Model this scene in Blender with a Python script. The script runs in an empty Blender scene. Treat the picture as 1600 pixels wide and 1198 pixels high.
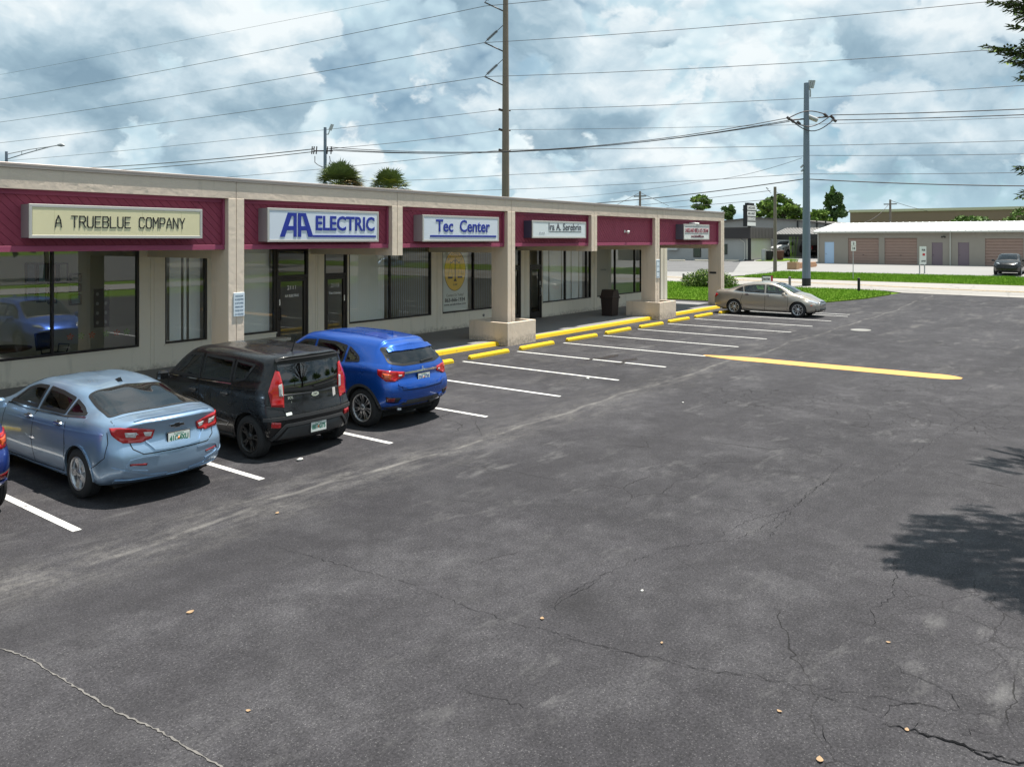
import bpy, bmesh, math, random
import numpy as np
from mathutils import Vector, Matrix
from mathutils.bvhtree import BVHTree
from mathutils.geometry import delaunay_2d_cdt

SC = bpy.context.scene
COL = SC.collection
R = math.radians
rnd = random.Random(7)

# ------------------------------------------------------------------ camera
HC = 3.4                       # camera height above the parking lot
FPX = 1255.0                   # focal length in pixels of the 1600 px wide photograph
YH = 375.0                     # horizon row
AZ = math.atan2(955, 1255)     # camera heading from the facade direction (+X)
FW = (math.cos(AZ), math.sin(AZ)); RT = (math.sin(AZ), -math.cos(AZ))
cam_d = bpy.data.cameras.new('camera'); cam = bpy.data.objects.new('camera', cam_d); COL.objects.link(cam)
cam.location = (0, 0, HC); cam.rotation_euler = (R(90), 0, AZ - R(90))
cam_d.sensor_width = 36; cam_d.lens = FPX / 1600 * 36
cam_d.shift_y = (YH - 599) / 1600
cam_d.clip_start = .1; cam_d.clip_end = 9000
SC.camera = cam

# ------------------------------------------------------------------ light
SUNV = Vector((.24, -.13, 1)).normalized()
sun_el = math.asin(SUNV.z); sun_az = math.atan2(SUNV.x, SUNV.y)
sl = bpy.data.lights.new('sun', 'SUN'); sl.energy = 4.6; sl.angle = R(.6); sl.color = (1, .95, .87)
so = bpy.data.objects.new('sun', sl); COL.objects.link(so)
so.rotation_euler = SUNV.to_track_quat('Z', 'Y').to_euler(); so.location = (10, 0, 40)

world = bpy.data.worlds.new('World'); SC.world = world; world.use_nodes = True

class NT:
    """tiny node graph helper"""
    def __init__(s, tree):
        s.t = tree; s.n = tree.nodes; s.l = tree.links
    def new(s, typ, **kw):
        n = s.n.new(typ)
        for k, v in kw.items(): setattr(n, k, v)
        return n
    def put(s, sock, v):
        if isinstance(v, bpy.types.NodeSocket): s.l.new(v, sock)
        elif v is not None:
            if hasattr(sock.default_value, '__len__') and not hasattr(v, '__len__'): v = [v] * len(sock.default_value)
            if hasattr(sock.default_value, '__len__') and len(sock.default_value) == 4 and len(v) == 3: v = (*v, 1)
            sock.default_value = v
    def math(s, op, a, b=None, c=None, clamp=False):
        n = s.new('ShaderNodeMath', operation=op); n.use_clamp = clamp
        s.put(n.inputs[0], a)
        if b is not None: s.put(n.inputs[1], b)
        if c is not None: s.put(n.inputs[2], c)
        return n.outputs[0]
    def vmath(s, op, a, b=None, scale=None):
        n = s.new('ShaderNodeVectorMath', operation=op); s.put(n.inputs[0], a)
        if b is not None: s.put(n.inputs[1], b)
        if scale is not None: s.put(n.inputs['Scale'], scale)
        return n.outputs[0] if op not in ('DOT_PRODUCT', 'LENGTH', 'DISTANCE') else n.outputs['Value']
    def noise(s, vec, scale, detail=4, rough=.55, dist=0, dim='3D', color=False, lac=2.0):
        n = s.new('ShaderNodeTexNoise', noise_dimensions=dim)
        if vec is not None: s.put(n.inputs['Vector'], vec)
        s.put(n.inputs['Scale'], scale); n.inputs['Detail'].default_value = detail
        n.inputs['Roughness'].default_value = rough; n.inputs['Distortion'].default_value = dist
        n.inputs['Lacunarity'].default_value = lac
        return n.outputs['Color' if color else 'Fac']
    def voro(s, vec, scale, feature='F1', out='Distance', rand=1.0):
        n = s.new('ShaderNodeTexVoronoi', feature=feature)
        if vec is not None: s.put(n.inputs['Vector'], vec)
        s.put(n.inputs['Scale'], scale); n.inputs['Randomness'].default_value = rand
        return n.outputs[out]
    def rng(s, v, a, b, c=0, d=1, smooth=False):
        n = s.new('ShaderNodeMapRange'); n.clamp = True
        if smooth: n.interpolation_type = 'SMOOTHSTEP'
        for i, x in enumerate((v, a, b, c, d)): s.put(n.inputs[i], x)
        return n.outputs[0]
    def mix(s, f, a, b, typ='MIX'):
        n = s.new('ShaderNodeMix', data_type='RGBA', blend_type=typ); n.clamp_factor = True
        s.put(n.inputs[0], f); s.put(n.inputs[6], a); s.put(n.inputs[7], b)
        return n.outputs[2]
    def sep(s, v):
        n = s.new('ShaderNodeSeparateXYZ'); s.put(n.inputs[0], v); return n.outputs
    def comb(s, x, y, z):
        n = s.new('ShaderNodeCombineXYZ'); s.put(n.inputs[0], x); s.put(n.inputs[1], y); s.put(n.inputs[2], z); return n.outputs[0]

SKO = (3.0, 4.0)
def build_sky():
    g = NT(world.node_tree); g.n.clear()
    out = g.new('ShaderNodeOutputWorld'); bg = g.new('ShaderNodeBackground'); g.l.new(bg.outputs[0], out.inputs[0])
    sky = g.new('ShaderNodeTexSky'); sky.sky_type = 'NISHITA'; sky.sun_disc = False
    sky.sun_elevation = sun_el; sky.sun_rotation = sun_az; sky.air_density = 1.0; sky.dust_density = 1.5; sky.ozone_density = 1.5
    co = g.new('ShaderNodeTexCoord').outputs['Generated']
    x, y, z = g.sep(co)
    za = g.math('MAXIMUM', z, 0.0)
    # cumulus seen from the side low down: azimuth and height are warped together, so heaps keep their puffy shape
    def dome(dz):
        h = g.math('ADD', za, dz)
        k = g.math('DIVIDE', 1.0, g.math('ADD', g.math('MULTIPLY', h, .40), .40))
        return g.comb(g.math('MULTIPLY', x, k), g.math('MULTIPLY', y, k), g.math('MULTIPLY', g.math('MULTIPLY', h, k), 1.15))
    def vf(p, scale, det, rough=.5):
        n = g.new('ShaderNodeTexVoronoi', feature='F1'); g.put(n.inputs['Vector'], p); n.inputs['Scale'].default_value = scale
        n.inputs['Detail'].default_value = det; n.inputs['Roughness'].default_value = rough; n.inputs['Lacunarity'].default_value = 2.3; n.normalize = True
        return n.outputs['Distance']
    def off(h): return g.vmath('ADD', dome(h), (SKO[0], SKO[1], 0))
    p0 = off(0.0)
    w1 = g.vmath('SCALE', g.vmath('SUBTRACT', g.noise(p0, 3.5, 5, .6, color=True), (.5, .5, .5)), scale=.16)
    def height(p, det):
        q = g.vmath('ADD', p, w1)
        fb = g.noise(q, 1.6, 4, .55); bil = vf(q, 2.7, det, .64)
        return g.math('SUBTRACT', g.math('MULTIPLY', fb, 1.35), g.math('MULTIPLY', bil, .85)), q
    d1, q1 = height(p0, 3.0); d2, _ = height(off(.013), 2.2)
    n1 = g.noise(q1, 1.6, 1, .5); n3 = g.noise(g.vmath('ADD', off(.05), w1), 1.6, 1, .5)
    cover = g.rng(d1, .16, .27, smooth=True)
    cover = g.math('MAXIMUM', cover, g.rng(g.noise(q1, 1.3, 4, .6), .42, .62, 0, .85))
    rel = g.math('ADD', g.math('MULTIPLY', g.math('SUBTRACT', d1, d2), 1.75), g.math('MULTIPLY', g.math('SUBTRACT', n1, n3), 1.9))
    mass = g.rng(g.noise(g.vmath('ADD', q1, (3.1, 1.7, .4)), 1.6, 4, .6), .40, .64, .0, .47)
    body = g.rng(d1, .12, .50, .55, .80)
    lit = g.math('SUBTRACT', g.math('ADD', rel, body), mass, clamp=True)
    ramp = g.new('ShaderNodeValToRGB'); g.put(ramp.inputs[0], lit)
    e = ramp.color_ramp.elements
    e[0].position = 0; e[0].color = (2.1, 3.3, 4.4, 1)
    e[1].position = 1; e[1].color = (8.6, 9.2, 9.3, 1)
    k = ramp.color_ramp.elements.new(.30); k.color = (3.7, 5.1, 6.1, 1)
    k = ramp.color_ramp.elements.new(.55); k.color = (5.0, 6.6, 7.4, 1)
    k = ramp.color_ramp.elements.new(.78); k.color = (7.0, 8.1, 8.5, 1)
    hazec = (5.0, 7.0, 7.9)
    blue = g.mix(.55, g.mix(1.0, sky.outputs[0], (.70, .95, 1.0), 'MULTIPLY'), (3.6, 5.5, 6.6))
    c = g.mix(cover, blue, ramp.outputs[0])
    # nearer cumulus in front of the broken layer
    def heap(p, det):
        q = g.vmath('ADD', p, w1)
        d = g.math('MULTIPLY', g.noise(q, 2.3, det, .56), 1.7)
        return g.math('SUBTRACT', g.math('SUBTRACT', d, g.math('MULTIPLY', g.voro(q, 6.0, 'F1'), .26)), g.math('MULTIPLY', g.voro(q, 14, 'F1'), .12)), q
    b0 = g.vmath('ADD', p0, (7.3, 2.1, 5.0))
    e1, r1_ = heap(b0, 7); e2, _ = heap(g.vmath('ADD', off(.012), (7.3, 2.1, 5.0)), 6)
    m1 = g.noise(r1_, 2.3, 1, .5); m3 = g.noise(g.vmath('ADD', g.vmath('ADD', off(.05), (7.3, 2.1, 5.0)), w1), 2.3, 1, .5)
    litb = g.math('ADD', g.math('MULTIPLY', g.math('SUBTRACT', e1, e2), 1.7), g.math('MULTIPLY', g.math('SUBTRACT', m1, m3), 2.9))
    litb = g.math('ADD', litb, g.rng(e1, .55, 1.0, .72, .42), clamp=True)
    rb = g.new('ShaderNodeValToRGB'); g.put(rb.inputs[0], litb); f = rb.color_ramp.elements
    f[0].position = 0; f[0].color = (2.0, 3.1, 4.0, 1); f[1].position = 1; f[1].color = (8.0, 8.6, 8.8, 1)
    kk = rb.color_ramp.elements.new(.35); kk.color = (3.1, 4.4, 5.3, 1); kk = rb.color_ramp.elements.new(.68); kk.color = (5.4, 6.6, 7.3, 1)
    c = g.mix(g.math('MULTIPLY', g.rng(e1, .54, .63, smooth=True), .93), c, rb.outputs[0])
    hz = g.rng(z, .0, .10, .62, 0.0, smooth=True)
    c = g.mix(hz, c, hazec)
    c = g.mix(g.rng(z, -.02, -.2), c, (1.4, 1.4, 1.4))
    g.put(bg.inputs['Color'], c); bg.inputs['Strength'].default_value = .066
build_sky()
world.cycles.sampling_method = 'MANUAL'; world.cycles.sample_map_resolution = 256
SC.view_settings.view_transform = 'Standard'; SC.view_settings.look = 'None'
SC.view_settings.gamma = 1; SC.view_settings.use_curve_mapping = False; SC.view_settings.exposure = 0.78
SC.render.engine = 'CYCLES'
SC.cycles.max_bounces = 8; SC.cycles.transparent_max_bounces = 12; SC.cycles.caustics_reflective = False; SC.cycles.caustics_refractive = False

# ------------------------------------------------------------------ terrain and pixel rays
def gz(u):
    return 0.0 if u < 42 else .026 * (min(u, 100) - 42)
def G(px, py):
    """the point of the ground seen at a pixel of the 1600 px photograph"""
    l = (px - 800) / FPX; k = FW[0] + l * RT[0]; m = FW[1] + l * RT[1]; s = (py - YH) / FPX
    d = HC / s
    if d * k > 42:
        d = (HC + .026 * 42) / (s + .026 * k)
        if d * k > 100: d = (HC - .026 * 58) / s
    return (d * k, d * m)
def at(px, d):
    l = (px - 800) / FPX
    return (d * (FW[0] + l * RT[0]), d * (FW[1] + l * RT[1]))
def at3(px, py, d):
    x, y = at(px, d); return Vector((x, y, HC - (py - YH) / FPX * d))
def proj(p):
    d = p[0] * FW[0] + p[1] * FW[1]; l = p[0] * RT[0] + p[1] * RT[1]
    return 800 + FPX * l / d, YH + FPX * (HC - p[2]) / d

# ------------------------------------------------------------------ materials
MATS = {}
def mat(name, color=(.5, .5, .5), rough=.6, metal=0, coat=0, spec=.5, bump=None, var=0, vscale=2.0, emit=None, fn=None, alpha=None):
    """principled material; bump=(scale, strength, distance); var = strength of soft colour variation"""
    if name in MATS: return MATS[name]
    m = bpy.data.materials.new(name); m.use_nodes = True; MATS[name] = m
    g = NT(m.node_tree); b = g.n['Principled BSDF']
    b.inputs['Base Color'].default_value = (*color, 1); b.inputs['Roughness'].default_value = rough
    b.inputs['Metallic'].default_value = metal; b.inputs['Coat Weight'].default_value = coat
    b.inputs['Coat Roughness'].default_value = .03; b.inputs['Specular IOR Level'].default_value = spec
    pos = g.new('ShaderNodeTexCoord').outputs['Object']
    if var:
        n = g.noise(pos, vscale, 5, .6)
        c = g.mix(n, [x * (1 - var) for x in color], [min(1, x * (1 + var)) for x in color])
        g.put(b.inputs['Base Color'], c)
    if bump:
        bn = g.new('ShaderNodeBump'); g.put(bn.inputs['Height'], g.noise(pos, bump[0], 5, .6))
        bn.inputs['Strength'].default_value = bump[1]; bn.inputs['Distance'].default_value = bump[2]
        g.l.new(bn.outputs[0], b.inputs['Normal'])
    if emit: 
        b.inputs['Emission Color'].default_value = (*emit[:3], 1); b.inputs['Emission Strength'].default_value = emit[3]
    if fn: fn(g, b, pos)
    return m

# ------------------------------------------------------------------ mesh helpers
def tag(o, label=None, cat=None, group=None, kind=None):
    if label: o['label'] = label
    if cat: o['category'] = cat
    if group: o['group'] = group
    if kind: o['kind'] = kind
    return o
def empty(name, loc=(0, 0, 0), rz=0, label=None, cat=None, group=None):
    o = bpy.data.objects.new(name, None); COL.objects.link(o); o.location = loc; o.rotation_euler = (0, 0, rz)
    o.empty_display_size = .2
    return tag(o, label, cat, group)
def link_mesh(name, me, parent=None):
    o = bpy.data.objects.new(name, me); COL.objects.link(o)
    if parent is not None: o.parent = parent
    return o
class MB:
    def __init__(s): s.v = []; s.f = []; s.m = []; s.sm = []
    def add(s, vs, fs, mi=0, smooth=False):
        o = len(s.v); s.v += [tuple(v) for v in vs]
        s.f += [tuple(i + o for i in f) for f in fs]; s.m += [mi] * len(fs); s.sm += [smooth] * len(fs)
        return s
    def box(s, x0, x1, y0, y1, z0, z1, mi=0, M=None):
        vs = [(x, y, z) for z in (z0, z1) for y in (y0, y1) for x in (x0, x1)]
        if M is not None: vs = [M @ Vector(v) for v in vs]
        return s.add(vs, [(0, 2, 3, 1), (4, 5, 7, 6), (0, 1, 5, 4), (2, 6, 7, 3), (0, 4, 6, 2), (1, 3, 7, 5)], mi)
    def bbox(s, x0, x1, y0, y1, z0, z1, b=.01, mi=0, M=None):
        """box with chamfered vertical and top edges"""
        b = min(b, (x1 - x0) * .45, (y1 - y0) * .45, (z1 - z0) * .45)
        def ring(i, z): return [(x0 + i + b, y0 + i, z), (x1 - i - b, y0 + i, z), (x1 - i, y0 + i + b, z), (x1 - i, y1 - i - b, z), (x1 - i - b, y1 - i, z), (x0 + i + b, y1 - i, z), (x0 + i, y1 - i - b, z), (x0 + i, y0 + i + b, z)]
        vs = ring(0, z0) + ring(0, z1 - b) + ring(b * .7, z1)
        if M is not None: vs = [M @ Vector(v) for v in vs]
        fs = [tuple(range(7, -1, -1)), tuple(range(16, 24))]
        for k in (0, 8):
            for i in range(8): j = (i + 1) % 8; fs.append((k + i, k + j, k + 8 + j, k + 8 + i))
        return s.add(vs, fs, mi)
    def prism(s, poly, a, b, axis='z', mi=0, M=None):
        """extrude a 2D polygon: axis z -> (x,y), axis y -> (x,z), axis x -> (y,z)"""
        n = len(poly)
        def P(p, t): return {'z': (p[0], p[1], t), 'y': (p[0], t, p[1]), 'x': (t, p[0], p[1])}[axis]
        vs = [P(p, a) for p in poly] + [P(p, b) for p in poly]
        if M is not None: vs = [M @ Vector(v) for v in vs]
        area = sum(poly[i][0] * poly[(i + 1) % n][1] - poly[(i + 1) % n][0] * poly[i][1] for i in range(n))
        flip = (area > 0) == (b > a)
        if axis == 'y': flip = not flip
        lo = tuple(range(n)); hi = tuple(range(n, 2 * n))
        fs = [lo[::-1] if flip else lo, hi if flip else hi[::-1]]
        for i in range(n):
            j = (i + 1) % n; q = (i, j, n + j, n + i); fs.append(q if flip else q[::-1])
        return s.add(vs, fs, mi)
    def tube(s, pts, r, n=8, mi=0, smooth=True, caps=True):
        pts = [Vector(p) for p in pts]; rs = r if hasattr(r, '__len__') else [r] * len(pts)
        vs = []; fs = []; up = None
        for i, p in enumerate(pts):
            t = (pts[min(i + 1, len(pts) - 1)] - pts[max(i - 1, 0)]).normalized()
            if up is None: up = t.orthogonal().normalized()
            up = (up - t * up.dot(t)); up = up.normalized() if up.length > 1e-6 else t.orthogonal().normalized()
            w = t.cross(up)
            for k in range(n):
                a = 2 * math.pi * k / n; vs.append(p + (up * math.cos(a) + w * math.sin(a)) * rs[i])
        for i in range(len(pts) - 1):
            for k in range(n): j = (k + 1) % n; fs.append((i * n + k, i * n + j, (i + 1) * n + j, (i + 1) * n + k))
        s.add(vs, fs, mi, smooth)
        if caps: s.add(vs[:n], [tuple(range(n - 1, -1, -1))], mi); s.add(vs[-n:], [tuple(range(n))], mi)
        return s
    def lathe(s, prof, n=32, mi=0, M=None, smooth=True, closed=False):
        """prof = [(r, h)] turned about Z (then M)"""
        vs = []; fs = []; m = len(prof)
        for r, h in prof:
            for k in range(n):
                a = 2 * math.pi * k / n; vs.append(Vector((r * math.cos(a), r * math.sin(a), h)))
        if M is not None: vs = [M @ v for v in vs]
        for i in range(m - (0 if closed else 1)):
            i2 = (i + 1) % m
            for k in range(n): j = (k + 1) % n; fs.append((i * n + k, i * n + j, i2 * n + j, i2 * n + k))
        return s.add(vs, fs, mi, smooth)
    def blob(s, c, r, sub=1, mi=0, jit=0):
        bm = bmesh.new(); bmesh.ops.create_icosphere(bm, subdivisions=sub, radius=1)
        vs = [(c[0] + v.co.x * r[0] * (1 + rnd.uniform(-jit, jit)), c[1] + v.co.y * r[1] * (1 + rnd.uniform(-jit, jit)), c[2] + v.co.z * r[2] * (1 + rnd.uniform(-jit, jit))) for v in bm.verts]
        fs = [tuple(v.index for v in f.verts) for f in bm.faces]; bm.free()
        return s.add(vs, fs, mi, True)
    def mesh(s, name, mats):
        me = bpy.data.meshes.new(name); me.from_pydata(s.v, [], s.f)
        for m in (mats if isinstance(mats, (list, tuple)) else [mats]): me.materials.append(m)
        me.polygons.foreach_set('material_index', s.m); me.polygons.foreach_set('use_smooth', s.sm)
        me.update(); return me
    def build(s, name, mats, parent=None, **kw):
        o = link_mesh(name, s.mesh(name, mats), parent)
        return tag(o, kw.get('label'), kw.get('cat'), kw.get('group'), kw.get('kind'))

def clip_half(poly, ax, val, keep_less=True):
    out = []
    for i in range(len(poly)):
        a = poly[i]; b = poly[(i + 1) % len(poly)]
        ia = (a[ax] <= val) == keep_less or a[ax] == val; ib = (b[ax] <= val) == keep_less or b[ax] == val
        if ia: out.append(a)
        if ia != ib and a[ax] != b[ax]:
            t = (val - a[ax]) / (b[ax] - a[ax]); out.append(tuple(a[k] + (b[k] - a[k]) * t for k in range(2)))
    return out
def sheet(name, poly, dz, m, parent=None, **kw):
    """a thin ground sheet that follows the terrain, dz above it"""
    mb = MB(); cuts = [-1e9, 42, 100, 1e9]
    area = sum(poly[i][0] * poly[(i + 1) % len(poly)][1] - poly[(i + 1) % len(poly)][0] * poly[i][1] for i in range(len(poly)))
    if area < 0: poly = poly[::-1]
    for a, b in zip(cuts, cuts[1:]):
        p = clip_half(clip_half(poly, 0, a, False), 0, b, True)
        if len(p) > 2:
            tri = delaunay_2d_cdt([Vector(q) for q in p], [], [list(range(len(p)))], 1, 1e-6)
            mb.add([(q[0], q[1], gz(q[0]) + dz) for q in tri[0]], [tuple(t) for t in tri[2]])
    return mb.build(name, m, parent, **kw)
def slab(mb, poly, z0, z1, mi=0): mb.prism(poly, z0, z1, 'z', mi)

def text_mesh(name, body, size, m, parent, M, bold=0.0, width=None, extrude=.004, shear=0, align='CENTER', space=1.0):
    cu = bpy.data.curves.new(name, 'FONT'); cu.body = body; cu.size = size; cu.align_x = align; cu.align_y = 'CENTER'
    cu.offset = bold; cu.extrude = extrude; cu.shear = shear; cu.space_character = space; cu.resolution_u = 3
    ob = bpy.data.objects.new(name, cu); COL.objects.link(ob)
    me = bpy.data.meshes.new_from_object(ob); bpy.data.objects.remove(ob); bpy.data.curves.remove(cu)
    if width and len(me.vertices):
        xs = [v.co.x for v in me.vertices]; k = width / (max(xs) - min(xs)); c = (max(xs) + min(xs)) / 2 if align == 'CENTER' else min(xs)
        for v in me.vertices: v.co.x = (v.co.x - c) * k
    me.transform(M); me.materials.clear(); me.materials.append(m)
    return link_mesh(name, me, parent)
FACE = Matrix.Rotation(R(90), 4, 'X')      # text that faces -Y (towards the parking lot)
def TR(x, y, z, M=FACE): return Matrix.Translation((x, y, z)) @ M

def copy_tree(o, parent=None):
    c = o.copy(); COL.objects.link(c); c.parent = parent
    for ch in list(o.children): copy_tree(ch, c)
    return c
# ------------------------------------------------------------------ ground materials
def asphalt_fn(g, b, pos):
    x, y, z = g.sep(pos)
    warp = g.vmath('SCALE', g.vmath('SUBTRACT', g.noise(pos, .9, 4, .6, color=True), (.5, .5, .5)), scale=.55)
    wp = g.vmath('ADD', pos, warp)
    big = g.noise(pos, .16, 5, .6); mid = g.noise(pos, .9, 6, .65); small = g.noise(pos, 7, 5, .7)
    c = g.mix(g.rng(big, .35, .68), (.033, .0315, .0345), (.055, .053, .057))
    c = g.mix(g.math('MULTIPLY', g.rng(mid, .48, .70), .5), c, (.088, .086, .090))
    c = g.mix(g.math('MULTIPLY', g.rng(small, .3, .75), .5), g.mix(1, c, (.74, .74, .75), 'MULTIPLY'), g.mix(1, c, (1.35, 1.35, 1.34), 'MULTIPLY'))
    # aggregate: pale stones worn through the binder, denser close up
    st = g.voro(pos, 62, 'F1'); stc = g.voro(pos, 62, 'F1', 'Color')
    rv = g.sep(stc)[0]
    speck = g.math('MULTIPLY', g.rng(st, .34, .16), g.rng(rv, .35, .98))
    speck = g.math('MULTIPLY', speck, g.rng(mid, .32, .6, .35, 1))
    c = g.mix(g.math('MULTIPLY', speck, .6), c, (.21, .205, .20))
    fine = g.rng(g.noise(pos, 44, 4, .8), .32, .68)
    c = g.mix(1, c, g.mix(fine, (.42, .42, .43), (1.62, 1.60, 1.62)), 'MULTIPLY')
    st2 = g.math('MULTIPLY', g.rng(g.voro(pos, 34, 'F1'), .30, .12), g.rng(g.sep(g.voro(pos, 34, 'F1', 'Color'))[1], .55, 1.0))
    c = g.mix(g.math('MULTIPLY', st2, .45), c, (.17, .165, .165))
    blot = g.rng(g.noise(pos, 3.2, 6, .72), .30, .70)
    c = g.mix(1, c, g.mix(blot, (.78, .78, .78), (1.22, 1.22, 1.22)), 'MULTIPLY')
    # dusty wash marks behind the parked cars and along the old paving seam (v about 8.7)
    sv = g.math('ADD', y, g.math('MULTIPLY', g.math('SUBTRACT', g.noise(pos, .35, 3, .5), .5), .9))
    seam = g.math('ABSOLUTE', g.math('SUBTRACT', sv, 8.75))
    streak = g.noise(g.comb(g.math('MULTIPLY', x, .9), g.math('MULTIPLY', y, 2.6), 0), 1.5, 7, .68)
    fadex = g.rng(x, 30, 8, .35, 1)
    dust = g.math('MULTIPLY', g.rng(seam, .95, .1), g.rng(streak, .40, .66))
    dust = g.math('MULTIPLY', g.math('MULTIPLY', dust, fadex), g.rng(g.noise(pos, 11, 6, .8), .36, .60, .15, 1))
    line = g.math('MULTIPLY', g.rng(seam, .07, .015), g.rng(g.noise(pos, 1.3, 5, .7), .40, .58))
    far = g.math('MULTIPLY', g.rng(x, 19, 26), g.rng(g.noise(g.comb(g.math('MULTIPLY', x, .45), g.math('MULTIPLY', y, 1.5), 4.), .9, 6, .68), .56, .74))
    stall = g.math('MULTIPLY', g.math('MULTIPLY', g.rng(y, 9.3, 10.2), g.rng(y, 16.4, 15.4)), g.rng(g.noise(pos, 1.1, 7, .7), .52, .78))
    dd = g.math('ADD', g.math('MULTIPLY', dust, .6), g.math('MULTIPLY', line, .5))
    dd = g.math('ADD', dd, g.math('ADD', g.math('MULTIPLY', far, .42), g.math('MULTIPLY', stall, .3)), clamp=True)
    c = g.mix(dd, c, (.19, .18, .17))
    wis = g.noise(g.comb(g.math('MULTIPLY', g.math('ADD', x, g.math('MULTIPLY', y, .25)), .8), g.math('MULTIPLY', y, 1.9), 8.), 1.15, 8, .74)
    wis = g.math('MULTIPLY', g.rng(wis, .56, .72), g.rng(g.noise(pos, .22, 3, .5), .40, .60, .25, 1))
    c = g.mix(g.math('MULTIPLY', wis, g.rng(x, 2, 9, .35, .55)), c, (.17, .166, .165))
    ox, oy = G(908, 943)
    dx_ = g.vmath('DISTANCE', g.vmath('ADD', pos, g.vmath('SCALE', g.vmath('SUBTRACT', g.noise(pos, 3, 4, .6, color=True), (.5, .5, .5)), scale=.35)), (ox, oy, 0))
    c = g.mix(g.rng(dx_, .42, .05, 0, .6), c, (.014, .013, .014))
    sx_ = g.math('ABSOLUTE', g.math('SUBTRACT', g.math('FRACT', g.math('DIVIDE', g.math('SUBTRACT', x, 4.4), 2.545)), .5))
    drip = g.math('MULTIPLY', g.math('MULTIPLY', g.rng(sx_, .16, .02), g.rng(g.math('ABSOLUTE', g.math('SUBTRACT', y, 13.2)), 1.5, .2)), g.rng(g.noise(pos, 2.6, 5, .7), .46, .62))
    c = g.mix(g.math('MULTIPLY', drip, .6), c, (.014, .013, .014))
    # wheel tracks: broad darker lanes along the drive aisle
    lane = g.rng(g.noise(g.comb(g.math('MULTIPLY', x, .05), g.math('MULTIPLY', g.math('ADD', y, g.math('MULTIPLY', x, .12)), .55), 2.), 1.0, 3, .5), .50, .72)
    c = g.mix(g.math('MULTIPLY', lane, .35), c, (.025, .0235, .026))
    # alligator cracks in patches, long cracks elsewhere
    e1 = g.voro(wp, 2.1, 'DISTANCE_TO_EDGE'); e2 = g.voro(wp, .32, 'DISTANCE_TO_EDGE')
    patch = g.math('MULTIPLY', g.rng(g.noise(pos, .2, 3, .55), .50, .56), g.rng(g.math('SUBTRACT', x, g.math('MULTIPLY', y, 1.1)), 5.0, 8.5))
    patch = g.math('MULTIPLY', patch, g.rng(x, 26, 20))
    crack1 = g.math('MULTIPLY', g.rng(e1, .014, .005), patch)
    long_ = g.math('MULTIPLY', g.rng(e2, .0022, .0006), g.math('MULTIPLY', g.rng(g.noise(pos, .5, 3, .5), .48, .56), g.rng(g.math('SUBTRACT', x, g.math('MULTIPLY', y, .9)), -1, 2)))
    cr = g.math('MAXIMUM', g.math('MULTIPLY', crack1, .75), g.math('MULTIPLY', long_, .8))
    c = g.mix(cr, c, (.009, .008, .008))
    # oil and tyre stains
    oil = g.rng(g.noise(g.vmath('ADD', pos, (31, 7, 0)), .55, 3, .5), .69, .78)
    c = g.mix(g.math('MULTIPLY', oil, .45), c, (.014, .013, .014))
    g.put(b.inputs['Base Color'], c)
    g.put(b.inputs['Roughness'], g.rng(small, .2, .8, .78, .97))
    bn = g.new('ShaderNodeBump'); bn.inputs['Strength'].default_value = .55; bn.inputs['Distance'].default_value = .012
    hgt = g.math('ADD', g.math('ADD', g.math('MULTIPLY', g.noise(pos, 60, 3, .7), .7), g.math('MULTIPLY', speck, .35)), g.math('MULTIPLY', cr, -1.2))
    g.put(bn.inputs['Height'], hgt); g.l.new(bn.outputs[0], b.inputs['Normal'])
ASPHALT = mat('lot_asphalt', (.05, .05, .05), .9, spec=.25, fn=asphalt_fn)

def road_fn(g, b, pos):
    c = g.mix(g.noise(pos, .5, 6, .65), (.27, .252, .23), (.35, .325, .30))
    c = g.mix(g.math('MULTIPLY', g.noise(pos, 25, 3, .7), .5), c, (.30, .285, .27))
    e = g.voro(g.vmath('ADD', pos, g.vmath('SCALE', g.noise(pos, 1.2, 4, .6, color=True), scale=.8)), .25, 'DISTANCE_TO_EDGE')
    c = g.mix(g.math('MULTIPLY', g.rng(e, .012, .004), .5), c, (.16, .15, .14))
    g.put(b.inputs['Base Color'], c)
ROAD = mat('pale_worn_asphalt', (.4, .38, .35), .92, fn=road_fn)
def apron_fn(g, b, pos):
    c = g.mix(g.noise(pos, .25, 5, .6), (.22, .215, .21), (.29, .283, .275))
    c = g.mix(g.rng(g.noise(pos, 1.1, 5, .7), .58, .75, 0, .35), c, (.22, .21, .20))
    g.put(b.inputs['Base Color'], c)
APRON = mat('pale_yard_paving', (.4, .4, .4), .9, fn=apron_fn)
def grass_fn(g, b, pos):
    c = g.mix(g.noise(pos, .35, 5, .65), (.075, .145, .012), (.130, .220, .018))
    c = g.mix(g.rng(g.noise(pos, 2.2, 5, .7), .5, .75, 0, .6), c, (.21, .26, .04))
    g.put(b.inputs['Base Color'], c)
    bn = g.new('ShaderNodeBump'); g.put(bn.inputs['Height'], g.noise(pos, 14, 4, .7)); bn.inputs['Distance'].default_value = .06
    g.l.new(bn.outputs[0], b.inputs['Normal'])
GRASS = mat('mown_grass', (.09, .15, .02), .9, spec=.1, fn=grass_fn)
BLADE = mat('grass_blade', (.16, .30, .022), .7, spec=.2, var=.45, vscale=.9)
def paint_fn(col, wear=.5, lo=.62, hi=.80):
    def fn(g, b, pos):
        n = g.noise(pos, 9, 6, .72); n2 = g.noise(pos, 1.3, 3, .6)
        c = g.mix(n2, [x * .86 for x in col], col)
        c = g.mix(g.math('MULTIPLY', g.rng(n, lo, hi), wear), c, (.09, .085, .085))
        g.put(b.inputs['Base Color'], c)
    return fn
WHITE_LINE = mat('white_line_paint', (.8, .8, .78), .8, fn=paint_fn((.74, .73, .70), .85, .55, .70))
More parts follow.
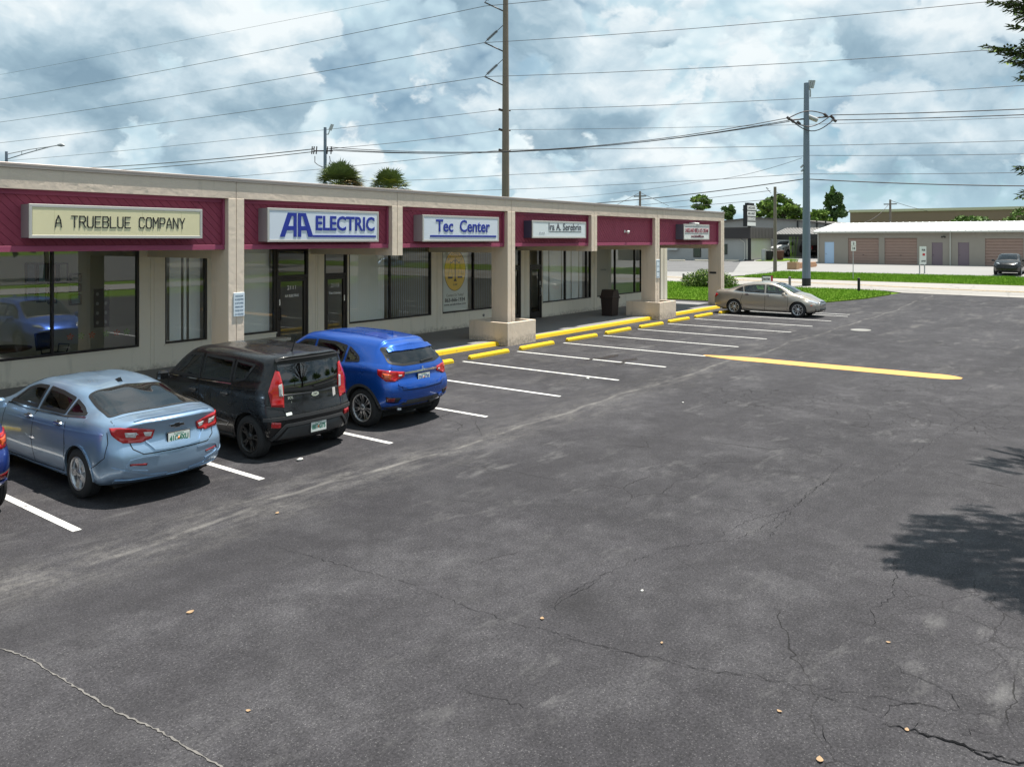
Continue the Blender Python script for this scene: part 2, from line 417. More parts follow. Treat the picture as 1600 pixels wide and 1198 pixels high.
YELLOW_LINE = mat('ochre_line_paint', (.66, .36, .10), .8, fn=paint_fn((.64, .345, .10), .75, .55, .72))
FADED_LINE = mat('faded_road_paint', (.55, .40, .2), .9, fn=paint_fn((.55, .38, .16), .9, .45, .6))
YELLOW = mat('yellow_kerb_paint', (.85, .56, .01), .6, fn=paint_fn((.80, .53, .012), .8, .60, .72), bump=None)
CONC = mat('sidewalk_concrete', (.30, .29, .27), .9, var=.18, vscale=1.5, bump=(30, .3, .004))

# ------------------------------------------------------------------ setting
# ground to the horizon
mb = MB()
xs = [-300, 42, 100, 3500]
for a, b_ in zip(xs, xs[1:]):
    za, zb = gz(a) - .03, gz(b_) - .03
    mb.add([(a, -2500, za), (b_, -2500, zb), (b_, 2500, zb), (a, 2500, za)], [(0, 1, 2, 3)])
mb.build('ground', GRASS, kind='structure')
lot_poly = [(-40, -9), (51.4, -9), (51.6, 3), (52.2, 10.4), (50.2, 10.9), (44.2, 12.6), (42.1, 18.2), (42.2, 30), (42.2, 60), (-40, 60)]
lot = sheet('parking_lot', lot_poly, 0, ASPHALT, kind='structure')
# the entrance and road
road_poly = [(51.0, -60), (60.2, -60), (60.2, 15), (60.6, 30), (61.5, 120), (54.6, 120), (54.1, 26.7), (52.6, 17.5), (52.8, 13.4), (52.9, 11.6), (51.9, 10.4), (51.4, 3), (51.2, -9)]
sheet('road', road_poly, .02, ROAD, kind='structure')
sheet('yard', [(68.1, -50), (140, -50), (140, 110), (62, 110), (62.2, 24.9), (63, 23.8), (65, 23.3), (68.1, 23.2)], .016, APRON, kind='structure')
sheet('office_lot', [(66, 26.5), (84.4, 33), (84.4, 75), (64, 75), (63, 40)], .020, mat('grey_office_asphalt', (.13, .128, .13), .9, var=.35, vscale=.35), kind='structure')
# the driveway mouth that joins the road to the yard
sheet('driveway', [(60.3, 25.2), (62.4, 24.5), (62.6, 60), (60.6, 60)], .024, APRON, kind='structure')
fl = sheet('centre_line', [(53.3, -30), (53.45, -30), (55.35, 8), (56.6, 14.1), (58.3, 28.8), (61.5, 60), (61.3, 60), (58.1, 28.8), (56.4, 14.1), (55.15, 8)], .028, FADED_LINE, kind='structure')
sheet('centre_line', [(53.7, -30), (53.85, -30), (55.75, 8), (57.0, 14.1), (58.7, 28.8), (61.9, 60), (61.7, 60), (58.5, 28.8), (56.8, 14.1), (55.55, 8)], .0285, FADED_LINE, kind='structure')

island = [(42.2, 30), (42.05, 18.2), (42.9, 15), (44.2, 12.6), (47, 11.4), (50.2, 10.75), (51.3, 10.9), (52.3, 11.9), (52.6, 13.4), (52.5, 17.5), (53.9, 26.7), (54.1, 30), (54.2, 60), (42.2, 60)]
verge = [(60.2, -50), (68.1, -50), (68.1, 23.1), (65, 23.2), (62.9, 23.7), (61.9, 24.0), (60.6, 22.8), (60.2, 15)]
lawn_far = [(84.6, 31.6), (84.8, 28.6), (88.6, 28.2), (90.5, 30.0), (90.0, 31.9)]
def inside(p, poly):
    c = False; n = len(poly)
    for i in range(n):
        a = poly[i]; b = poly[(i + 1) % n]
        if (a[1] > p[1]) != (b[1] > p[1]) and p[0] < (b[0] - a[0]) * (p[1] - a[1]) / (b[1] - a[1]) + a[0]: c = not c
    return c
def blades(name, poly, n, box, hgt, parent):
    rg = np.random.RandomState(5); P = []; 
    while len(P) < n:
        x = rg.uniform(box[0], box[1]); y = rg.uniform(box[2], box[3])
        if inside((x, y), poly): P.append((x, y))
    P = np.array(P); m = len(P); a = rg.uniform(0, 6.28, m); hh = hgt * rg.uniform(.5, 1.25, m); w = rg.uniform(.012, .03, m)
    z = np.array([gz(x) for x in P[:, 0]]) + .05
    lean = rg.uniform(-.6, .6, (m, 2)) * hh[:, None]
    V = np.zeros((m, 3, 3))
    V[:, 0] = np.stack([P[:, 0] - np.cos(a) * w, P[:, 1] - np.sin(a) * w, z], 1)
    V[:, 1] = np.stack([P[:, 0] + np.cos(a) * w, P[:, 1] + np.sin(a) * w, z], 1)
    V[:, 2] = np.stack([P[:, 0] + lean[:, 0], P[:, 1] + lean[:, 1], z + hh], 1)
    me = bpy.data.meshes.new(name); me.from_pydata(V.reshape(-1, 3).tolist(), [], np.arange(3 * m).reshape(-1, 3).tolist())
    me.materials.append(BLADE); o = link_mesh(name, me); tag(o, parent, None, None, 'stuff'); o['category'] = 'grass'; return o
def lawn(name, poly, m):
    """a turf slab whose top lies 6 cm above the paving"""
    return sheet(name, poly, .06, m, kind='structure')
isl = lawn('lawn', island, GRASS); ver = lawn('lawn', verge, GRASS); lawn('lawn', lawn_far, GRASS)
for poly, nm in ((island, 'turf_edge'), (verge, 'turf_edge')):
    mb = MB()
    for i in range(len(poly)):
        a = poly[i]; b_ = poly[(i + 1) % len(poly)]
        mb.add([(a[0], a[1], gz(a[0]) - .01), (b_[0], b_[1], gz(b_[0]) - .01), (b_[0], b_[1], gz(b_[0]) + .06), (a[0], a[1], gz(a[0]) + .06)], [(0, 1, 2, 3)])
    mb.build(nm, GRASS, isl if poly is island else ver)
blades('grass', island, 42000, (42, 54.5, 10.5, 30), .10, 'short green grass covering the island beside the parking lot')
blades('grass', verge, 42000, (60, 68.2, 2, 24.5), .11, 'short green grass on the verge across the road')

# stall lines
for k in range(-2, 14):
    u = 4.40 + 2.5335 * k if k < 6 else 4.40 + 2.5335 * 6 + (k - 6) * 2.55
    if u > 37.8: break
    w = .05
    o = sheet('stall_line', [(u - w, 9.74), (u + w, 9.74), (u + w + .01, 14.72), (u - w + .01, 14.72)], .004, WHITE_LINE, lot)
sheet('stall_line', [(38.35, 9.9), (38.45, 9.9), (38.45, 14.7), (38.35, 14.7)], .004, WHITE_LINE, lot)
# the long ochre line across the aisle: a low ridge with a ragged outline
pa, pb = Vector((22.28, 9.85)), Vector((22.38, 3.15)); t = (pb - pa).normalized(); nrm = Vector((-t.y, t.x))
L_ = (pb - pa).length; side1 = []; side2 = []
for i in range(41):
    s = i / 40; w = .38 * (1 - .80 * max(0, 1 - s * 5) ** 1.6 - .65 * max(0, (s - .93) / .07) ** 2); p = pa + t * L_ * s
    side1.append(tuple(p + nrm * (w + rnd.uniform(-.012, .012)))); side2.append(tuple(p - nrm * (w + rnd.uniform(-.012, .012))))
sheet('aisle_line', side1 + side2[::-1], .006, YELLOW_LINE, lot)

# cracks that can be picked out singly
CRACK = mat('open_crack', (.006, .006, .007), .95, spec=.1)
CHALK = mat('sand_filled_crack', (.155, .145, .135), .95, var=.65, vscale=14)
def ribbon(name, pix, w, m, dz=.006, jit=.04, step=.12):
    pts = [Vector(G(*p)) for p in pix]; path = []
    for a, b_ in zip(pts, pts[1:]):
        n = max(1, int((b_ - a).length / step))
        for i in range(n): path.append(a.lerp(b_, i / n))
    path.append(pts[-1]); mb = MB(); vs = []
    for i, p in enumerate(path):
        tt = (path[min(i + 1, len(path) - 1)] - path[max(i - 1, 0)]).normalized(); nn = Vector((-tt.y, tt.x))
        p = p + nn * rnd.uniform(-jit, jit); end = min(1, i / 3, (len(path) - 1 - i) / 3)
        ww = w * rnd.uniform(.25, 1.5) * max(.15, end)
        vs += [(p.x + nn.x * ww, p.y + nn.y * ww, dz), (p.x - nn.x * ww, p.y - nn.y * ww, dz)]
    mb.add(vs, [(2 * i, 2 * i + 1, 2 * i + 3, 2 * i + 2) for i in range(len(path) - 1)])
    return mb.build(name, m, lot)
ribbon('crack', [(0, 1012), (45, 1028), (105, 1065), (180, 1112), (245, 1140), (300, 1172), (350, 1200), (420, 1240)], .0065, CHALK, jit=.008, step=.03)
ribbon('crack', [(1375, 1130), (1430, 1142), (1480, 1155), (1540, 1175), (1600, 1192), (1680, 1215)], .005, CRACK, jit=.022, step=.03)
ribbon('crack', [(1405, 1136), (1450, 1150), (1500, 1162), (1545, 1184), (1600, 1196)], .009, CRACK, .0062, jit=.016, step=.03)
for px in ([(430, 852), (480, 868), (560, 890), (640, 912), (720, 945), (800, 972), (850, 985), (940, 1010), (1020, 1030), (1110, 1048), (1250, 1070), (1390, 1092), (1600, 1128)],
           [(855, 950), (890, 925), (940, 900), (1000, 872), (1060, 853), (1140, 845), (1190, 825), (1240, 790), (1290, 752), (1320, 720)],
           [(840, 980), (880, 990), (960, 1018), (1040, 1030), (1100, 1048), (1170, 1052), (1270, 1085), (1400, 1122)],
           [(1398, 870), (1400, 905), (1395, 935), (1362, 952), (1368, 985)], [(1386, 1028), (1410, 1050), (1450, 1065), (1490, 1085), (1515, 1125)],
           [(1200, 842), (1235, 800), (1262, 770), (1300, 745)], [(1120, 840), (1165, 815), (1240, 795)], [(940, 905), (870, 945), (866, 960)],
           [(1275, 1120), (1290, 1150), (1300, 1180)], [(700, 1070), (770, 1090), (840, 1110)], [(1370, 1122), (1400, 1100), (1450, 1100), (1500, 1120)],
           [(1420, 1145), (1435, 1130), (1470, 1128)], [(1500, 1160), (1515, 1140), (1560, 1150)], [(1600, 620), (1560, 640), (1500, 665), (1440, 700), (1400, 730), (1340, 765)]):
    ribbon('crack', px, .0018, CRACK, jit=.025, step=.05)
# small leaves and litter lying on the asphalt
LEAF_D = mat('dry_leaf', (.34, .22, .12), .7, var=.4, vscale=20)
LITTER = mat('paper_litter', (.75, .73, .68), .7)
def leaf_mesh(s, curl):
    mb = MB(); n = 6; vs = []
    for i in range(n + 1):
        t = i / n; w = s * .32 * math.sin(math.pi * min(1, t * 1.02)) ** .8; z = curl * s * (t - .5) ** 2 * 2
        vs += [(s * (t - .5), -w, z + curl * w * .5), (s * (t - .5), 0, z), (s * (t - .5), w, z + curl * w * .5)]
    fs = []
    for i in range(n): b0 = i * 3; fs += [(b0, b0 + 3, b0 + 4, b0 + 1), (b0 + 1, b0 + 4, b0 + 5, b0 + 2)]
    mb.add(vs, fs); return mb.mesh('fallen_leaf', LEAF_D)
LM = leaf_mesh(.05, .22)
for (px, py, s, lab) in ((433, 802, 1.3, 'curled brown leaf lying behind the silver blue sedan'), (297, 957, 1.5, 'yellowish crumpled leaf on asphalt, left foreground'),
        (847, 967, 1.1, 'brown leaf beside the dark oil spot in the centre foreground'), (1034, 1005, .7, 'small tan leaf on asphalt right of the oil spot'),
        (1218, 1112, .9, 'pale tan leaf near the front cracks'), (1281, 1188, 1.4, 'large orange leaf at the bottom edge of the lot'),
        (1388, 1004, .8, 'small orange leaf below the tree shadow'), (1417, 1141, .9, 'rusty leaf caught in the open crack'), (388, 1111, .8, 'small yellow leaf beside the pale crack')):
    x, y = G(px, py); o = link_mesh('fallen_leaf', LM); o.location = (x, y, .008); o.scale = (s, s, s); o.rotation_euler = (rnd.uniform(-.08, .08), rnd.uniform(-.08, .08), rnd.uniform(0, 6))
    tag(o, lab, 'leaf', 'fallen leaves on the parking lot')
for (px, py, s, lab) in ((469, 719, .14, 'crumpled white paper behind the black hatchback'), (1003, 923, .045, 'round white bottle cap on the asphalt right of the oil spot'), (918, 592, .12, 'white scrap on the asphalt by the stall lines'), (1067, 629, .07, 'tiny white scrap in the aisle before the ochre line')):
    x, y = G(px, py); mb = MB(); mb.blob((0, 0, s * .12), (s * .5, s * .35, s * .16), 1, jit=.3)
    o = mb.build('litter_scrap', LITTER, label=lab, cat='litter', group='white scraps on the parking lot'); o.location = (x, y, 0)
# dark wet patch in the stall and a worn white patch in the aisle
WET = mat('damp_patch', (.022, .017, .016), .45)
def splat(cx, cy, rx, ry, n=26, seed=1):
    rr = random.Random(seed); ph = [rr.uniform(0, 6.28) for _ in range(4)]
    return [(cx + rx * math.cos(a) * (1 + .25 * math.sin(3 * a + ph[0]) + .15 * math.sin(7 * a + ph[1])), cy + ry * math.sin(a) * (1 + .25 * math.sin(4 * a + ph[2]) + .12 * math.sin(9 * a + ph[3]))) for a in [2 * math.pi * i / n for i in range(n)]]
for px, py, rx, ry, sd in ((950, 558, .55, .16, 1), (985, 562, .38, .12, 2), (968, 568, .3, .10, 3), (925, 561, .35, .06, 5)):
    c = G(px, py); sheet('damp_patch', splat(c[0], c[1], rx, ry, seed=sd), .0055 + sd * .0002, WET, lot)
c = G(1345, 515.5); sheet('worn_patch', [(c[0] + .42 * math.cos(a * .3), c[1] + .36 * math.sin(a * .3)) for a in range(21)], .005, mat('worn_white_patch', (.24, .235, .22), .9, var=.3, vscale=3), lot)
# ------------------------------------------------------------------ the strip mall
def stucco_fn(col, k=1.0, dirt=.12):
    def fn(g, b, pos):
        n = g.noise(pos, 5, 6, .65, .8); v = g.voro(g.vmath('ADD', pos, g.vmath('SCALE', g.noise(pos, 3, 3, .6, color=True), scale=.35)), 7, 'SMOOTH_F1')
        c = g.mix(g.noise(pos, .8, 5, .65), [x * (1 - dirt) for x in col], [min(1, x * (1 + dirt * .6)) for x in col])
        x, y, z = g.sep(pos)
        drip = g.noise(g.comb(g.math('MULTIPLY', x, 5), g.math('MULTIPLY', y, 5), g.math('MULTIPLY', z, .5)), 1.2, 4, .6)
        c = g.mix(g.rng(drip, .56, .8, 0, .38), c, [q * .5 for q in col])
        spl = g.math('MULTIPLY', g.rng(g.math('ADD', z, g.math('MULTIPLY', g.noise(pos, 2.5, 4, .6), -.35)), .12, -.02), g.rng(g.noise(pos, 9, 4, .7), .35, .6))
        c = g.mix(g.math('MULTIPLY', spl, .5), c, (.16, .13, .10))
        g.put(b.inputs['Base Color'], c)
        bn = g.new('ShaderNodeBump'); bn.inputs['Strength'].default_value = .8 * k; bn.inputs['Distance'].default_value = .014
        g.put(bn.inputs['Height'], g.math('ADD', g.math('MULTIPLY', n, .8), g.math('MULTIPLY', v, .7))); g.l.new(bn.outputs[0], b.inputs['Normal'])
    return fn
STUCCO = mat('trowelled_stucco', (.5, .44, .36), .9, spec=.2, fn=stucco_fn((.66, .555, .46)))
COLUMN = mat('column_stucco', (.62, .55, .46), .9, spec=.2, fn=stucco_fn((.76, .64, .52), .6, .07))
WALLC = mat('painted_block_wall', (.58, .55, .47), .88, spec=.2, fn=stucco_fn((.80, .74, .63), .25, .05))
SOFFIT = mat('soffit_paint', (.66, .58, .48), .9)
def fade_fn(g, b, pos):
    x, y, z = g.sep(pos)
    st = g.noise(g.comb(g.math('MULTIPLY', x, 3), y, g.math('MULTIPLY', z, .7)), 1.3, 5, .65)
    c = g.mix(st, (.25, .034, .066), (.38, .065, .115)); c = g.mix(g.rng(g.noise(pos, 14, 5, .7), .55, .8, 0, .3), c, (.42, .16, .20)); g.put(b.inputs['Base Color'], c)
RED = mat('maroon_siding', (.28, .040, .095), .75, var=.15, vscale=1.5, fn=fade_fn)
REDT = mat('maroon_trim', (.34, .065, .13), .7, var=.12, vscale=1.2)
COPING = mat('roof_coping_metal', (.42, .36, .33), .5, metal=.3, var=.15, vscale=.8)
ROOFM = mat('roof_membrane', (.35, .34, .33), .9, var=.15)
BRONZE = mat('dark_bronze_frame', (.030, .024, .022), .4, metal=.4)
def glass_mat(name, tint, refl=.16, rough=.0):
    if name in MATS: return MATS[name]
    m = bpy.data.materials.new(name); m.use_nodes = True; MATS[name] = m
    g = NT(m.node_tree); g.n.clear(); out = g.new('ShaderNodeOutputMaterial')
    tr = g.new('ShaderNodeBsdfTransparent'); tr.inputs[0].default_value = (*tint, 1)
    gl = g.new('ShaderNodeBsdfGlossy'); gl.inputs['Roughness'].default_value = rough; gl.inputs[0].default_value = (.95, .97, 1, 1)
    ge = g.new('ShaderNodeNewGeometry')
    cosi = g.math('ABSOLUTE', g.vmath('DOT_PRODUCT', ge.outputs['Incoming'], ge.outputs['Normal']))
    fres = g.math('ADD', refl, g.math('MULTIPLY', g.math('POWER', g.math('SUBTRACT', 1.0, cosi), 4.5), 1 - refl))
    mx = g.new('ShaderNodeMixShader'); g.put(mx.inputs[0], fres)
    g.l.new(tr.outputs[0], mx.inputs[1]); g.l.new(gl.outputs[0], mx.inputs[2]); g.l.new(mx.outputs[0], out.inputs[0])
    return m
GLASS = glass_mat('window_glass', (.96, .98, .97), .06); GLASS_R = glass_mat('reflective_window_glass', (.9, .92, .9), .13)
BLIND = mat('pale_green_blind', (.90, .93, .91), .8)
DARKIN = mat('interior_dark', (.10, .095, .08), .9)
ROOMW = mat('room_wall', (.72, .68, .55), .9)
ROOMF = mat('room_floor', (.22, .20, .17), .9)

U0, U1 = -2.0, 38.93
VF, VW = 16.1, 19.65
ZT, ZF, ZR, ZS = 4.8, 4.34, 3.20, 3.24        # roof top, fascia bottom, red panel bottom, soffit
mall = empty('strip_mall', (20, 18, 0), 0, 'long single storey strip mall with tan stucco canopy, maroon fascia panels and dark framed shopfronts', 'shop building')
def mb_part(mb, name, m, **kw):
    """build in world coordinates, then hang under the mall's empty"""
    o = mb.build(name, m, None, **kw); o.parent = mall; o.matrix_parent_inverse = Matrix.Translation((-20, -18, 0)); return o
COLS = [10.77, 21.12, 31.58, 38.71]
STUBS = [0.4, 5.5, 15.88, 26.35]
# fascia: lengths of stucco between expansion joints
js = sorted([U0, U1] + [c for c in COLS[:-1] + STUBS])
for a, b_ in zip(js, js[1:]):
    mb = MB(); mb.bbox(a + (.006 if a > U0 else 0), b_ - (.006 if b_ < U1 else 0), VF, VF + .35, ZF, ZT - .03, .006)
    mb_part(mb, 'fascia', STUCCO)
mb = MB(); mb.box(U0 + .01, U1 - .01, VF + .02, VF + .33, ZF + .02, ZT - .05); mb_part(mb, 'fascia_backing', STUCCO)
mb = MB(); mb.bbox(U0, U1 + .02, VF - .035, VF + .42, ZT - .028, ZT + .012, .008); mb.box(U0, U1 + .022, VF - .03, VF - .012, ZT - .075, ZT - .028)
mb_part(mb, 'roof_coping', COPING)
# roof and soffit
mb = MB(); mb.box(U0, U1 - .05, VF + .35, 34, ZT - .25, ZT - .08); mb_part(mb, 'roof', ROOFM)
mb = MB(); mb.box(U1 - .35, U1, VF + .42, 34, ZT - .5, ZT); mb_part(mb, 'parapet', STUCCO)
mb = MB(); mb.box(U0, U1 - .03, VF + .30, VW + .1, ZS, ZS + .06); mb_part(mb, 'soffit', SOFFIT)
def column(c, full=True):
    mb = MB(); z0 = .5 if full and c in (21.12, 31.58) else 0.0
    w = .205
    if not full: z0 = 2.97
    # two halves with a narrow joint between them on the front face
    for a, b_ in ((c - w, c - .008), (c + .008, c + w)):
        mb.bbox(a, b_, VF - .006, VF + .55, z0, ZF + .002, .006)
    mb.box(c - w + .012, c + w - .012, VF + .012, VF + .68, z0, ZF)
    mb_part(mb, 'column' if full else 'column_stub', COLUMN)
    mb = MB(); mb.box(c - w + .02, c + w - .02, VF + .5, VW, 2.972 if full else 2.975, ZS - .002); mb_part(mb, 'beam', SOFFIT)
for c in COLS: column(c)
for c in STUBS: column(c, False)
# maroon panels: separate diagonal boards inside a trim frame
bay_edges = sorted(COLS + STUBS)
PB = []
for a, b_ in zip(bay_edges, bay_edges[1:]):
    if b_ < 5: continue
    x0, x1 = a + .21, b_ - .21; z0, z1 = ZR + .10, ZF + .02
    mb = MB(); mb.box(x0, x1, VF + .215, VF + .24, ZR, ZF + .04); p = mb_part(mb, 'maroon_panel', RED)
    mb = MB(); mb.bbox(x0 - .02, x1 + .0, VF + .13, VF + .24, ZR - .02, ZR + .09, .006); mb.box(x0, x1, VF + .165, VF + .21, ZF - .09, ZF + .03)
    mb.box(x0, x0 + .035, VF + .165, VF + .214, ZR + .09, ZF - .09); mb.bbox(x1 - .05, x1, VF + .12, VF + .3, ZR + .09, ZF - .01, .004)
    mb_part(mb, 'panel_trim', REDT)
    pitch = .185; s = x0 - (z1 - z0)
    while s < x1 + .1:
        # board edge runs down to the right at 45 degrees
        q = [(s, z1), (s + pitch - .012, z1), (s + pitch - .012 + (z1 - z0), z0), (s + (z1 - z0), z0)]
        q = clip_half(clip_half(q, 0, x0 + .036, False), 0, x1 - .051, True)
        if len(q) > 2:
            mb = MB(); mb.prism(q, VF + .20, VF + .214, 'y'); mb_part(mb, 'board', RED)
        s += pitch
# planters round the column feet
SOIL = mat('planter_soil', (.05, .038, .028), .95, bump=(25, .8, .03))
for (a, b_) in ((20.35, 21.9), (30.93, 32.5)):
    mb = MB(); v0, v1, zt = 15.66, 17.28, .74
    t = .11
    mb.bbox(a, b_, v0, v0 + t, 0, zt, .008); mb.bbox(a, b_, v1 - t, v1, 0, zt, .008)
    mb.box(a + .001, a + t, v0 + t - .01, v1 - t + .01, 0, zt - .001); mb.box(b_ - t, b_ - .001, v0 + t - .01, v1 - t + .01, 0, zt - .001)
    pl = mb_part(mb, 'planter', COLUMN)
    mb = MB(); mb.box(a + t, b_ - t, v0 + t, v1 - t, 0, .62); o = mb_part(mb, 'planter_soil', SOIL)
    for _ in range(26):
        x = rnd.uniform(a + .14, b_ - .14); y = rnd.uniform(v0 + .14, v1 - .14)
        if abs(x - (a + b_) / 2) < .26 and y > VF - .08 and y < VF + .75: continue
    mb = MB()
    for _ in range(90):
        x = rnd.uniform(a + .14, b_ - .14); y = rnd.uniform(v0 + .14, v1 - .14); s = rnd.uniform(.012, .035); mb.blob((x, y, .625), (s, s, s), 1)
    mb_part(mb, 'mulch', SOIL, kind='stuff')

# ---- shopfront wall: sill walls, piers, doors and windows
WIN = [(-1.5, 4.3, [1.4], 'room'), (4.75, 10.38, [6.4, 8.34], 'room'), (11.06, 12.26, [], 'stripe'), (13.28, 14.47, [], 'closed'), (17.24, 21.08, [19.08], 'half'),
       (21.66, 25.0, [23.45], 'poster'), (27.98, 31.9, [29.78, 31.55], 'gaps'), (32.42, 36.85, [34.18, 36.15], 'plain')]
DOORS = [(14.49, 15.64, '2111', 'AA ELECTRIC', -1), (16.24, 17.18, '2113', 'Tec Center', 1), (25.35, 26.44, '', '', -1), (27.03, 27.93, '2117', '', 1), (37.75, 38.92, '', '', -1)]
ZSILL, ZH = .72, 3.22
opens = sorted([(a, b_, 'w') for a, b_, *_ in WIN] + [(a, b_, 'd') for a, b_, *_ in DOORS])
cur = U0
END = 39.7
for a, b_, k in opens + [(END, END, 'e')]:
    if a - cur > .05:
        mb = MB(); mb.box(cur, a, VW, VW + .2, .02, ZS)
        mb_part(mb, 'pier', WALLC)
        if a - cur > .45 and cur > 10:       # cover strip grooves on the piers
            mb = MB()
            for q in (cur + (a - cur) * .42, cur + (a - cur) * .56): mb.box(q, q + .02, VW - .012, VW, .14, 3.0)
            mb_part(mb, 'cover_strip', WALLC)
    if k == 'w':
        mb = MB(); mb.box(a, b_, VW + .001, VW + .2, .02, ZSILL - .03); mb.bbox(a - .02, b_ + .02, VW - .03, VW + .2, ZSILL - .03, ZSILL, .006)
        mb_part(mb, 'sill_wall', WALLC)
    cur = b_
mb = MB(); mb.box(END - .2, END, VW + .2, 34, .0, ZT - .3); mb.box(U0, END - .2, 33.8, 34, 0, ZT - .3); mb_part(mb, 'side_wall', WALLC)
mb = MB(); mb.box(U1 - .1, END, VW + .0, 34, ZT - .3, ZT - .02); mb.box(U1 - .1, END, VW - .01, 34, ZS, ZT - .3); mb_part(mb, 'end_parapet', STUCCO)
# rooms behind the glass
mb = MB(); mb.box(U0, END - .2, VW + .2, 27, .0, .13); mb_part(mb, 'room_floor', ROOMF)
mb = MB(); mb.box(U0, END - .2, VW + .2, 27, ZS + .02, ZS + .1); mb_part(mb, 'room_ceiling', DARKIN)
for x in (4.5, 12.8, 16.0, 21.4, 26.8, 32.1, 37.3):
    mb = MB(); mb.box(x - .05, x + .05, VW + .2, 27, .13, ZS); mb_part(mb, 'partition', ROOMW)
mb = MB(); mb.box(U0, END - .2, 22.6, 22.7, .13, ZS); mb_part(mb, 'room_back_wall', ROOMW)
def child(o, par): o.parent = par; o.matrix_parent_inverse = par.matrix_world.inverted() if False else Matrix.Identity(4); return o
def wpart(mb, name, m, par, **kw): 
    o = mb.build(name, m, None, **kw); o.parent = par; return o      # par has an identity world transform
def inwin(par): return par
GY = VW + .07
for a, b_, mull, kind in WIN:
    fr = MB(); t = .05
    fr.box(a, b_, GY - .05, GY + .05, ZSILL, ZSILL + t); fr.box(a, b_, GY - .05, GY + .05, ZH - t, ZH + .02)
    for x in [a, b_ - t] + [q - t / 2 for q in mull]: fr.box(x, x + t, GY - .052, GY + .052, ZSILL + t, ZH - t)
    win = mb_part(fr, 'window', BRONZE)
    xs = [a] + mull + [b_]
    for p0, p1 in zip(xs, xs[1:]):
        mb = MB(); mb.add([(p0 + .03, GY, ZSILL + .03), (p1 - .03, GY, ZSILL + .03), (p1 - .03, GY, ZH - .03), (p0 + .03, GY, ZH - .03)], [(0, 1, 2, 3)]); wpart(mb, 'pane', GLASS_R if kind in ('room', 'plain') else GLASS, win)
    def slats(x0, x1, pitch, ang, w=.089, skip=(), name='blind'):
        mb = MB(); x = x0; i = 0
        while x < x1:
            if not any(s0 <= (x - x0) / (x1 - x0) <= s1 for s0, s1 in skip):
                c, s_ = math.cos(ang) * w / 2, math.sin(ang) * w / 2; y = VW + .24
                mb.add([(x - c, y - s_, ZSILL + .03), (x + c, y + s_, ZSILL + .03), (x + c, y + s_, ZH - .05), (x - c, y - s_, ZH - .05)], [(0, 1, 2, 3)])
            x += pitch; i += 1
        mb.box(x0, x1, VW + .2, VW + .27, ZH - .06, ZH - .03)
        wpart(mb, name, BLIND, win, kind='stuff')
    if kind == 'stripe': slats(a + .06, b_ - .05, .079, .12, skip=((.14, .2), (.50, .56), (.64, .72), (.80, .86)))
    if kind == 'closed': slats(a + .06, b_ - .05, .079, .12)
    if kind == 'half': slats(a + .06, 19.03, .079, .14); slats(19.15, b_ - .05, .095, 1.15)
    if kind == 'poster': slats(23.5, b_ - .05, .11, .9)
    if kind == 'gaps': slats(a + .06, 29.75, .083, .1, skip=((.22, .24), (.42, .45), (.60, .62), (.74, .76))); slats(29.83, 31.5, .081, .1, skip=((.42, .47), (.80, .84)))
    if kind == 'plain': 
        mb = MB(); mb.box(a + .1, b_ - .05, VW + .3, VW + .31, ZSILL, ZH - .05); wpart(mb, 'blind', mat('grey_blackout_film', (.34, .345, .31), .8), win)
# doors
WHITEV = mat('white_vinyl', (.85, .85, .83), .5)
STEEL = mat('brushed_steel', (.6, .6, .6), .3, metal=.9)
for a, b_, num, name, side in DOORS:
    fr = MB(); t = .07
    fr.box(a, a + t, GY - .06, GY + .06, .12, ZH); fr.box(b_ - t, b_, GY - .06, GY + .06, .12, ZH); fr.box(a + t, b_ - t, GY - .06, GY + .06, ZH - .16, ZH); fr.box(a + t, b_ - t, GY - .06, GY + .06, 2.28, 2.36)
    dr = mb_part(fr, 'door', BRONZE)
    lf = MB(); x0, x1 = a + t + .005, b_ - t - .005; s = .085
    lf.box(x0, x0 + s, GY - .045, GY + .02, .14, 2.27); lf.box(x1 - s, x1, GY - .045, GY + .02, .14, 2.27); lf.box(x0 + s, x1 - s, GY - .045, GY + .02, .14, .38); lf.box(x0 + s, x1 - s, GY - .045, GY + .02, 2.17, 2.27)
    wpart(lf, 'door_leaf', BRONZE, dr)
    mb = MB(); mb.add([(x0 + s, GY - .008, .38), (x1 - s, GY - .008, .38), (x1 - s, GY - .008, 2.17), (x0 + s, GY - .008, 2.17)], [(0, 1, 2, 3)]); wpart(mb, 'pane', GLASS, dr)
    mb = MB(); mb.add([(a + t, GY - .008, 2.36), (b_ - t, GY - .008, 2.36), (b_ - t, GY - .008, ZH - .16), (a + t, GY - .008, ZH - .16)], [(0, 1, 2, 3)]); wpart(mb, 'pane', GLASS, dr)
    hx = x0 + s / 2 if side < 0 else x1 - s / 2
    mb = MB(); mb.tube([(hx, GY - .05, 1.05), (hx, GY - .11, 1.07), (hx, GY - .11, 1.4), (hx, GY - .05, 1.42)], .014, 8); wpart(mb, 'handle', BRONZE if num != '2117' else STEEL, dr)
    mb = MB(); mb.box(hx - .02, hx + .02, GY - .055, GY - .046, 1.48, 1.66); wpart(mb, 'lock_plate', STEEL, dr)
    cx = (x0 + x1) / 2
    if num: wpart_t = text_mesh('door_number', num, .17, WHITEV, dr, TR(cx, GY - .02, 1.98), extrude=.001, bold=.002)
    if name: text_mesh('door_lettering', name, .10, WHITEV, dr, TR(cx, GY - .02, 1.74), extrude=.001, bold=.004, width=.5)
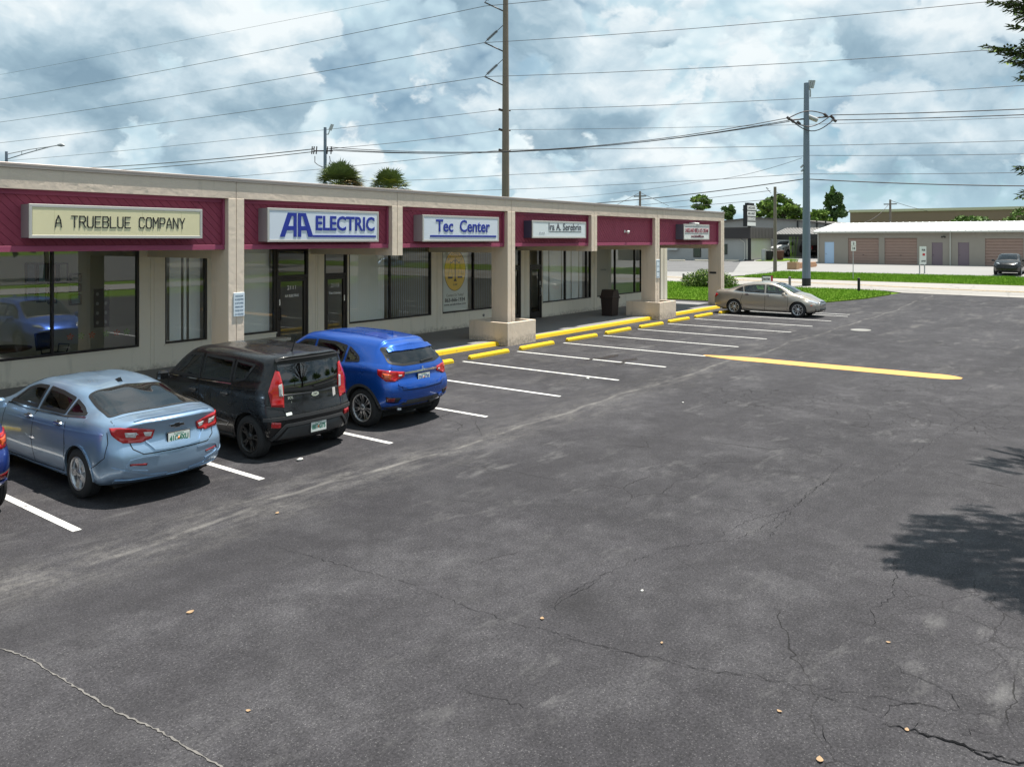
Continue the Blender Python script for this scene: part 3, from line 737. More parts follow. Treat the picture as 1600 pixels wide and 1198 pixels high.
# window with the law office poster
pos_ = MB(); pos_.box(21.72, 23.16, GY + .012, GY + .02, ZSILL + .06, ZH - .03)
pp = pos_.build('window_poster', mat('poster_grey', (.66, .68, .63), .7)); tag(pp, 'grey window poster with a gold oval scales of justice emblem and phone number', 'poster')
GOLD = mat('gold_print', (.85, .55, .05), .6, var=.2, vscale=2.5); BLACK_P = mat('black_print', (.015, .015, .015), .6)
def ellipse(cx, cz, rx, rz, n=40): return [(cx + rx * math.cos(2 * math.pi * i / n), cz + rz * math.sin(2 * math.pi * i / n)) for i in range(n)]
px0 = 22.44
mb = MB(); mb.prism(ellipse(px0, 2.27, .60, .76), GY + .0085, GY + .012, 'y'); mb.build('emblem_edge', mat('gold_dark', (.25, .13, .01), .6), pp)
mb = MB(); mb.prism(ellipse(px0, 2.27, .575, .735), GY + .0065, GY + .0085, 'y'); mb.build('emblem', GOLD, pp)
mb = MB(); y0, y1 = GY + .004, GY + .0065
mb.box(px0 - .022, px0 + .022, y0, y1, 1.93, 2.74); mb.prism([(px0 - .09, 1.87), (px0 + .09, 1.87), (px0 + .02, 1.98), (px0 - .02, 1.98)], y0, y1, 'y')
for sx in (-1, 1):
    arc = [(px0 + sx * t_ * .28, 2.60 + .05 * math.sin(t_ * 6.2)) for t_ in [i / 8 for i in range(9)]]
    for p, q in zip(arc, arc[1:]): mb.prism([(p[0], p[1] - .014), (q[0], q[1] - .014), (q[0], q[1] + .014), (p[0], p[1] + .014)], y0, y1, 'y')
    mb.box(px0 + sx * .27 - .13, px0 + sx * .27 + .13, y0, y1, 1.98, 2.05)
    for dx in (-.12, .12): mb.prism([(px0 + sx * .27 + dx - .004, 2.05), (px0 + sx * .27 + dx + .004, 2.05), (px0 + sx * .27 + .004, 2.55), (px0 + sx * .27 - .004, 2.55)], y0, y1, 'y')
mb.build('scales_print', BLACK_P, pp)
text_mesh('poster_lettering', 'Law', .14, BLACK_P, pp, TR(px0, GY + .006, 1.76), extrude=.001, shear=.2)
for i in range(9):
    a_ = math.radians(138 - i * 12); M_ = Matrix.Translation((px0 + .47 * math.cos(a_), GY + .006, 2.27 + .63 * math.sin(a_))) @ Matrix.Rotation(-(a_ - R(90)), 4, 'Y') @ FACE
    text_mesh('poster_lettering', 'ATTORNEYS'[i], .12, BLACK_P, pp, M_, extrude=.001)
text_mesh('poster_lettering', 'Contact Us Today!', .14, BLACK_P, pp, TR(px0, GY + .011, 1.36), extrude=.001, width=.95)
text_mesh('poster_lettering', '863-666-1934', .19, BLACK_P, pp, TR(px0, GY + .011, 1.18), extrude=.001, width=1.12, bold=.005)
text_mesh('poster_lettering', 'www.serebrinlaw.com', .11, BLACK_P, pp, TR(px0, GY + .011, 1.02), extrude=.001, width=1.22, bold=.002)
# side wall vent below the poster window
mb = MB(); mb.lathe([(.0, 0), (.05, 0), (.05, .03), (0, .03)], 12, M=Matrix.Translation((24.0, VW, .50)) @ FACE); mb_part(mb, 'hose_tap', mat('grey_metal', (.25, .25, .25), .5, metal=.6))
# interior of the leftmost room
def onv(px, py, v):
    l = (px - 800) / FPX; d = v / (FW[1] + l * RT[1]); return (d * (FW[0] + l * RT[0]), HC - (py - YH) / FPX * d)
fr_ = []
for (xa, ya, xb, yb) in ((41, 411, 57, 443), (59, 411, 73, 443), (76, 411, 90, 443), (92, 411, 107, 443), (41, 447, 57, 470), (59, 447, 73, 472), (76, 448, 90, 474), (110, 428, 128, 440), (110, 444, 128, 456), (110, 460, 128, 476)):
    p, q = onv(xa, ya, 22.5), onv(xb, yb, 22.5); fr_.append((p[0], q[0], q[1], p[1]))
pc = [(.25, .3, .42), (.2, .38, .42), (.45, .25, .2), (.5, .5, .45)]
for i, (x0, x1, z0, z1) in enumerate(fr_):
    mb = MB(); mb.box(x0, x1, 22.52, 22.59, z0, z1, 0); mb.box(x0 + .04, x1 - .04, 22.51, 22.52, z0 + .04, z1 - .04, 1)
    mb.build('framed_picture', [BRONZE, mat('picture_%d' % (i % 4), pc[i % 4], .6, var=.7, vscale=5)], label=['dark framed picture, leftmost in the upper row on the shop back wall','dark framed picture, second in the upper row on the shop back wall','dark framed picture, third in the upper row on the shop back wall','dark framed picture, fourth in the upper row on the shop back wall','dark framed picture, left in the lower row on the shop back wall','dark framed picture, middle of the lower row on the shop back wall','dark framed picture, right in the lower row on the shop back wall','small framed picture at the top of the column beside the hanging banner','small framed picture in the middle of the column beside the hanging banner','small framed picture at the bottom of the column beside the hanging banner'][i], cat='picture', group='framed pictures in the leftmost shop')
mb = MB(); mb.box(9.30, 9.68, GY + .03, GY + .036, 1.28, 2.22, 0)
for i in range(8): mb.prism(ellipse(9.39 + .20 * (i % 2), 1.40 + .23 * (i // 2), .035, .045, 8), GY + .026, GY + .03, 'y', 1)
mb.build('window_banner', [BLACK_P, mat('banner_motif', (.25, .25, .23), .7)], label='black hanging banner with pale motifs behind the leftmost shop window', cat='banner')
for i, x in enumerate([8.75, 9.0, 9.25, 9.6, 9.85, 10.1]):
    mb = MB()
    for j in range(5):
        aa = j * 1.256; mb.prism([(x, 1.12), (x + .09 * math.cos(aa), 1.12 + .09 * math.sin(aa)), (x + .07 * math.cos(aa + .6), 1.12 + .07 * math.sin(aa + .6))], GY + .010 + j * .0008, GY + .0105 + j * .0008, 'y')
    mb.build('paper_leaf', mat('paper_leaf_%d' % (i % 2), ((.55, .12, .04), (.22, .4, .08))[i % 2], .7), label=['orange paper leaf nearest the mullion, low on the shop window','green paper leaf nearest the mullion, low on the shop window','orange paper leaf just left of the hanging banner','green paper leaf just right of the hanging banner','orange paper leaf farthest from the mullion','green paper leaf closest to the window edge'][i], cat='window decoration', group=('orange', 'green')[i % 2] + ' paper leaves on the leftmost window')
WOOD = mat('dark_wood', (.09, .05, .03), .5, var=.3); CLOTH = mat('black_upholstery', (.02, .02, .022), .8)
dk = empty('desk', (7.6, 20.9, .13), 0, 'dark round meeting table inside the leftmost shop window', 'table')
mb = MB(); mb.lathe([(0, .70), (.72, .70), (.74, .72), (.74, .74), (0, .74)], 28); mb.build('table_top', WOOD, dk)
mb = MB(); mb.lathe([(0, 0), (.3, 0), (.3, .03), (.05, .06), (.05, .70), (0, .7)], 16); mb.build('pedestal', WOOD, dk)
ch = empty('office_chair', (8.85, 20.75, .13), R(25), 'black office chair with armrests beside the round table indoors', 'chair')
mb = MB(); mb.bbox(-.24, .24, -.24, .24, .44, .52, .03); mb.build('seat', CLOTH, ch)
mb = MB(); mb.bbox(-.24, .24, .20, .27, .62, 1.05, .03, M=Matrix.Rotation(R(-8), 4, 'X')); mb.build('backrest', CLOTH, ch)
mb = MB(); mb.tube([(0, 0, .08), (0, 0, .45)], .025)
for i in range(5): mb.tube([(0, 0, .1), (.28 * math.cos(i * 1.257), .28 * math.sin(i * 1.257), .04)], .018, 6)
mb.build('base', CLOTH, ch)
for sx in (-1, 1):
    mb = MB(); mb.tube([(sx * .25, .15, .5), (sx * .29, .15, .7), (sx * .29, -.15, .7), (sx * .25, -.1, .5)], .016, 6); mb.build('armrest', CLOTH, ch)

# ---- sidewalk, kerb and wheel stops
mb = MB(); mb.box(U0 - 20, 38.4, 16.17, VW + .3, -.1, .118); mb.box(38.4, 40.5, 17.6, VW + .3, -.1, .05)
mb.build('sidewalk', mat('grey_walk_paint', (.21, .205, .205), .85, var=.15, vscale=1.2), kind='structure')
KP = []
for a, b_ in ((-22, 20.38), (21.9, 30.95), (32.5, 38.2)):
    x = a
    while x < b_ - .05:
        x2 = min(x + 3.05, b_); mb = MB(); prof = [(16.0, -.02), (16.03, .10), (16.05, .122), (16.17, .124), (16.17, -.02)]
        mb.prism(prof, x + .004, x2 - .004, 'x'); o = mb.build('kerb', YELLOW, None, kind='structure'); x = x2
def make_stop(lab):
    mb = MB(); pr = [(-.075, 0), (-.075, .06), (-.045, .115), (.045, .115), (.075, .06), (.075, 0)]
    n = len(pr); L = [-.91, -.86, .86, .91]; k = [.72, 1, 1, .72]; vs = []
    for l, q in zip(L, k): vs += [(l, p[0] * (q + .1 if q < 1 else 1), p[1] * q) for p in pr]
    fs = []
    for i in range(3):
        for j in range(n): jj = (j + 1) % n; fs.append((i * n + j, i * n + jj, (i + 1) * n + jj, (i + 1) * n + j))
    fs += [tuple(range(n - 1, -1, -1)), tuple(range(3 * n, 4 * n))]
    mb.add(vs, [f[::-1] for f in fs]); root = mb.build('wheel_stop', YELLOW)
    for sx in (-.6, .6):
        m2 = MB(); m2.lathe([(0, .119), (.018, .119), (.02, .115)], 8, M=Matrix.Translation((sx, 0, 0))); m2.build('bolt', mat('rusty_bolt', (.15, .07, .03), .8), root)
    return root
s0 = None
labs = {5: 'yellow concrete wheel stop partly hidden behind the blue hatchback', 6: 'yellow wheel stop just left of the nearer stucco planter', 7: 'yellow wheel stop just right of the nearer stucco planter',
        8: 'yellow wheel stop third along between the two planters', 9: 'yellow wheel stop with the damp patches in the stall before it', 10: 'yellow wheel stop just left of the farther planter', 11: 'yellow wheel stop in front of the farther planter', 12: 'yellow wheel stop just right of the farther planter', 13: 'yellow wheel stop behind the taupe sedan, farthest in the row'}
labs[8] = 'yellow wheel stop, second to the right of the nearer planter'; labs[9] = 'yellow wheel stop, third to the right of the nearer planter'
edges = [4.40 + 2.5335 * k if k < 6 else 4.40 + 2.5335 * 6 + (k - 6) * 2.55 for k in range(0, 15)]
cs = {6: 18.37, 7: 20.79}
for k in range(4, 13):
    c = cs.get(k + 1, (edges[k] + edges[k + 1]) / 2)
    o = make_stop('') if s0 is None else copy_tree(s0)
    s0 = s0 or o; o.location = (c, 14.83 + rnd.uniform(-.04, .04), 0); o.rotation_euler = (0, 0, R(rnd.uniform(-1.5, 1.5)))
    tag(o, labs[k + 1], 'wheel stop', 'yellow wheel stops in front of the sidewalk')

# ---- signs
ALU = mat('sign_cabinet_aluminium', (.42, .42, .43), .45, metal=.5); ALUL = mat('sign_frame_pale', (.50, .49, .46), .5, metal=.2)
def sign(u0, u1, z0, z1, face, label, vfront=15.95, rim=.05, lip=None, dark=None):
    r = empty('shop_sign', ((u0 + u1) / 2, vfront, (z0 + z1) / 2), 0, label, 'shop sign'); w, hh = (u1 - u0) / 2, (z1 - z0) / 2
    mb = MB(); mb.box(-w, w, .012, VF + .2 - vfront, -hh, hh); mb.build('cabinet', dark or ALU, r)
    mb = MB()
    for x0, x1, y0, y1 in ((-w - .005, w + .005, hh - rim, hh + .005), (-w - .005, w + .005, -hh - .005, -hh + rim), (-w - .005, -w + rim, -hh + rim, hh - rim), (w - rim, w + .005, -hh + rim, hh - rim)):
        mb.bbox(x0, x1, -.015, .012, y0, y1, .005)
    mb.build('frame', ALUL, r)
    mb = MB(); mb.bbox(-w + rim, w - rim, -.008, .011, -hh + rim, hh - rim, .01); mb.build('face', face, r)
    return r, w - rim, hh - rim
def STX(r, body, x, z, size, m, width, bold=.0, ext=.006, shear=0, y=-.012): return text_mesh('lettering', body, size, m, r, Matrix.Translation((x, y, z)) @ FACE, bold=bold, width=width, extrude=ext, shear=shear)
CREAM = mat('cream_sign_face', (.74, .68, .43), .5, var=.08, vscale=1.5); DKL = mat('dark_letters', (.03, .028, .03), .5)
s1, w, hh = sign(6.35, 9.82, 3.44, 4.06, CREAM, 'cream shop sign reading A TRUEBLUE COMPANY in thin dark letters')
def stroke(r, segs, m, t=.022):
    mb = MB()
    for a, b_ in segs:
        a = Vector((a[0], a[1])); b2 = Vector((b_[0], b_[1])); d = (b2 - a).normalized(); n = Vector((-d.y, d.x)) * t / 2; a = a - d * t / 2; b2 = b2 + d * t / 2
        mb.prism([tuple(a - n), tuple(b2 - n), tuple(b2 + n), tuple(a + n)], -.016, -.008, 'y')
    mb.build('lettering', m, r)
# single-stroke letters on a 0..1 x 0..1 box
SL = {'A': [((0, 0), (0.15, .6)), ((.15, .6), (.5, 1)), ((.5, 1), (.85, .6)), ((.85, .6), (1, 0)), ((.08, .35), (.92, .35))], 'T': [((0, 1), (1, 1)), ((.5, 0), (.5, 1))], 'R': [((0, 0), (0, 1)), ((0, 1), (.75, 1)), ((.75, 1), (1, .85)), ((1, .85), (1, .6)), ((1, .6), (.75, .47)), ((.75, .47), (0, .47)), ((.5, .47), (1, 0))],
      'U': [((0, 1), (0, .15)), ((0, .15), (.2, 0)), ((.2, 0), (.8, 0)), ((.8, 0), (1, .15)), ((1, .15), (1, 1))], 'E': [((0, 0), (0, 1)), ((0, 1), (1, 1)), ((0, .5), (.8, .5)), ((0, 0), (1, 0))],
      'B': [((0, 0), (0, 1)), ((0, 1), (.8, 1)), ((.8, 1), (1, .85)), ((1, .85), (1, .65)), ((1, .65), (.8, .52)), ((0, .52), (.8, .52)), ((.8, .52), (1, .38)), ((1, .38), (1, .15)), ((1, .15), (.8, 0)), ((.8, 0), (0, 0))],
      'L': [((0, 1), (0, 0)), ((0, 0), (1, 0))], 'C': [((1, .8), (.8, 1)), ((.8, 1), (.2, 1)), ((.2, 1), (0, .85)), ((0, .85), (0, .15)), ((0, .15), (.2, 0)), ((.2, 0), (.8, 0)), ((.8, 0), (1, .2))],
      'O': [((.2, 1), (.8, 1)), ((.8, 1), (1, .85)), ((1, .85), (1, .15)), ((1, .15), (.8, 0)), ((.8, 0), (.2, 0)), ((.2, 0), (0, .15)), ((0, .15), (0, .85)), ((0, .85), (.2, 1))],
      'M': [((0, 0), (0, 1)), ((0, 1), (.5, .45)), ((.5, .45), (1, 1)), ((1, 1), (1, 0))], 'P': [((0, 0), (0, 1)), ((0, 1), (.8, 1)), ((.8, 1), (1, .85)), ((1, .85), (1, .6)), ((1, .6), (.8, .45)), ((.8, .45), (0, .45))],
      'N': [((0, 0), (0, 1)), ((0, 1), (1, 0)), ((1, 0), (1, 1))], 'Y': [((0, 1), (.5, .5)), ((1, 1), (.5, .5)), ((.5, .5), (.5, 0))]}
x = -1.28; txt = 'A TRUEBLUE COMPANY'; pit = 2.60 / (len(txt) - .3)
for chh in txt:
    if chh != ' ': stroke(s1, [((x + p[0] * .105, -.105 + p[1] * .21), (x + q[0] * .105, -.105 + q[1] * .21)) for p, q in SL[chh]], DKL, .02)
    x += pit
for i in range(4):
    mb = MB(); mb.box(-1.3 + i * .85, -1.296 + i * .85, -.0092, -.008, -.23, .23); mb.build('panel_joint', mat('cream_joint', (.55, .5, .28), .6), s1)
PALEF = mat('pale_blue_sign_face', (.66, .72, .80), .35, var=.05, vscale=1.0); NAVY = mat('navy_letters', (.012, .03, .30), .45)
s2, w, hh = sign(11.50, 15.02, 3.36, 4.15, PALEF, 'white shop sign with slanted blue A monogram, ELECTRIC and a blue underline')
STX(s2, 'ELECTRIC', .63, .045, .50, NAVY, 1.96, bold=.012)
# the slanted double A monogram
def quad(r, pts, m, y0=-.018, y1=-.008): mb = MB(); mb.prism(pts, y0, y1, 'y'); return mb.build('monogram', m, r)
for q in ([(-1.42, -.28), (-1.28, -.28), (-1.05, .30), (-1.19, .30)], [(-1.02, -.28), (-.93, -.28), (-.93, .30), (-1.02, .30)], [(-1.3, -.12), (-1.02, -.12), (-1.02, -.02), (-1.26, -.02)],
          [(-.89, -.28), (-.80, -.28), (-.80, .30), (-.89, .30)], [(-.66, .30), (-.77, .30), (-.58, -.28), (-.43, -.28)], [(-.80, -.12), (-.55, -.12), (-.585, -.02), (-.80, -.02)], [(-1.19, .22), (-.93, .22), (-.93, .30), (-1.16, .30)], [(-.89, .22), (-.67, .22), (-.70, .30), (-.89, .30)]):
    quad(s2, q, NAVY, -.018 - rnd.uniform(0, .0015))
mb = MB(); mb.box(-.43, 1.66, -.017, -.008, -.285, -.235); mb.build('underline', NAVY, s2)
s3, w, hh = sign(16.73, 20.25, 3.36, 4.12, PALEF, 'white shop sign reading Tec Center in blue with a blue underline')
STX(s3, 'Tec  Center', .05, .06, .50, NAVY, 2.5, bold=.010)
mb = MB(); mb.box(-1.45, 1.62, -.017, -.008, -.255, -.20); mb.build('underline', NAVY, s3)
WHITEF = mat('white_sign_face', (.72, .78, .80), .35, var=.05, vscale=1.2)
s4, w, hh = sign(22.08, 25.5, 3.47, 4.06, WHITEF, 'white shop sign reading Ira A. Serebrin with thin underline and dark side', dark=mat('dark_cabinet', (.05, .05, .09), .5))
STX(s4, 'Ira A. Serebrin', .32, .09, .36, mat('grey_letters', (.09, .09, .11), .5), 2.1, bold=.003)
mb = MB(); mb.box(-.72, 1.38, -.014, -.008, -.075, -.06); mb.build('underline', DKL, s4)
for i in range(3): STX(s4, 'IAS'[i], -1.25 + i * .12, -.12, .1, mat('faint_letters', (.45, .48, .52), .5), .06)
s5, w, hh = sign(33.78, 36.6, 3.42, 4.12, mat('white_sign_face_2', (.76, .76, .74), .4), 'small white sign for barbecue and ice cream in red capitals, last in the row', vfront=15.9, rim=.05, dark=mat('dark_cabinet_2', (.10, .10, .13), .5))
STX(s5, 'LAKELAND BBQ & ICE CREAM', 0, .06, .26, mat('red_letters', (.30, .06, .09), .5), 2.55, bold=.006)
STX(s5, 'www.LakelandBBQ.com', .05, -.2, .17, mat('dark_red_letters', (.15, .05, .07), .5), 1.4, bold=.004)
mb = MB(); mb.box(-1.3, 1.3, -.0135, -.009, -.085, -.07); mb.box(-1.3, 1.3, -.0135, -.009, .235, .25); mb.build('rule_line', DKL, s5)
# flood light above the last sign, and a small one on the plain panel
FLW = mat('white_lamp_housing', (.85, .85, .82), .4)
for (u, z, lab) in ((35.25, 4.17, 'white double floodlight fixed above the barbecue sign'), (29.05, 3.75, 'small white lamp on the blank maroon panel')):
    t_ = empty('floodlight', (u, VF - .1 if z > 4 else VF + .17, z), 0, lab, 'floodlight')
    mb = MB(); mb.bbox(-.05, .05, 0, .3 if z > 4 else .03, -.05, .05, .01); mb.build('mount', FLW, t_)
    for sx in ((-1, 1) if z > 4 else (1,)):
        mb = MB(); mb.lathe([(.02, -.06), (.05, -.05), (.075, .06), (.0, .06)], 12, M=Matrix.Translation((sx * .08, -.08, -.02)) @ Matrix.Rotation(R(115), 4, 'X') @ Matrix.Rotation(R(20 * sx), 4, 'Y')); mb.build('lamp_head', FLW, t_)
# notices on the columns
NOT_ = mat('notice_white', (.70, .78, .84), .5)
def notice(u, z0, z1, w, lab, rows):
    r = empty('notice_board', (u, VF - .012, (z0 + z1) / 2), 0, lab, 'notice'); hh = (z1 - z0) / 2
    mb = MB(); mb.bbox(-w, w, -.018, .006, -hh, hh, .008); mb.build('plate', NOT_, r)
    for i, t_ in enumerate(rows): text_mesh('lettering', t_, .055, mat('notice_ink', (.12, .18, .25), .6), r, Matrix.Translation((0, -.02, hh - .07 - i * (2 * hh - .12) / max(1, len(rows) - 1))) @ FACE, extrude=.001, width=w * 1.5)
notice(10.83, 1.66, 2.20, .145, 'pale notice with small print on the column left of the white ELECTRIC sign', ['o', 'NO SOLICITING', 'CUSTOMER', 'PARKING ONLY', 'TOWED AWAY', '24 HOURS'])
notice(31.60, 1.75, 2.55, .15, 'narrow pale notice on the column above the farther planter', ['PARKING', 'FOR', 'CUSTOMERS', 'ONLY'])
r = empty('suite_plate', (38.5 - .012, 16.52, 1.75), R(-90), 'small dark plate on the shaded side of the last column', 'plate')
mb = MB(); mb.box(-.18, .18, -.012, .0, -.045, .045); mb.build('plate', DKL, r)
# bench and bin under the canopy
b0 = empty('concrete_bench', (13.95, 19.28, .118), 0, 'low grey concrete bench under the window beside the ELECTRIC shop door', 'bench')
BC = mat('bench_concrete', (.45, .42, .37), .9, var=.12)
mb = MB(); mb.bbox(-.62, .62, -.2, .2, .40, .48, .015); mb.build('seat', BC, b0)
for x in (-.45, .0, .45): mb = MB(); mb.prism([(-.15, 0), (.15, 0), (.11, .40), (-.11, .40)], x - .06, x + .06, 'x'); mb.build('leg', BC, b0)
tb = empty('trash_bin', (30.35, 17.75, .118), 0, 'dark brown square litter bin with hooded lid between the columns', 'trash bin')
BR = mat('brown_plastic', (.035, .022, .02), .6, var=.15)
mb = MB(); vs = []
for k, z in ((.25, 0), (.29, .78)): vs += [(-k, -k, z), (k, -k, z), (k, k, z), (-k, k, z)]
mb.add(vs, [(3, 2, 1, 0), (4, 5, 6, 7)] + [(i, (i + 1) % 4, 4 + (i + 1) % 4, 4 + i) for i in range(4)]); mb.build('body', BR, tb)
for s in (-1, 1):
    for q in range(3): pass
mb = MB(); mb.bbox(-.33, .33, -.33, .33, .76, .83, .012); mb.build('rim', BR, tb)
mb = MB(); mb.prism([(-.30, .83), (.30, .83), (.18, 1.12), (-.18, 1.12)], -.30, -.26, 'y'); mb.prism([(-.30, .83), (.30, .83), (.18, 1.12), (-.18, 1.12)], .26, .30, 'y')
mb.prism([(-.30, .83), (-.26, .83), (-.15, 1.12), (-.18, 1.12)], -.26, .26, 'y'); mb.box(-.18, .18, -.30, .30, 1.1, 1.125); mb.build('hood', BR, tb)
mb = MB(); mb.box(-.24, .24, -.24, .24, .83, .85); mb.build('opening', DARKIN, tb)
# ------------------------------------------------------------------ cars
def paint(name, col, metal=.35, rough=.32, dusty=.10, coat=.8, spec=.5):
    def fn(g, b, pos):
        fl = g.noise(pos, 900, 1, .5); c = g.mix(fl, [x * .9 for x in col], [min(1, x * 1.12) for x in col])
        dust = g.rng(g.noise(pos, 1.6, 6, .65), .45, .8, 0, dusty)
        c = g.mix(dust, c, (.35, .33, .30)); g.put(b.inputs['Base Color'], c)
        g.put(b.inputs['Roughness'], g.rng(g.noise(pos, 3, 5, .6), .3, .8, rough, rough + .15))
    m = mat(name, col, rough, metal=metal, coat=coat, spec=spec, fn=fn); m.node_tree.nodes['Principled BSDF'].inputs['Coat Roughness'].default_value = .04
    return m
TYRE = mat('tyre_rubber', (.018, .018, .019), .85, bump=(60, .2, .003))
WELL = mat('wheel_well', (.008, .008, .008), .95)
GAP = mat('shut_line', (.006, .006, .007), .8)
TRIM = mat('black_trim', (.014, .014, .015), .45)
CLAD = mat('grey_cladding', (.040, .040, .042), .62)
CHROME = mat('chrome', (.75, .76, .78), .12, metal=1)
SILVER = mat('wheel_silver', (.50, .51, .53), .32, metal=.8)
MACH = mat('wheel_machined', (.42, .42, .43), .3, metal=.8)
GUNM = mat('wheel_gunmetal', (.035, .034, .034), .42, metal=.5)
DISC = mat('brake_shadow', (.02, .02, .022), .6, metal=.3)
CARGLASS = glass_mat('tinted_car_glass', (.16, .175, .19), .09)
CLEARG = glass_mat('clear_car_glass', (.55, .66, .62), .08)
SEATM = mat('seat_cloth', (.045, .042, .040), .85); SEATT = mat('seat_tan', (.22, .19, .16), .8)
REDL = mat('red_tail_lens', (.42, .004, .008), .12, coat=1, var=.25, vscale=18); AMBL = mat('amber_lens', (.65, .10, .01), .15, coat=1)
DREDL = mat('dark_red_reflector', (.18, .004, .008), .25, coat=.6)
CLRL = mat('clear_lens', (.62, .62, .62), .15, coat=1, metal=.3)
HEADL = mat('headlamp_lens', (.50, .52, .54), .1, coat=1, metal=.4)
PLATEW = mat('plate_white', (.72, .76, .72), .5, var=.06, vscale=20); PLG = mat('plate_green', (.03, .20, .13), .5); PLO = mat('plate_orange', (.75, .22, .04), .5)

def interp(tab, x):
    """monotone cubic through [(x, value)] sorted by x"""
    n = len(tab)
    if x <= tab[0][0]: return tab[0][1]
    if x >= tab[-1][0]: return tab[-1][1]
    i = 0
    while tab[i + 1][0] < x: i += 1
    def slope(k):
        if k <= 0 or k >= n - 1: return 0 if n < 2 else ((tab[1][1] - tab[0][1]) / (tab[1][0] - tab[0][0]) if k <= 0 else (tab[-1][1] - tab[-2][1]) / (tab[-1][0] - tab[-2][0]))
        a = (tab[k][1] - tab[k - 1][1]) / (tab[k][0] - tab[k - 1][0]); b_ = (tab[k + 1][1] - tab[k][1]) / (tab[k + 1][0] - tab[k][0])
        return 0 if a * b_ <= 0 else 2 * a * b_ / (a + b_)
    h = tab[i + 1][0] - tab[i][0]; t = (x - tab[i][0]) / h; m0, m1 = slope(i), slope(i + 1)
    return (2 * t ** 3 - 3 * t * t + 1) * tab[i][1] + (t ** 3 - 2 * t * t + t) * h * m0 + (-2 * t ** 3 + 3 * t * t) * tab[i + 1][1] + (t ** 3 - t * t) * h * m1
def catmull(P, n):
    """resample a 2D open polyline of key points with a centripetal-like spline, n points by arc length"""
    out = []; m = len(P)
    for i in range(m - 1):
        p0 = P[max(0, i - 1)]; p1 = P[i]; p2 = P[i + 1]; p3 = P[min(m - 1, i + 2)]
        for k in range(10):
            t = k / 10; q = []
            for c in range(2):
                d1 = (p2[c] - p0[c]) * .5; d2 = (p3[c] - p1[c]) * .5
                L = abs(p2[c] - p1[c]) * 1.6; d1 = max(-L, min(L, d1)); d2 = max(-L, min(L, d2))
                q.append((2 * t ** 3 - 3 * t * t + 1) * p1[c] + (t ** 3 - 2 * t * t + t) * d1 + (-2 * t ** 3 + 3 * t * t) * p2[c] + (t ** 3 - t * t) * d2)
            out.append(q)
    out.append(list(P[-1])); A = np.array(out); d = np.r_[0, np.cumsum(np.hypot(*np.diff(A, axis=0).T))]
    s = np.linspace(0, d[-1], n); return np.stack([np.interp(s, d, A[:, 0]), np.interp(s, d, A[:, 1])], 1)
def sstep(a, b, x):
    t = max(0, min(1, (x - a) / (b - a))); return t * t * (3 - 2 * t)

def body_rings(P, NR=46):
    xf, xr = P['xf'], P['xr']           # nose (+) and tail (-)
    xs = set(np.linspace(xr, xf, P.get('NS', 100)).tolist())
    for e, s in ((xr, 1), (xf, -1)):
        for k in (.008, .02, .035, .055, .08, .11, .15): xs.add(e + s * k)
    xs = sorted(xs); rings = []
    W = P['W'] / 2
    for x in xs:
        top = interp(P['top'], x); belt = interp(P['belt'], x); bot = interp(P['bot'], x)
        ws = interp(P['ws'], x) * W; wr = interp(P['wr'], x) * W; cant = interp(P['cant'], x)
        e = min((xf - x) / P.get('rf', .22), (x - xr) / P.get('rr', .16), 1); e = max(e, 0)
        sh = 1 - P.get('endpinch', .07) * (1 - math.sqrt(1 - (1 - e) ** 2))
        ed = 1 - math.sqrt(max(0, 1 - (1 - min(1, e * 1.6)) ** 2))
        top -= P.get('endtop', .035) * ed; bot += .05 * ed
        wm = W * interp(P['wm'], x) * sh; wb = min((W - P.get('tuck', .045)) * sh, wm - .02); ws *= sh; wr *= sh
        belt = min(belt, top - .012); zm = P.get('zm', .62)
        c = sstep(.07, .34, top - belt); cant = min(cant, belt + (top - belt) * .86)
        zm = min(zm, belt - .12)
        low = [(0, bot - .01), (wb * .6, bot), (wb - .09, bot + .015), (wb - .015, bot + .05), (wb, bot + .12), (wb + (wm - wb) * .85, bot + .12 + (zm - bot - .12) * .5), (wm, zm), (wm + (ws - wm) * .35, zm + (belt - zm) * .55), (ws, belt - .015)]
        g0 = ws - P.get('ledge', .035)
        cab = [(g0, belt + .018), (g0 + (wr - g0) * .52 + .012, belt + (cant - belt) * .52), (wr, cant), (wr - .055, cant + (top - cant) * .45), (wr * .72, top - (top - cant) * .16), (wr * .4, top - .012), (0, top)]
        d = top - belt
        hood = [(ws - .02, belt + d * .18), (ws - .06, belt + d * .42), (ws - .13, belt + d * .66), (ws - .22, belt + d * .8), (ws * .6, belt + d * .91), (ws * .33, top - .004), (0, top)]
        up = [(h[0] + (k[0] - h[0]) * c, h[1] + (k[1] - h[1]) * c) for h, k in zip(hood, cab)]
        # keep heights strictly increasing
        pts = low + up
        for i in range(1, len(pts)):
            if pts[i][1] <= pts[i - 1][1] + .001: pts[i] = (pts[i][0], pts[i - 1][1] + .001)
        a = catmull(low, NR // 2 + 2)[:-1]; b_ = catmull([low[-1]] + up, NR - NR // 2 - 1)
        r = np.vstack([a, b_])
        for i in range(1, len(r)): r[i, 1] = max(r[i, 1], r[i - 1, 1] + .0004)
        r[0, 0] = 0; r[-1, 0] = 0
        rings.append(r)
    return xs, rings
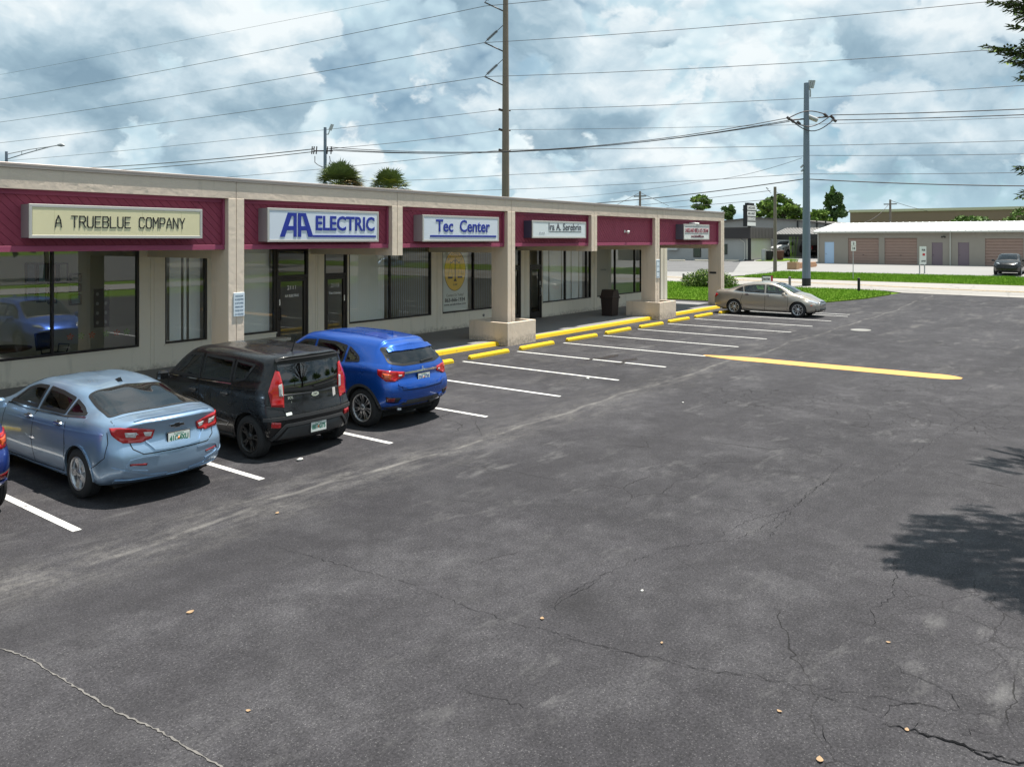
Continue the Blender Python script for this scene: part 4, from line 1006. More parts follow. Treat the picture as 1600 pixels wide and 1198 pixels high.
def car_body_mesh(P):
    xs, rings = body_rings(P); NR = len(rings[0]); W = P['W'] / 2; xf, xr = P['xf'], P['xr']
    def warp(x, y, z):
        yy = (y / W) ** 2
        tr = sstep(xr + P.get('tlen', .8), xr, x); tf = sstep(xf - P.get('flen', .9), xf, x)
        dx = tr * (interp(P['tail'], z) + P.get('tplan', .13) * yy) - tf * (interp(P['nose'], z) + P.get('nplan', .26) * yy * (.5 + .5 * yy))
        mid = P.get('gplan', .06) * yy * sstep(P['belt0'] - .1, P['belt0'] + .15, z)
        dx += mid * (sstep(P['xm'] - .1, xr + .5, x) * (1 - tr) - sstep(P['xm'] + .1, P['xm'] + .9, x) * (1 - tf))
        return (x + dx, y, z)
    V = []; F = []; N = 2 * NR - 2
    def vid(i, k): return i * N + (k % N)
    for x, r in zip(xs, rings):
        loop = [(r[k][0], r[k][1]) for k in range(NR)] + [(-r[k][0], r[k][1]) for k in range(NR - 2, 0, -1)]
        V += [warp(x, y, z) for y, z in loop]
    for i in range(len(xs) - 1):
        for k in range(N): F.append((vid(i, k), vid(i, k + 1), vid(i + 1, k + 1), vid(i + 1, k)))
    M = 22
    for end, i in ((0, 0), (1, len(xs) - 1)):
        x, r = xs[i], rings[i]; rows = []
        for k in range(NR):
            if k in (0, NR - 1): rows.append([vid(i, k)]); continue
            row = [vid(i, k)]
            for c in range(1, M):
                y = r[k][0] * math.cos(math.pi * c / M); V.append(warp(x, y, r[k][1])); row.append(len(V) - 1)
            row.append(vid(i, N - k)); rows.append(row)
        for k in range(NR - 1):
            a, b_ = rows[k], rows[k + 1]; fs = []
            if len(a) == 1: fs = [(a[0], b_[c + 1], b_[c]) for c in range(M)]
            elif len(b_) == 1: fs = [(a[c], a[c + 1], b_[0]) for c in range(M)]
            else: fs = [(a[c], a[c + 1], b_[c + 1], b_[c]) for c in range(M)]
            F += fs if end == 1 else [f[::-1] for f in fs]
    me = bpy.data.meshes.new('body'); me.from_pydata(V, [], F); me.update()
    bm = bmesh.new(); bm.from_mesh(me); bmesh.ops.recalc_face_normals(bm, faces=bm.faces)
    bm.to_mesh(me); bm.free(); return me

def rounded(poly, r, n=4):
    if not hasattr(r, '__len__'): r = [r] * len(poly)
    out = []; m = len(poly)
    for i in range(m):
        p = Vector(poly[i]); a = Vector(poly[i - 1]) - p; b_ = Vector(poly[(i + 1) % m]) - p
        q = min(r[i], a.length * .45, b_.length * .45)
        if q < 1e-4: out.append(tuple(p)); continue
        s = p + a.normalized() * q; e = p + b_.normalized() * q
        for k in range(n + 1):
            t = k / n; out.append(tuple(s * (1 - t) ** 2 + p * 2 * t * (1 - t) + e * t * t))
    return out
def offset_poly(poly, d):
    """positive d shrinks a counter-clockwise or clockwise polygon"""
    n = len(poly); area = sum(poly[i][0] * poly[(i + 1) % n][1] - poly[(i + 1) % n][0] * poly[i][1] for i in range(n)); s = 1 if area > 0 else -1
    out = []
    for i in range(n):
        p = Vector(poly[i]); a = (p - Vector(poly[i - 1])); b_ = (Vector(poly[(i + 1) % n]) - p)
        if a.length < 1e-6: a = b_
        if b_.length < 1e-6: b_ = a
        a.normalize(); b_.normalize(); na = Vector((-a.y, a.x)) * s; nb = Vector((-b_.y, b_.x)) * s
        m_ = (na + nb); L = max(.35, m_.length / 2) if m_.length > 1e-6 else 1; m_ = m_.normalized() if m_.length > 1e-6 else na
        out.append(tuple(p + m_ * d / L))
    return out

class Car:
    def __init__(s, root, P, full=True):
        s.root = root; s.P = P; s.full = full
        s.me = car_body_mesh(P)
        bm = bmesh.new(); bm.from_mesh(s.me); s.bvh = BVHTree.FromBMesh(bm); bm.free()
        s.holes = []
    # projection planes: a 2D point -> ray origin and direction
    def ray(s, pl, p):
        if pl == 'L': return Vector((p[0], 3, p[1])), Vector((0, -1, 0))
        if pl == 'R': return Vector((p[0], -3, p[1])), Vector((0, 1, 0))
        if pl == 'B': return Vector((-6, p[0], p[1])), Vector((1, 0, 0))
        if pl == 'F': return Vector((6, p[0], p[1])), Vector((-1, 0, 0))
        if pl == 'T': return Vector((p[0], p[1], 4)), Vector((0, 0, -1))
        if pl[0] == 'C':        # cylindrical about a vertical axis: p = (angle in degrees, z); angle 180 = straight back, 90 = left
            cx, cy = pl[1], pl[2]; a = R(p[0]); d = Vector((math.cos(a), math.sin(a), 0)); return Vector((cx, cy, p[1])) + d * 4, -d
    def hit(s, pl, p):
        o, d = s.ray(pl, p); h = s.bvh.ray_cast(o, d)
        if h[0] is None:
            h = s.bvh.find_nearest(o + d * 2.2)
        n = h[1]
        if n.dot(d) > 0: n = -n
        return h[0], n
    def patch(s, name, pl, poly, m, off=.004, depth=.012, grid=.05, parent=None, mi=None, smooth=True, sx=1.0):
        """a panel that follows the body surface. poly in the plane's 2D coordinates"""
        n = len(poly); sc = (R(1) * .9) if pl[0] == 'C' else 1.0
        pts = []
        for i in range(n):
            a, b_ = poly[i], poly[(i + 1) % n]; L = math.hypot((a[0] - b_[0]) * sc, a[1] - b_[1]); k = max(1, int(L / grid))
            pts += [(a[0] + (b_[0] - a[0]) * j / k, a[1] + (b_[1] - a[1]) * j / k) for j in range(k)]
        nb = len(pts); x0, x1 = min(p[0] for p in pts), max(p[0] for p in pts); z0, z1 = min(p[1] for p in pts), max(p[1] for p in pts)
        inner = offset_poly(poly, 0) ; gx = grid / sc
        X = x0 + gx * .5
        while X < x1:
            Z = z0 + grid * .5
            while Z < z1:
                if inside((X, Z), poly) and min(math.hypot((X - q[0]) * sc, Z - q[1]) for q in pts) > grid * .45: pts.append((X, Z))
                Z += grid
            X += gx
        tri = delaunay_2d_cdt([Vector((p[0] * sc, p[1])) for p in pts], [], [list(range(nb))], 1, 1e-7)
        V2 = [(v[0] / sc, v[1]) for v in tri[0]]; F = [tuple(f) for f in tri[2]]
        H = [s.hit(pl, p) for p in V2]
        mb = MB(); N = len(V2)
        vs = [h[0] + h[1] * off for h in H] + [h[0] - h[1] * depth for h in H]
        # orientation
        f0 = F[0]; nn = (vs[f0[1]] - vs[f0[0]]).cross(vs[f0[2]] - vs[f0[0]])
        if nn.dot(H[f0[0]][1]) < 0: F = [f[::-1] for f in F]
        cnt = {}
        for f in F:
            for i in range(3):
                e = (f[i], f[(i + 1) % 3]); cnt[e] = cnt.get(e, 0) + 1
        side = [(e[1], e[0], e[0] + N, e[1] + N) for e in cnt if (e[1], e[0]) not in cnt]
        mb.add(vs, F, 0, smooth); mb.f += side; mb.m += [0] * len(side); mb.sm += [False] * len(side)
        o = mb.build(name, m, parent or s.root); return o
    def strip(s, name, pl, path, w, m, off=.004, depth=.006, parent=None, closed=False, step=.05):
        """a ribbon of width w along a 2D path on the body"""
        sc = (R(1) * .9) if pl[0] == 'C' else 1.0
        P2 = []; n = len(path)
        for i in range(n if closed else n - 1):
            a, b_ = path[i], path[(i + 1) % n]; L = math.hypot((a[0] - b_[0]) * sc, a[1] - b_[1]); k = max(1, int(L / step))
            P2 += [Vector((a[0] + (b_[0] - a[0]) * j / k, a[1] + (b_[1] - a[1]) * j / k)) for j in range(k)]
        if not closed: P2.append(Vector(path[-1]))
        mb = MB(); vs = []; n = len(P2)
        for i, p in enumerate(P2):
            a = P2[i - 1] if (i > 0 or closed) else p; b_ = P2[(i + 1) % n] if (i < n - 1 or closed) else p
            t = (b_ - a); t = Vector((t.x * sc, t.y)).normalized(); nn = Vector((-t.y / sc, t.x))
            ww = w[i * len(w) // n] if hasattr(w, '__len__') else w
            q = [s.hit(pl, p + nn * ww / 2), s.hit(pl, p - nn * ww / 2)]
            vs += [q[0][0] + q[0][1] * off, q[1][0] + q[1][1] * off, q[1][0] - q[1][1] * depth, q[0][0] - q[0][1] * depth]
        fs = []
        for i in range(n if closed else n - 1):
            j = (i + 1) % n
            for k in range(4): kk = (k + 1) % 4; fs.append((4 * i + k, 4 * i + kk, 4 * j + kk, 4 * j + k))
        if not closed: fs += [(3, 2, 1, 0), (4 * n - 4, 4 * n - 3, 4 * n - 2, 4 * n - 1)]
        me_ = mb.add(vs, fs, 0, False).mesh(name, m); bm = bmesh.new(); bm.from_mesh(me_); bmesh.ops.recalc_face_normals(bm, faces=bm.faces); bm.to_mesh(me_); bm.free()
        return link_mesh(name, me_, parent or s.root)
    def window(s, name, pl, poly, glass, border=.036, hole=True, parent=None, frame=None):
        """glass following the body, an opening behind it, and a dark border that hides the cut edge"""
        g_ = s.patch(name, pl, poly, glass, off=.003, depth=-.001, parent=parent)
        if hole:
            s.holes.append((pl, offset_poly(poly, border * .95)))
            P2 = []; inner = offset_poly(poly, border)
            mid = offset_poly(poly, border * .6)
            s.strip('window_seal', pl, mid, border * 1.25, frame or TRIM, off=.005, depth=.004, parent=g_, closed=True)
        return g_
    def finish(s, paintm, arches, name='body', lower=None):
        """cut wheel arches and window openings"""
        ob = bpy.data.objects.new(name, s.me); COL.objects.link(ob); s.me.materials.append(paintm); s.me.materials.append(WELL)
        for p in s.me.polygons: p.use_smooth = True
        mb = MB()
        for (x, z, r) in arches:
            for sy in (-1, 1):
                W = s.P['W'] / 2
                prof = [(0, -.02), (r, -.02), (r, .5), (0, .5)]
                M = Matrix.Translation((x, sy * (W - .26), z)) @ (Matrix.Rotation(R(-90 * sy), 4, 'X'))
                mb.lathe([(1e-4, 0), (r, 0), (r, .5), (1e-4, .5)], 40, 0, M=M)
        cme = mb.mesh('cut', WELL); bm = bmesh.new(); bm.from_mesh(cme); bmesh.ops.remove_doubles(bm, verts=bm.verts, dist=5e-4); bmesh.ops.recalc_face_normals(bm, faces=bm.faces); bm.to_mesh(cme); bm.free()
        cut = bpy.data.objects.new('cut', cme); COL.objects.link(cut)
        md = ob.modifiers.new('b', 'BOOLEAN'); md.operation = 'DIFFERENCE'; md.object = cut; md.solver = 'EXACT'; md.material_mode = 'TRANSFER'
        dg = bpy.context.evaluated_depsgraph_get(); dg.update()
        me = bpy.data.meshes.new_from_object(ob.evaluated_get(dg)); ob.modifiers.clear(); ob.data = me
        bpy.data.objects.remove(cut)
        bm = bmesh.new(); bm.from_mesh(me); dele = []
        for f in bm.faces:
            c = f.calc_center_median(); n = f.normal
            for pl, poly in s.holes:
                if pl == 'L' and n.y > .25 and c.y > 0 and inside((c.x, c.z), poly): dele.append(f); break
                if pl == 'R' and n.y < -.25 and c.y < 0 and inside((c.x, c.z), poly): dele.append(f); break
                if pl == 'B' and n.x < -.12 and c.x < 0 and inside((c.y, c.z), poly): dele.append(f); break
                if pl == 'F' and n.x > .12 and c.x > 0 and inside((c.y, c.z), poly): dele.append(f); break
                if pl == 'T' and n.z > .12 and inside((c.x, c.y), poly): dele.append(f); break
        bmesh.ops.delete(bm, geom=list(set(dele)), context='FACES')
        bm.to_mesh(me); bm.free(); ob.parent = s.root
        # dark arch lips
        return ob
    def arch_lip(s, x, z, r, w, m, name='arch_trim', off=.006, a0=-8, a1=188, sides=('L', 'R')):
        for pl in sides:
            path = [(x + (r + w / 2) * math.cos(R(a)), z + (r + w / 2) * math.sin(R(a))) for a in np.linspace(a0, a1, 30)]
            s.strip(name, pl, path, w, m, off=off, depth=.02)
    def plate(s, y, z, txt, tilt=0, colr=None, w=.152, front=False, frame=TRIM):
        p, n = s.hit('F' if front else 'B', (y, z)); sg = 1 if front else -1
        M = Matrix.Translation((p.x + sg * .012, y, z)) @ Matrix.Rotation(R(90 * sg), 4, 'Z') @ Matrix.Rotation(R(90 - tilt), 4, 'X')
        mb = MB(); h = w / 2 * .99
        mb.bbox(-w - .012, w + .012, -h - .012, h + .012, -.012, .001, .004, M=M); pf = mb.build('plate_frame', frame, s.root)
        mb = MB(); mb.box(-w, w, -h, h, .001, .003, M=M); mb.build('licence_plate', PLATEW, pf)
        text_mesh('plate_lettering', txt, .10, colr or PLG, pf, M @ Matrix.Translation((0, -.002, .0035)), bold=.004, width=w * 1.75, extrude=.0008)
        mb = MB(); mb.lathe([(0, 0), (.022, 0), (0, .001)], 10, M=M @ Matrix.Translation((0, -.005, .0032))); mb.build('plate_emblem', PLO, pf)
        text_mesh('plate_lettering', 'FLORIDA', .03, PLG, pf, M @ Matrix.Translation((0, h - .018, .0035)), width=w * .9, extrude=.0008)
        return pf
    def block(s, name, pl, p, sx, sz, dep, m, M2=None, parent=None):
        """small box fixed on the body at a 2D point, oriented to the surface"""
        h, n = s.hit(pl, p); q = n.to_track_quat('Z', 'Y').to_matrix().to_4x4()
        if pl in ('L', 'R', 'B', 'F'):
            ax = Vector((1, 0, 0)) if pl in 'LR' else Vector((0, 1, 0)); ax = (ax - n * ax.dot(n)).normalized(); ay = n.cross(ax)
        else:
            ax = Vector((1, 0, 0)); ax = (ax - n * ax.dot(n)).normalized(); ay = n.cross(ax)
        M = Matrix(((ax.x, ay.x, n.x, h.x), (ax.y, ay.y, n.y, h.y), (ax.z, ay.z, n.z, h.z), (0, 0, 0, 1)))
        mb = MB(); mb.bbox(-sx / 2, sx / 2, -sz / 2, sz / 2, -.01, dep, min(.01, dep * .5), M=M); return mb.build(name, m, parent or s.root), M

def wheel(car, x, side, rad, width, rimr, rimm, style, ytrack):
    """tyre with the rim as its child; local axis Y outwards"""
    sg = 1 if side == 'L' else -1
    M = Matrix.Translation((x, sg * ytrack, rad)) @ Matrix.Rotation(R(-90 * sg), 4, 'X') @ Matrix.Rotation(rnd.uniform(0, 1.2), 4, 'Z')
    w = width; r1 = rad; r0 = rimr
    prof = [(r0 - .01, -w), (r0 + .02, -w - .004), (r1 - .03, -w + .002), (r1 - .008, -w + .02), (r1, -w + .045)]
    for k in range(4):      # tread grooves
        t = -w + .05 + k * (w - .1) / 3.4; prof += [(r1, t), (r1 - .007, t + .004), (r1 - .007, t + .010), (r1, t + .014)]
    prof += [(r1, -.045), (r1 - .008, -.02), (r1 - .03, -.002), (r0 + .03, .004), (r0 + .008, -.004), (r0 - .008, -.012)]
    mb = MB(); mb.lathe(prof, 44, M=M); t_ = mb.build('wheel', TYRE, car.root)
    mb = MB()
    mb.lathe([(r0 - .012, -w + .02), (r0 - .016, -.05), (r0 - .002, -.014), (r0 + .006, -.004), (r0 + .004, .001), (r0 - .008, .001), (r0 - .022, -.012), (r0 - .03, -.05), (r0 - .03, -w + .03)], 44, 0, M=M)
    mb.lathe([(0, -.10), (r0 - .025, -.10)], 32, 1, M=M)
    mb.lathe([(0, .0), (.028, -.001), (.036, -.008), (.062, -.014), (.07, -.03), (.07, -.08)], 20, 0, M=M)
    def spoke(a, w0, w1, zc0=-.018, zc1=-.012, r_in=.045, r_out=None, th=.030):
        r_out = r_out or r0 - .015; n = 5; vs = []
        for i in range(n + 1):
            t = i / n; r = r_in + (r_out - r_in) * t; ww = (w0 + (w1 - w0) * t) / 2; z = zc0 + (zc1 - zc0) * t - .012 * math.sin(math.pi * t)
            for yy, zz in ((-ww, z - th), (-ww * .8, z), (ww * .8, z), (ww, z - th)):
                aa = a + 0; vs.append(M @ Vector((r * math.cos(aa) - yy * math.sin(aa), r * math.sin(aa) + yy * math.cos(aa), zz)))
        fs = []
        for i in range(n):
            for k in range(3): fs.append((4 * i + k, 4 * i + k + 1, 4 * i + 5 + k, 4 * i + 4 + k))
        mb.add(vs, fs, 0)
    if style == 'five':
        for k in range(5): spoke(k * 2 * math.pi / 5, .085, .115)
        for k in range(5): mb.lathe([(0, -.012), (.008, -.012), (.009, -.02)], 6, 1, M=M @ Matrix.Translation((.05 * math.cos(k * 1.2566 + .6), .05 * math.sin(k * 1.2566 + .6), .003)))
    elif style == 'split5':
        for k in range(5):
            for d in (-.16, .16): spoke(k * 2 * math.pi / 5 + d, .040, .034)
            spoke(k * 2 * math.pi / 5, .07, .03, r_out=r0 * .62)
    elif style == 'ten':
        for k in range(5):
            for d in (-.26, .26): spoke(k * 2 * math.pi / 5 + d, .034, .030)
    else:
        for k in range(7):
            for d in (-.15, .15): spoke(k * 2 * math.pi / 7 + d, .022, .020)
    # axle stub and brake disc keep the wheel tied to the car
    mb.lathe([(0, -.11), (r0 * .7, -.11), (r0 * .7, -.125), (0, -.125)], 24, 1, M=M)
    mb.build('rim', [rimm, DISC], t_)
    return t_
def underbody(c, xf, xr, wb=1.3):
    mb = MB(); mb.box(xr + .45, xf - .45, -wb / 2, wb / 2, .19, .30)
    for ax in c.P['axles']: mb.tube([(ax, -c.P['W'] / 2 + .15, c.P['wr_'] ), (ax, c.P['W'] / 2 - .15, c.P['wr_'])], .035, 8)
    mb.build('chassis', WELL, c.root)
def cabin(c, x0, x1, zb, seats, m=SEATM, zr=1.3, ww=.62):
    mb = MB(); mb.box(x0, x1, -ww, ww, zb - .12, zb - .10); mb.build('cabin_floor', WELL, c.root)
    for (x, y, w, h) in seats:
        mb = MB(); M = Matrix.Translation((x, y, zb - .1)) @ Matrix.Rotation(R(-14), 4, 'Y')
        mb.bbox(-.06, .06, -w / 2, w / 2, -.1, h, .04, M=M); o = mb.build('seat', m, c.root)
        mb = MB()
        for dy in ((0,) if w < .8 else (-w * .32, w * .32)): mb.bbox(-.05, .05, dy - .12, dy + .12, h + .02, h + .19, .035, M=M)
        mb.build('headrest', m, o)
    mb = MB(); mb.bbox(x1 - .25, x1 + .15, -ww + .06, ww - .06, zb - .12, zb + .02, .05); mb.build('dashboard', TRIM, c.root)
def mirror(c, x, y, z, m, sides=('L', 'R')):
    for pl in sides:
        sg = 1 if pl == 'L' else -1; mb = MB(); mb.bbox(-.07, .05, -.10, .10, -.06, .075, .035, M=Matrix.Translation((x, sg * (y + .09), z)) @ Matrix.Rotation(R(-8 * sg), 4, 'Z'))
        mb.bbox(-.03, .03, -.04, .04, -.07, -.02, .01, M=Matrix.Translation((x + .02, sg * (y - .005), z))); mb.build('side_mirror', m, c.root)
def handles(c, spots, m, sides=('L', 'R')):
    for pl in sides:
        for (x, z) in spots:
            o, M = c.block('door_handle', pl, (x, z), .19, .034, .035, m)
            c.patch('handle_recess', pl, rounded([(x - .07, z - .035), (x + .07, z - .035), (x + .07, z + .04), (x - .07, z + .04)], .03), c_recess, off=.0025, depth=.002, grid=.04, parent=o)
c_recess = mat('handle_recess_shade', (.05, .055, .06), .4)
# ---------------------------------------------------------------- silver blue sedan (front at +X, Y left)
def sedan(root, pm):
    P = dict(W=1.76, xf=2.26, xr=-2.36, zm=.62, NS=110, belt0=.96, xm=0, axles=(1.33, -1.37), wr_=.325, endpinch=.10, rf=.35, rr=.20, tplan=.26, nplan=.34, tlen=.55, flen=.8, gplan=.10,
        top=[(-2.40, 1.055), (-2.30, 1.085), (-2.15, 1.09), (-1.95, 1.105), (-1.70, 1.165), (-1.35, 1.275), (-.95, 1.38), (-.5, 1.44), (-.1, 1.458), (.3, 1.44), (.65, 1.36), (1.0, 1.20), (1.22, 1.085), (1.4, 1.02), (1.8, .93), (2.1, .83), (2.26, .74)],
        belt=[(-2.40, .99), (-2.0, 1.00), (-1.6, .995), (-1.0, .975), (0, .935), (1.0, .93), (1.5, .88), (2.0, .77), (2.26, .68)],
        bot=[(-2.40, .30), (-2.0, .23), (-1.4, .19), (1.4, .18), (2.0, .20), (2.26, .24)],
        ws=[(-2.40, .79), (-2.0, .865), (-1.5, .93), (0, .94), (1.2, .93), (1.8, .88), (2.26, .76)],
        wr=[(-2.40, .66), (-1.9, .66), (-1.2, .66), (0, .70), (.8, .70), (1.4, .72), (2.26, .6)], cant=[(-2.4, 1.05), (-1.6, 1.10), (-1.0, 1.27), (-.4, 1.345), (.2, 1.35), (.8, 1.24), (1.3, 1.04), (2.3, .7)],
        wm=[(-2.40, .85), (-2.05, .925), (-1.75, .98), (-1.4, 1.0), (0, .985), (1.3, 1.0), (1.9, .95), (2.26, .85)],
        tail=[(.2, .14), (.32, .05), (.45, .0), (.62, .0), (.70, .02), (.78, .065), (.88, .085), (.98, .06), (1.06, .03), (1.2, 0)], nose=[(.2, .06), (.4, 0), (.65, .03), (.8, .12), (1, .2)])
    sq = lambda z: z if z < 1.08 else 1.08 + (z - 1.08) * .85
    P['top'] = [(x, sq(z)) for x, z in P['top']]; P['cant'] = [(x, sq(z)) for x, z in P['cant']]
    c = Car(root, P); win0 = c.window
    c.window = lambda n, pl, poly, *a, **k: win0(n, pl, [(p[0], sq(p[1])) for p in poly] if pl in 'LR' else poly, *a, **k)
    # side windows
    for pl in ('L', 'R'):
        c.window('front_door_window', pl, rounded([(.98, .99), (.05, 1.0), (.0, 1.345), (.30, 1.335), (.62, 1.245)], [.04, .02, .02, .06, .06]), CARGLASS)
        c.window('rear_door_window', pl, rounded([(-.02, 1.0), (-.80, 1.02), (-.83, 1.255), (-.45, 1.32), (-.08, 1.345)], [.02, .02, .03, .05, .02]), CARGLASS)
        c.window('quarter_window', pl, rounded([(-.85, 1.02), (-1.20, 1.045), (-1.33, 1.065), (-1.12, 1.16), (-.88, 1.24)], [.02, .03, .03, .06, .02]), CARGLASS, border=.028)
        c.strip('window_trim', pl, [(1.02, .972), (.0, .978), (-.8, .998), (-1.38, 1.045)], .012, CHROME, off=.006)
        for path in ([(1.00, .96), (1.02, .60), (.98, .28)], [(.02, .98), (.03, .6), (-.02, .27)], [(-.93, 1.0), (-.98, .78), (-1.02, .66)], [(-.98, .78), (-1.02, .62), (-.98, .40), (-.92, .29)], [(-.92, .285), (0, .262), (.98, .262)]): c.strip('door_gap', pl, path, .012, GAP, off=.0015)
        c.strip('door_gap', pl, [(-1.95, .93), (-1.99, .80), (-1.98, .62), (-1.85, .52), (-1.72, .45)], .010, GAP, off=.0015)
        c.strip('sill_moulding', pl, [(.95, .235), (0, .225), (-.95, .235)], .035, pm, off=.016, depth=.01)
        c.strip('shoulder_crease', pl, [(-1.9, .905), (-1.2, .865), (-.2, .83), (.9, .82)], .020, pm, off=.008, depth=.01)
    c.window('windscreen', 'T', rounded([(.50, -.53), (1.20, -.63), (1.20, .63), (.50, .53)], .05), CARGLASS)
    c.window('rear_window', 'T', rounded([(-1.00, -.56), (-1.80, -.66), (-1.86, 0), (-1.80, .66), (-1.00, .56), (-.93, 0)], [.06, .07, .0, .07, .06, 0]), CARGLASS, border=.03)
    # boot lid: lip, seams
    c.strip('boot_lip', 'T', [(-2.17, -.52), (-2.22, -.3), (-2.25, 0), (-2.22, .3), (-2.17, .52)], .03, pm, off=.014, depth=.02)
    c.strip('boot_gap', 'T', [(-2.02, -.70), (-1.88, -.68), (-1.93, -.3), (-1.94, 0), (-1.93, .3), (-1.88, .68), (-2.02, .70)], .008, GAP, off=.001)
    c.strip('boot_gap', 'B', [(-.60, .98), (-.60, .88), (-.56, .72), (-.45, .645), (.45, .645), (.56, .72), (.60, .88), (.60, .98)], .013, GAP, off=.0015)
    c.strip('recess_edge', 'B', [(-.40, .80), (-.31, .685), (0, .675), (.31, .685), (.40, .80)], .022, pm, off=.018, depth=.01)
    c.plate(-.02, .775, '41C 4XU')
    # bowtie emblem
    p, n = c.hit('B', (.0, .925)); M = Matrix.Translation((p.x - .016, 0, .945)) @ Matrix.Rotation(R(-90), 4, 'Z') @ Matrix.Rotation(R(90), 4, 'X')
    bt = [(-.095, -.018), (-.035, -.018), (-.045, -.032), (.035, -.032), (.045, -.018), (.105, -.018), (.09, .018), (.035, .018), (.045, .032), (-.035, .032), (-.045, .018), (-.105, .018)]
    mb = MB(); mb.prism(bt, -.004, .006, 'z', M=M); e = mb.build('emblem', CHROME, root); mb = MB(); mb.prism(offset_poly(bt, .005), .006, .0075, 'z', M=M); mb.build('emblem_face', TRIM, e)
    text_mesh('badge', 'CRUZE', .035, CHROME, root, Matrix.Translation((c.hit('B', (.47, .90))[0].x - .008, .47, .90)) @ Matrix.Rotation(R(-90), 4, 'Z') @ Matrix.Rotation(R(75), 4, 'X'), extrude=.002, width=.16)
    # wrap-round tail lamps
    for sg in (1, -1):
        pl = ('C', -1.6, 0); A = lambda a: 180 - sg * a
        lamp = c.patch('tail_lamp', pl, rounded([(A(24), .93), (A(38), .975), (A(52), 1.0), (A(63), .985), (A(60), .90), (A(50), .80), (A(36), .785), (A(26.5), .82)], .012), REDL, off=.014, depth=.01, grid=.035)
        c.patch('clear_lens', pl, rounded([(A(40), .925), (A(49), .94), (A(48.5), .87), (A(41), .855)], .01), CLRL, off=.018, depth=.0, grid=.03, parent=lamp)
        c.patch('clear_lens', pl, rounded([(A(26.5), .905), (A(34.5), .92), (A(33), .86), (A(28), .85)], .008), CLRL, off=.018, depth=.0, grid=.03, parent=lamp)
        c.patch('reflector', pl, rounded([(A(30), .525), (A(44), .545), (A(43.5), .515), (A(31), .495)], .008), DREDL, off=.006, depth=.004, grid=.04)
        c.strip('bumper_crease', pl, [(A(20), .60), (A(34), .60), (A(43), .58), (A(46), .50), (A(42), .455), (A(30), .42)], .022, pm, off=.010, depth=.006)
        c.strip('bumper_crease', pl, [(A(12), .345), (A(28), .36), (A(38), .42), (A(47), .46), (A(58), .5)], .018, pm, off=.010, depth=.006)
        hp = c.patch('headlamp', ('C', 1.4, 0), rounded([(sg * 30, .70), (sg * 52, .80), (sg * 62, .80), (sg * 50, .68)], .02), HEADL, off=.01, grid=.05)
    c.strip('lower_lip', 'B', [(-.72, .31), (0, .30), (.72, .31)], .05, pm, off=.012, depth=.01)
    c.patch('grille', 'F', rounded([(-.5, .35), (.5, .35), (.45, .55), (-.45, .55)], .04), TRIM, off=.006, grid=.08)
    # shark-fin aerial
    h, n = c.hit('T', (-.72, 0)); mb = MB(); mb.add([(h.x + .10, -.012, h.z), (h.x + .10, .012, h.z), (h.x - .07, -.036, h.z - .012), (h.x - .07, .036, h.z - .012), (h.x - .075, 0, h.z + .055), (h.x - .02, 0, h.z + .045)],
        [(0, 5, 1), (0, 2, 4, 5), (1, 5, 4, 3), (2, 3, 4), (0, 1, 3, 2)]); mb.build('roof_aerial', TRIM, root)
    handles(c, [(.18, .885), (-.76, .905)], CHROME); mirror(c, .88, .90, 1.0, pm)
    c.finish(pm, [(1.33, .335, .365), (-1.37, .335, .365)])
    for x in (1.33, -1.37): c.arch_lip(x, .335, .362, .024, pm, off=.010)
    for x in (1.33, -1.37):
        for sd in 'LR': wheel(c, x, sd, .328, .20, .215, SILVER, 'five', .865)
    underbody(c, 2.26, -2.4); cabin(c, -1.5, 1.1, 1.0, [(.05, .38, .5, .17), (.05, -.38, .5, .17), (-.95, 0, 1.2, .14)])
    return c

